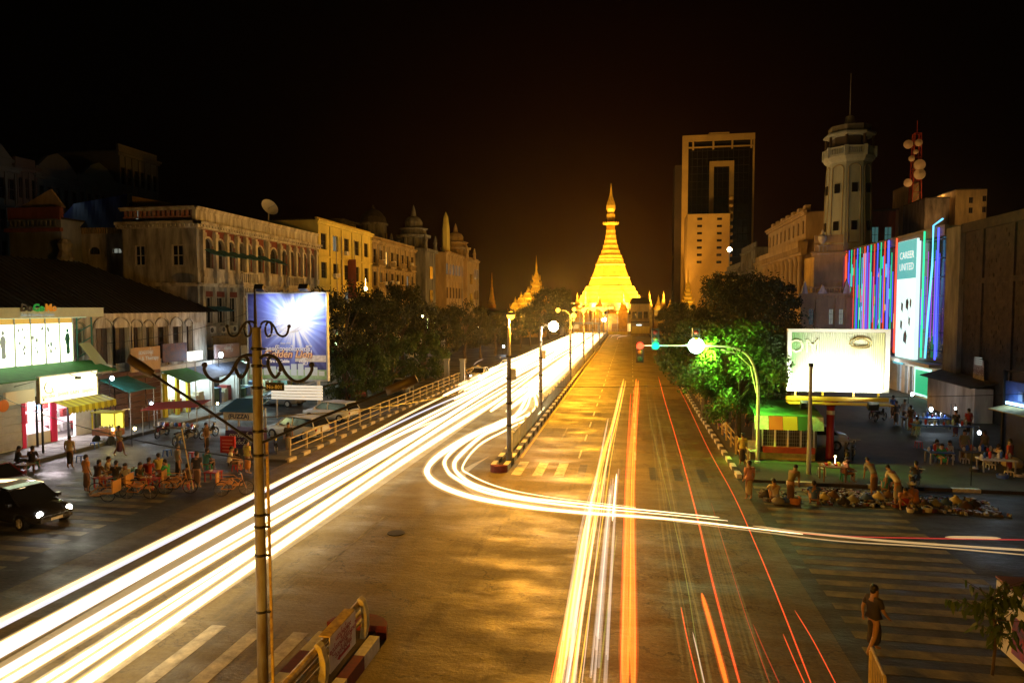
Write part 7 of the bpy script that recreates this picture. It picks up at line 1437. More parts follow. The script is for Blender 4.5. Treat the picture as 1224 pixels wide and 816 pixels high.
def tea_table(x, y, m, label, z=0, h=.5, w=.7, group='low tea tables', cat='table'):
    t = thing('tea_table', label, cat, (x, y, z), group=group); b = MB(); b.box(x - w / 2, x + w / 2, y - w * .4, y + w * .4, z + h - .04, z + h); obj('top', b, m, t)
    for sx in (-1, 1):
        for sy in (-1, 1): b = MB(); b.box(x + sx * w * .42 - .025, x + sx * w * .42 + .025, y + sy * w * .33 - .025, y + sy * w * .33 + .025, z, z + h - .04); obj('leg', b, m, t)
    for k_ in range(3): b = MB(); q = (x + rnd.uniform(-.25, .25) * w, y + rnd.uniform(-.2, .2) * w, z + h); b.lathe([(.035, 0), (.045, .07), (.04, .08)], 8, q); obj('cup', b, PLW, t)
    return t
LTG = 'people at the tea tables on the left'
LP_ = [('stand', 84, 559, 200, 'cream', 'dark', 'man in a pale shirt walking past the phone shop', 0), ('stand', 104, 588, 160, 'orange', 'brown', 'person standing in an orange-brown top at the left end of the tea tables', 0), ('sit', 118, 579, 180, 'brown', 'dark', 'person in brown sitting beside the standing one in orange-brown', 1), ('sit', 129, 574, 120, 'cream', 'brown', 'person in a cream top sitting at the first tea table', 1), ('sit', 139, 580, 200, 'dark', 'dark', 'dark-clothed person sitting left of the man in the white shirt', 1), ('sit', 151, 583, 0, 'white', 'brown', 'man in a white shirt sitting nearest the zebra crossing', 1), ('sit', 167, 582, 90, 'dark', 'dark', 'person in black sitting right of the man in the white shirt', 1), ('sit', 178, 576, 200, 'red', 'dark', 'person in dark red sitting at the middle tea table', 1), ('sit', 190, 570, 230, 'yellow', 'olive', 'person in a yellow top sitting behind the middle tea table', 1), ('sit', 199, 578, 270, 'green', 'dark', 'person in a green top at the middle tea table', 1), ('stand', 213, 572, 150, 'grey', 'dark', 'person in grey standing before the pole and mat', 0), ('sit', 224, 584, 180, 'brown', 'red', 'person in brown and red sitting near the trishaw', 1), ('stand', 236, 583, 190, 'dark', 'brown', 'dark figure standing left of the red square board', 0), ('sit', 247, 563, 170, 'teal', 'dark', 'person in teal sitting by the kerb, left of the red board', 1), ('sit', 282, 563, 180, 'dark', 'grey', 'person in black sitting behind the trishaw', 1), ('stand', 296, 566, 160, 'yellow', 'orange', 'person in a yellow top standing against the foreground pole', 0), ('sit', 39, 560, 200, 'dark', 'dark', 'dark figure sitting before the phone shop counter', 1), ('sit', 22, 560, 150, 'dark', 'grey', 'grey and black clad sitter leftmost before the phone shop', 1), ('stand', 247, 540, 90, 'brown', 'dark', 'person in brown standing by the booth with blue roof', 0), ('walk', 143, 545, 90, 'grey', 'purple', 'blurred passer-by before the glass food cart', 0), ('stand', 560, 462, 180, 'dark', 'dark', 'far figure by the right gate pier', 0), ('stand', 345, 540, 30, 'dark', 'grey', 'dark figure standing beside the nearer white car', 0)]
for k, px, py, fc, tp_, lw, lb, st in LP_:
    q = at(px, py, 0); person(k, q.x, q.y, fc, tp_, lw, lb, LTG, z=.0)
    if st: stool(q.x, q.y + .06, (PLR, PLB, PLR, PLG)[px % 4], 'low ' + ('red', 'blue', 'red', 'green')[px % 4] + ' stool under the ' + ' '.join(lb.split()[:11]), h=.34)
for px, py, m, lb in ((124, 582, PLR, 'low red tea table before the sitter in brown at the left'), (145, 577, PLB, 'low blue tea table behind the man in the white shirt'), (180, 584, PLR, 'low red tea table in the middle of the tea crowd'), (205, 583, mat('table_wood', (.2, .1, .05), .6), 'low wooden tea table with cups left of the standing dark figure'), (30, 566, mat('table_wood', (.2, .1, .05), .6), 'low wooden table before the phone shop sitters'), (255, 575, PLR, 'low red tea table near the trishaw'), (160, 572, PLG, 'low green tea table behind the tea crowd')):
    q = at(px, py, 0); tea_table(q.x, q.y, m, lb)
for i, (px, py, m) in enumerate(((113, 536, PLB), (97, 552, PLB), (200, 545, PLB), (215, 530, PLB), (230, 548, PLR))): q = at(px, py, 0); stool(q.x, q.y, m, ['small blue stool before the glass food cart', 'blue stool left of the tea crowd near the kerb', 'empty blue stool behind the tea crowd', 'empty blue stool near the red awning', 'empty red stool behind the standing dark figure'][i])
# glass food cart with the yellow light
q = at(130, 530, .0); ct = thing('food_cart', 'yellow-lit glass food cart right of the phone shop', 'cart', (q.x, q.y, 0)); x, y = q.x, q.y
b = MB(); b.box(x - .8, x + .8, y - .4, y + .4, .55, .95); obj('body', b, mat('cart_brown', (.25, .1, .05), .6), ct); b = MB()
for sx in (-.78, .78):
    for sy in (-.38, .38): b.box(x + sx - .03, x + sx + .03, y + sy - .03, y + sy + .03, .95, 1.95)
b.box(x - .85, x + .85, y - .45, y + .45, 1.95, 2.02); obj('frame', b, YC, ct)
b = MB(); b.box(x - .75, x + .75, y + .3, y + .34, .97, 1.9); obj('lit_back', b, glow('cart_glow', (1, .85, .12), 1.4), ct)
for sx in (-.5, .5): b = MB(); b.tube([(x + sx - .03, y - .43, .3), (x + sx + .03, y - .43, .3)], .3, 14); obj('wheel', b, BLACKM, ct)
for k_ in range(4): b = MB(); b.lathe([(.1, 0), (.12, .12), (.1, .14)], 8, (x - .5 + k_ * .33, y, .95)); obj('food_bowl', b, STEEL, ct)
# red awning stall & leaning poles
q = at(212, 520, 0); st = thing('street_stall', 'stall with a sagging red awning behind the tea tables', 'stall', (q.x, q.y, 0)); b = MB(); b.slab([(q.x - 2, q.y - .9, 1.7), (q.x + 1.9, q.y - .6, 2.0), (q.x + 1.9, q.y + .9, 2.25), (q.x - 2, q.y + .7, 2.0)], (0, 0, .05)); obj('awning', b, mat('awning_dull_red', (.3, .03, .02), .7, var=.3, scale=3), st)
for sx, sy in ((-1.9, -.8), (1.8, -.5), (1.8, .8), (-1.9, .6)): b = MB(); b.tube([(q.x + sx, q.y + sy, 0), (q.x + sx, q.y + sy, 1.9)], .03, 5); obj('pole', b, CONC, st)
b = MB(); b.box(q.x - 1.5, q.x + 1.3, q.y - .4, q.y + .4, .5, .6); b.box(q.x - 1.4, q.x - 1.3, q.y - .3, q.y + .3, 0, .5); b.box(q.x + 1.1, q.x + 1.2, q.y - .3, q.y + .3, 0, .5); obj('counter', b, BARK, st)
for k_ in range(9): b = MB(); b.lathe([(.08, 0), (.1, .15), (.05, .25)], 8, (q.x - 1.3 + k_ * .3, q.y, .6)); obj('jar', b, (PLW, PLB, PLR)[k_ % 3], st)
q = at(231, 585, 0); b = MB(); b.tube([(q.x, q.y, 0), onY(217, 512, q.y)], .03, 5); tag(obj('bamboo_pole', b, mat('bamboo', (.4, .3, .12), .6)), 'thin bamboo pole leaning among the tea drinkers', 'pole')

# right-hand people and wares
RG = 'people on the right pavement'
RP = [('sit', 1010, 575, 90, 'pink', 'dark', 'woman in a pink top sitting at the small lit table', .13), ('stand', 895, 597, 200, 'pink', 'cream', 'woman in pink walking round the railing end', 0), ('stand', 887, 556, 180, 'yellow', 'dark', 'man in a yellow shirt behind the railing under the tree', .13), ('squat', 926, 600, 180, 'cream', 'olive', 'person in cream crouching over the wares, leftmost seller', 0), ('bend', 945, 602, 150, 'olive', 'brown', 'person in olive bending over the wares beside the leftmost seller', 0), ('squat', 973, 603, 170, 'blue', 'dark', 'person in blue crouching at the kerb', 0), ('bend', 1044, 592, 190, 'grey', 'brown', 'person in grey stooping over the wares, left of the white-clad ones', 0), ('squat', 1058, 590, 150, 'teal', 'dark', 'person in teal crouching behind the wares', 0), ('bend', 1072, 603, 200, 'white', 'grey', 'person in white bending forward over the wares', 0), ('squat', 1079, 608, 0, 'pink', 'red', 'woman in a pale pink top crouching with her back to the road', 0), ('squat', 1094, 606, 200, 'orange', 'brown', 'person in orange crouching right of the woman in pale pink', 0), ('sit', 1095, 581, 180, 'dark', 'dark', 'man in a dark vest on a motorbike behind the sellers', .1), ('sit', 1118, 551, 90, 'yellow', 'dark', 'person in yellow sitting at the far tables', 0), ('sit', 1125, 556, 0, 'green', 'green', 'person in green sitting with back to the road', 0), ('sit', 1136, 552, 270, 'white', 'dark', 'man in a white shirt sitting at the far tables', 0), ('stand', 1152, 551, 0, 'olive', 'brown', 'person in olive standing right of the far tables', 0), ('stand', 1176, 552, 200, 'olive', 'dark', 'person in olive standing under the right stall lamp', 0), ('sit', 1192, 557, 120, 'white', 'grey', 'person in white sitting at the stall at the right edge', 0), ('stand', 1206, 565, 220, 'red', 'red', 'person in red standing at the stall at the right edge', 0), ('stand', 1071, 508, 180, 'dark', 'dark', 'far dark figure before the neon building, left one', .13), ('stand', 1081, 506, 150, 'grey', 'dark', 'far grey figure before the neon building', .13), ('stand', 1067, 500, 200, 'blue', 'dark', 'far blue figure beyond the billboard', .13), ('stand', 1088, 515, 200, 'brown', 'red', 'far figure in a red longyi near the neon building', .13), ('sit', 1096, 520, 180, 'cream', 'dark', 'far person in cream sitting near the market lamps', .13), ('stand', 1142, 522, 190, 'dark', 'purple', 'figure standing between the two market lamps', .13), ('stand', 1157, 520, 190, 'red', 'dark', 'figure in red before the whitewashed annexe', .13), ('stand', 846, 496, 150, 'pink', 'brown', 'person in pink at the far end of the crowd under the tree', .13), ('stand', 852, 507, 200, 'cream', 'dark', 'person in cream in the crowd under the tree', .13), ('stand', 861, 514, 160, 'red', 'purple', 'person in red in the crowd under the tree', .13), ('sit', 869, 522, 190, 'white', 'dark', 'person in white sitting in the crowd under the tree', .13), ('stand', 877, 505, 170, 'orange', 'brown', 'person in orange behind the green tree trunk', .13), ('stand', 893, 510, 190, 'brown', 'dark', 'person in brown between tree and kiosk', .13), ('stand', 857, 500, 170, 'brown', 'dark', 'person in dark brown at the back of the crowd under the tree', .13), ('walk', 1043, 782, 120, 'dark', 'dark', 'dark-clothed pedestrian crossing at the bottom right', .0)]
for k, px, py, fc, tp_, lw, lb, z in RP:
    q = at(px, py, z); person(k, q.x, q.y, fc, tp_, lw, lb, RG, z=z, hat=(px == 1094))
    if k == 'sit' and px != 1095: stool(q.x, q.y + .06, (PLW, PLB, PLG, PLW)[px % 4], 'stool under a sitter on the right, ' + {1010: 'at the small lit table', 1118: 'under the one in yellow', 1125: 'green under the one in green', 1136: 'under the man in white', 1192: 'at the right edge stall', 1096: 'under the far one in cream', 869: 'under the tree crowd'}[px], z=z)
for i, (px, py, m) in enumerate(((982, 568, PLW), (1184, 563, PLW), (1098, 535, PLR), (1153, 556, PLW), (1180, 560, PLW), (1206, 572, mat('plastic_cream', (.6, .45, .25), .5)))): q = at(px, py, .0 if px > 1100 else .13); stool(q.x, q.y, m, ['cream stool left of the small lit table', 'white stool before the stall at the right edge', 'far red and white stool beyond the sellers', 'white stool beside the standing one in olive', 'second white stool before the stall at the right edge', 'cream stool at the foot of the right edge stall'][i], z=q.z)
q = at(995, 574, .13); t_ = tea_table(q.x, q.y, mat('table_wood', (.2, .1, .05)), 'small table of wares lit beside the red billboard column', z=.13, h=.75, w=1.15)
for k_ in range(7): b = MB(); b.box(q.x - .5 + k_ * .14, q.x - .4 + k_ * .14, q.y - .2, q.y + .1, .88, .93 + .05 * (k_ % 3)); obj('packet', b, (PLW, PLR, YC)[k_ % 3], t_)
lamp('POINT', (q.x + .1, q.y - .5, 1.6), 9, (1, .8, .5), .05, t_); b = MB(); b.ball((q.x + .1, q.y, 1.3), .05, 8); b.tube([(q.x + .1, q.y, .88), (q.x + .1, q.y, 1.3)], .012, 4); obj('candle_lamp', b, BY, t_)
# wares spread on cloths beyond the right crossing
wares = [mat('ware_%d' % i, c, .45) for i, c in enumerate(((.22, .2, .16), (.06, .04, .025), (.13, .12, .1), (.02, .02, .02), (.12, .03, .02), (.3, .32, .36)))]
for (pa, pb, pya, pyb, n_, lb) in ((914, 950, 590, 600, 90, 'dark cloth of small wares at the left end of the sellers'), (976, 1030, 588, 604, 170, 'long spread of shoes and wares in the middle of the sellers'), (1030, 1066, 592, 606, 110, 'cloth of wares before the stooping sellers'), (1100, 1172, 598, 614, 200, 'dark spread of wares at the right end of the sellers')):
    A0, A1 = at(pa, pyb, 0), at(pb, pya, 0); t = thing('wares_cloth', lb, 'wares', ((A0.x + A1.x) / 2, (A0.y + A1.y) / 2, 0), group='wares spread along the kerb'); b = MB(); b.box(A0.x, A1.x, A0.y, A1.y, .012, .03); obj('cloth', b, mat('ground_cloth', (.06, .07, .1), .9), t)
    g_ = {}
    for i in range(n_):
        x, y = rnd.uniform(A0.x, A1.x), rnd.uniform(A0.y, A1.y); m_ = i % 6; g_.setdefault(m_, MB()).cbox((x, y, .06 + rnd.random() * .05), rnd.uniform(.08, .24), rnd.uniform(.06, .14), rnd.uniform(.05, .16), rnd.uniform(0, 3))
    for m_, bb_ in g_.items(): obj('small_wares', bb_, wares[m_], t)['kind'] = 'stuff'
for i, (px, py, c, s_) in enumerate(((950, 602, 'orange', .5), (1108, 612, 'white', .4), (1198, 574, 'blue', .5), (1218, 572, 'cream', .45), (1088, 612, 'white', .3), (1165, 566, 'dark', .5))):
    q = at(px, py, 0); t = thing('basket', ['orange basket of goods between the cream and blue sellers', 'white box at the left end of the dark wares', 'blue tub under the stall at the right edge', 'cream crate at the right edge', 'small white box by the woman in pale pink', 'dark basket before the right stall'][i], 'basket', (q.x, q.y, 0)); b = MB(); b.lathe([(s_ * .42, 0), (s_ * .55, s_ * .6), (s_ * .5, s_ * .6), (s_ * .38, .03)], 12, (q.x, q.y, 0), cap=False); b.lathe([(0.01, .03), (s_ * .4, .03)], 12, (q.x, q.y, 0)); obj('tub', b, mat('cloth_' + c, CL[c], .85), t)
    b = MB(); b.ball((q.x, q.y, s_ * .5), s_ * .36, 8, .6); obj('contents', b, wares[i], t)
# stalls with bright lamps, far right
def stall(px, py, label, top, w=1.6, z=0.0, n=8):
    q = at(px, py, z); t = thing('street_stall', label, 'stall', (q.x, q.y, z)); b = MB(); b.box(q.x - w / 2, q.x + w / 2, q.y - .4, q.y + .4, z + .72, z + .78); obj('top', b, top, t)
    for sx in (-1, 1):
        for sy in (-1, 1): b = MB(); b.box(q.x + sx * w * .45 - .03, q.x + sx * w * .45 + .03, q.y + sy * .34 - .03, q.y + sy * .34 + .03, z, z + .72); obj('leg', b, STEEL, t)
    for k_ in range(n): b = MB(); x = q.x - w * .42 + w * .84 * k_ / (n - 1); b.lathe([(.06, 0), (.08, .1 + .08 * (k_ % 3)), (.04, .2 + .08 * (k_ % 3))], 8, (x, q.y + .1 * (k_ % 2), z + .78)); obj('jar', b, (PLW, PLB, PLR, STEEL)[k_ % 4], t)
    return t
stall(1168, 556, 'stall with a dark cloth under the right bright lamp', mat('stall_cloth_dark', (.06, .06, .07), .7)); stall(1190, 566, 'white topped stall at the right edge', PLW); stall(1125, 522, 'far blue-lit market stall under the middle lamp', PLB, 3.5, .13, 12); stall(1106, 512, 'far market stall under the left lamp', PLB, 3.0, .13, 10); stall(1122, 556, 'low table of the far sitters', PLB, 1.2)
stall_lamp(1170.5, 517, onX(1170.5, 517, 16).x, 'bright bluish lamp over the right stall with dark cloth', BW, .14, 70); stall_lamp(1113, 489, 20.5, 'bright blue-white lamp in the middle of the far market', BW, .22, 150, base=.13); stall_lamp(1090.5, 471, 21.5, 'greenish white lamp before the neon building doors', BW, .22, 130, base=.13); stall_lamp(1142, 488, 21.8, 'small white lamp before the whitewashed annexe', BW, .12, 40, base=.13)
lamp('POINT', onX(1185, 530, 16), 14, COOL, .2, bpy.data.objects['street_stall.002'])
for px, py, c, lb in ((1163, 552, 'olive', 'half-open olive cloth bundle left of the right stall'), (1210, 560, 'cream', 'cream cloth-covered pile at the right edge')): q = at(px, py, 0); b = MB(); b.smooth = True; b.ball((q.x, q.y, .28), .5, 12, .7); tag(obj('cloth_bundle', b, mat('cloth_' + c, CL[c], .85)), lb, 'bundle')

# ================================================================== VEHICLES
def car(label, x, y, rz, paint, lit=False, wagon=False, z=0.0, group='parked cars', s=1.0):
    t = thing('parked_car' if not lit else 'dark_saloon', label, 'car', (x, y, z), rz, group); t.scale = (s, s, s)
    # stations along the length: x, half width, sill, belt
    ST = [(-2.15, .62, .42, .80), (-2.05, .74, .30, .92), (-1.6, .82, .24, .98), (-.8, .85, .22, .96), (.3, .85, .22, .93), (1.0, .84, .22, .90), (1.6, .80, .26, .82), (2.0, .72, .32, .72), (2.12, .6, .4, .62)]
    b = MB(); b.smooth = True; vs = []; n = 12
    for X, w, s0, bt in ST:
        h = bt - s0
        for yy, zz_ in ((-w * .9, s0), (-w, s0 + h * .25), (-w * 1.0, s0 + h * .62), (-w * .93, s0 + h * .9), (-w * .8, bt), (-w * .35, bt + .03), (w * .35, bt + .03), (w * .8, bt), (w * .93, s0 + h * .9), (w, s0 + h * .62), (w, s0 + h * .25), (w * .9, s0)): vs.append((X, yy, zz_))
    fs = [(j*n+i, j*n+(i+1) % n, (j+1)*n+(i+1) % n, (j+1)*n+i) for j in range(len(ST) - 1) for i in range(n)] + [tuple(range(n))[::-1], tuple((len(ST)-1)*n + i for i in range(n))]
    b.add(vs, fs); link('body', b.mesh('body', paint), t, local=True)
    rr_ = -2.0 if wagon else -1.55; G = [(rr_, .93, .78), (rr_ + (.25 if wagon else .5), 1.38, .62), (-.1, 1.43, .64), (.35, 1.40, .62), (1.05, .92, .76)]
    gl = MB(); top = MB(); pil = MB(); L_ = [(X, z_, w) for X, z_, w in G]
    def q4(m_, a, c, d, e): m_.quad(a, c, d, e)
    base = lambda X: .93
    # side glass polygon and roof skin
    for s_ in (-1, 1): gl.slab([(L_[0][0] + .06, s_ * .76, .93), (L_[4][0] - .1, s_ * .76, .92), (L_[3][0] - .03, s_ * .63, 1.37), (L_[1][0] + .05, s_ * .63, 1.36)], (0, -s_ * .02, 0))
    gl.slab([(1.06, -.7, .92), (1.06, .7, .92), (.37, .57, 1.39), (.37, -.57, 1.39)], (-.02, 0, -.01)); gl.slab([(L_[0][0] - .01, .7, .94), (L_[0][0] - .01, -.7, .94), (L_[1][0] - .02, -.57, 1.37), (L_[1][0] - .02, .57, 1.37)], (.02, 0, -.01))
    link('window_glass', gl.mesh('window_glass', GLS), t, local=True)
    for a, c in ((1, 2), (2, 3)): top.slab([(L_[a][0], -.62, L_[a][1]), (L_[c][0], -.62, L_[c][1]), (L_[c][0], .62, L_[c][1]), (L_[a][0], .62, L_[a][1])], (0, 0, .045))
    for s_ in (-1, 1):
        for (xa, xb) in ((1.08, .36), (L_[0][0] - .02, L_[1][0])): top.tube([(xa, s_ * .75, .92), (xb, s_ * .62, 1.41)], .035, 5)
        top.tube([(-.25, s_ * .775, .93), (-.22, s_ * .64, 1.41)], .03, 5)
    link('roof', top.mesh('roof', paint), t, local=True)
    for X in (-1.35, 1.32):
        for s_ in (-1, 1):
            w_ = MB(); w_.tube([(X, s_ * .66, .31), (X, s_ * .87, .31)], .31, 18); wo = link('wheel', w_.mesh('wheel', BLACKM), t, local=True); r_ = MB(); r_.tube([(X, s_ * .871, .31), (X, s_ * .885, .31)], .18, 14)
            for k_ in range(5): a = 2 * pi * k_ / 5; r_.tube([(X, s_ * .89, .31), (X + .17 * cos(a), s_ * .89, .31 + .17 * sin(a))], .025, 4)
            link('rim', r_.mesh('rim', STEEL), wo, local=True)
    for s_ in (-1, 1):
        h = MB(); h.smooth = True; h.lathe([(.02, .09), (.11, .05), (.12, 0)], 12); link('headlight', h.mesh('headlight', glow('headlamp', (1, .97, .85), 60) if lit else mat('headlight_glass', (.5, .5, .5), .2)), t, (2.03, s_ * .55, .64), rot=(0, pi / 2, 0), local=True)
        h = MB(); h.box(-2.14, -2.08, s_ * .55 - .14, s_ * .55 + .14, .66, .8); link('tail_lamp', h.mesh('tail_lamp', mat('tail_lamp_red', (.35, .02, .02), .3)), t, local=True)
        h = MB(); h.box(.72, .9, s_ * .86, s_ * 1.0, .9, 1.02); link('mirror', h.mesh('mirror', paint), t, local=True)
    h = MB(); h.box(2.08, 2.17, -.6, .6, .34, .48); h.box(-2.2, -2.12, -.62, .62, .38, .52); link('bumper', h.mesh('bumper', DKGREY), t, local=True)
    h = MB(); h.box(2.165, 2.175, -.22, .22, .36, .46); link('number_plate', h.mesh('number_plate', KWHT), t, local=True)
    if lit:
        for s_ in (-1, 1): lamp('SPOT', (2.3, s_ * .55, .64), 70, (1, .93, .75), .08, t, angle=70, local=True).rotation_euler = (R(85), 0, R(-90))
    return t
CPW = mat('car_paint_white', (.6, .62, .62), .25, spec=.6); CPD = mat('car_paint_black', (.02, .02, .022), .15, spec=.7); CPR = mat('car_paint_maroon', (.15, .02, .02), .25); CPG = mat('car_paint_grey', (.16, .17, .18), .25)
q = at(22, 632, 0); car('black saloon with blazing headlights waiting at the left edge of the junction', q.x - .75, q.y + .9, R(-14), CPD, lit=True, group=None)
q = at(0, 596, 0); car('brownish car behind the black saloon at the left edge', q.x - .8, q.y + .3, R(-8), CPR, group=None)
q = at(352, 524, 0); car('white hatchback parked nearest the railing end', q.x, q.y + .4, R(165), CPW, wagon=True)
q = at(393, 503, 0); car('pale estate car parked beyond the white hatchback', q.x, q.y + .4, R(168), CPW, wagon=True)
q = at(330, 486, 0); car('dim grey car parked behind the slatted board', q.x, q.y + .8, R(170), CPG)
q = at(478, 470, 0); car('dark car parked under the trees beside the railing', q.x, q.y + .8, R(100), CPG)
q = at(408, 480, 0); car('dark maroon car behind the pale estate car', q.x, q.y + 3, R(120), CPR)
q = at(583, 455, 0); car('pale car coming past the trees behind the railing streaks', -17.2, q.y + 1, R(-92), CPW, lit=True, group=None).name
q = at(976, 545, .13); car('white car parked behind the market kiosk, right of its corner', q.x, q.y + 2.2, R(188), CPW, z=.13)
def motorbike(label, x, y, rz, paint, z=0.0):
    t = thing('motorbike', label, 'motorbike', (x, y, z), rz, 'parked motorbikes')
    for X in (-.62, .62): b = MB(); pts = [(X + .28 * cos(2*pi*k_/16), 0, .3 + .28 * sin(2*pi*k_/16)) for k_ in range(17)]; b.tube(pts, .045, 5); w = link('wheel', b.mesh('wheel', BLACKM), t, local=True); b = MB(); b.tube([(X, -.05, .3), (X, .05, .3)], .07, 8); link('hub', b.mesh('hub', STEEL), w, local=True)
    b = MB(); b.tube([(-.6, 0, .55), (-.2, 0, .62), (.1, 0, .5), (.35, 0, .62), (.42, 0, .9)], [.09, .12, .12, .1, .05], 8); b.tube([(.42, 0, .9), (.6, 0, .35)], .04, 5); link('body', b.mesh('body', paint), t, local=True)
    b = MB(); b.tube([(-.62, 0, .72), (-.3, 0, .76), (.05, 0, .72)], [.06, .1, .06], 8, rz=.05); link('seat', b.mesh('seat', BLACKM), t, local=True)
    b = MB(); b.tube([(.34, -.32, .98), (.42, 0, .95), (.34, .32, .98)], .02, 5); link('handlebar', b.mesh('handlebar', STEEL), t, local=True); b = MB(); b.ball((.52, 0, .85), .09, 8); link('headlight', b.mesh('headlight', KWHT), t, local=True)
    b = MB(); b.box(-.3, .2, -.09, .09, .25, .5); link('engine', b.mesh('engine', STEEL), t, local=True); return t
for px, py, rz, m, z, lb in ((1094, 586, 60, CPD, 0, 'motorbike under the man in the dark vest'), (1012, 550, 80, CPG, .13, 'motorbike behind the woman at the small lit table'), (1020, 547, 70, CPG, .13, 'second motorbike right of the red billboard column'), (1045, 500, 50, CPR, .13, 'far motorbike beyond the lit billboard'), (1052, 503, 45, CPD, .13, 'far motorbike beside the other beyond the lit billboard'), (215, 530, 100, CPG, 0, 'motorbike parked by the red awning stall'), (228, 526, 95, CPD, 0, 'motorbike parked right of the red awning stall'), (194, 522, 100, CPR, 0, 'motorbike parked left of the red awning stall'), (330, 542, 120, CPD, 0, 'motorbike leaning beside the foreground pole'), (250, 523, 85, CPD, 0, 'motorbike left of the booth with blue roof')):
    q = at(px, py, z); motorbike(lb, q.x, q.y, R(rz), m, z)
def trishaw(label, x, y, rz):
    t = thing('trishaw', label, 'trishaw', (x, y, 0), rz, 'cycles and trishaws by the crossing')
    for X, Y in ((-.5, 0), (.55, 0), (-.4, .75)):
        b = MB(); b.tube([(X + .32 * cos(2*pi*k_/18), Y, .33 + .32 * sin(2*pi*k_/18)) for k_ in range(19)], .018, 4); w = link('wheel', b.mesh('wheel', BLACKM), t, local=True); b = MB()
        for k_ in range(8): b.tube([(X, Y, .33), (X + .31 * cos(pi*k_/4), Y, .33 + .31 * sin(pi*k_/4))], .004, 3)
        link('spokes', b.mesh('spokes', STEEL), w, local=True)
    b = MB()
    for P in ([(-.5, 0, .33), (0, 0, .3), (.4, 0, .75), (.55, 0, .33)], [(0, 0, .3), (-.15, 0, .8), (.4, 0, .78)], [(-.5, 0, .33), (-.15, 0, .75)], [(.4, 0, .75), (.35, 0, .98)]): b.tube(P, .02, 5)
    link('frame', b.mesh('frame', mat('trishaw_orange', (.5, .22, .04), .5)), t, local=True)
    b = MB(); b.tube([(.25, -.25, 1.0), (.36, 0, .98), (.25, .25, 1.0)], .014, 5); link('handlebar', b.mesh('handlebar', STEEL), t, local=True); b = MB(); b.box(-.28, -.05, -.07, .07, .82, .87); link('saddle', b.mesh('saddle', BLACKM), t, local=True)
    b = MB(); b.box(-.75, -.1, .35, 1.0, .42, .48); b.box(-.78, -.72, .35, 1.0, .48, .95); b.box(-.1, .3, .55, .9, .3, .34); b.tube([(-.75, .33, .75), (-.1, .33, .7), (.25, .33, .4)], .02, 5); b.tube([(-.75, 1.02, .75), (-.1, 1.02, .7), (.25, 1.02, .4)], .02, 5); link('side_seat', b.mesh('side_seat', mat('seat_orange', (.5, .25, .06), .6)), t, local=True); return t
for px, py, rz, lb in ((279, 592, 25, 'trishaw with orange side seat at the right end of the tea tables'), (165, 596, 10, 'cycle with side seat before the man in the white shirt'), (130, 594, 190, 'cycle with side seat at the left of the tea crowd'), (212, 590, 20, 'cycle between the middle tea table and the trishaw')): q = at(px, py, 0); trishaw(lb, q.x, q.y, R(rz))
q = at(268, 572, 0); person('sit', q.x + .3, q.y + .1, 120, 'white', 'dark', 'trishaw rider in a white shirt', LTG, z=.42)

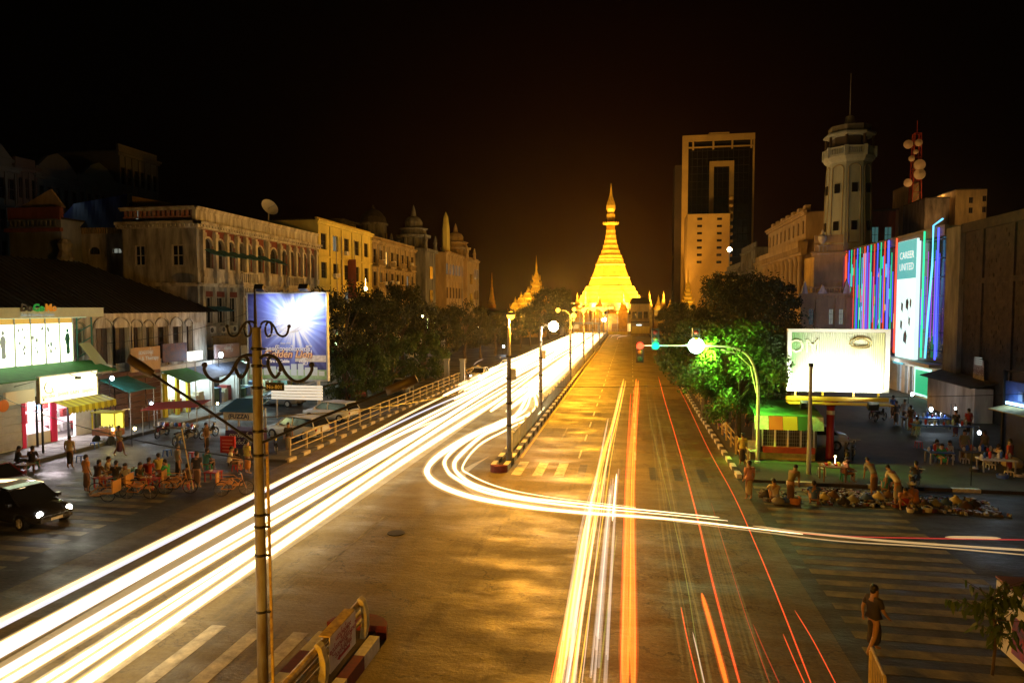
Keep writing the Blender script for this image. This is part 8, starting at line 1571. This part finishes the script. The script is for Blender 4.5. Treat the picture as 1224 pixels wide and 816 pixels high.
# cloth bags and bundles among the wares
for i in range(16):
    px = (916, 930, 944, 985, 996, 1008, 1020, 1036, 1050, 1062, 1106, 1118, 1130, 1142, 1154, 1164)[i]; q = at(px, 596 + (i * 7) % 9 + (6 if px > 1100 else 0), 0); b = MB(); b.smooth = True
    b.lathe([(.02, 0), (.2, .03), (.24, .14), (.15, .27), (.05, .33), (.08, .38)], 9, (q.x, q.y, .03), sx=1.2, sy=.8); tag(obj('goods_bag', b, mat('cloth_' + ('dark', 'grey', 'blue', 'cream', 'brown')[i % 5], (.1, .1, .1))), ('dark', 'grey', 'blue', 'cream', 'brown')[i % 5] + ' tied bag among the wares, ' + ('leftmost on the small left cloth', 'middle of the small left cloth', 'right end of the small left cloth', 'left end of the long spread', 'second on the long spread', 'middle of the long spread', 'right end of the long spread', 'left by the stooping seller', 'before the stooping seller', 'beside the white-clad seller', 'left end of the dark spread', 'second on the dark spread', 'left of the middle of the dark spread', 'right of the middle of the dark spread', 'next to last on the dark spread', 'last on the dark spread')[i], 'bag', 'tied bags among the wares')
# ================================================================== WIRES
def wire(P, r, label, m=BLACKM): b = MB(); b.tube(spline(P, 8), r, 5); tag(obj('overhead_wire', b, m), label, 'wire', 'wires over the streets')
def sag(a, c, s, n=6): return [a.lerp(c, i / n) + Vector((0, 0, -s * 4 * (i / n) * (1 - i / n))) for i in range(n + 1)]
wire(sag(onY(600, 463, 36), onY(1000, 457, 36), .05), .012, 'thin wire from the first lamp post across to the plain grey post')
wire(sag(onX(380, 482, -30), onX(520, 424, -30), .4), .02, 'cable crossing the dark trees left of the gate piers', RAILP)
wire(sag(Vector((PXp, PYp, 5.3)), onY(-30, 455, 34), .6), .015, 'dark wire from the foreground pole toward the phone shop')
for i_, (a_, c_, d_) in enumerate((((-35.6, 58, 9.9), (-35.6, 101, 9.4), .5), ((-35.5, 60, 5.6), (-35.4, 84, 5.4), .4), ((-34.6, 40, 6.0), (-35.2, 60, 8.2), .5), ((-34.4, 43, 4.6), (-34.2, 70, 4.6), .6))):
    wire(sag(Vector(a_), Vector(c_), d_), .02, ['cable slung along the front of the white and yellow buildings', 'sagging cable under the balcony of the white colonial building', 'cable from the phone shop up to the white colonial building', 'cable sagging over the tents of the left shops'][i_])
wire(sag(onY(905, 470, 37), onY(1240, 470, 27), .15), .012, 'thin wire from the signal mast to the brick building')
wire(sag(Vector((PXp, PYp, 6.2)), onY(597, 455, 35.6), .3), .012, 'thin wire between the foreground pole and the first lamp post')

# ================================================================== THE AIR
hz = MB(); hz.box(-150, 150, -40, 345, -1.5, 100)
hm_ = bpy.data.materials.new('night_haze'); hm_.use_nodes = True; t = hm_.node_tree; t.nodes.clear(); o_ = t.nodes.new('ShaderNodeOutputMaterial'); v_ = t.nodes.new('ShaderNodeVolumePrincipled')
v_.inputs['Density'].default_value = .00017; v_.inputs['Color'].default_value = (.9, .9, .9, 1); v_.inputs['Anisotropy'].default_value = .88
t.links.new(v_.outputs[0], o_.inputs['Volume']); tag(obj('haze', hz, hm_), kind='stuff')
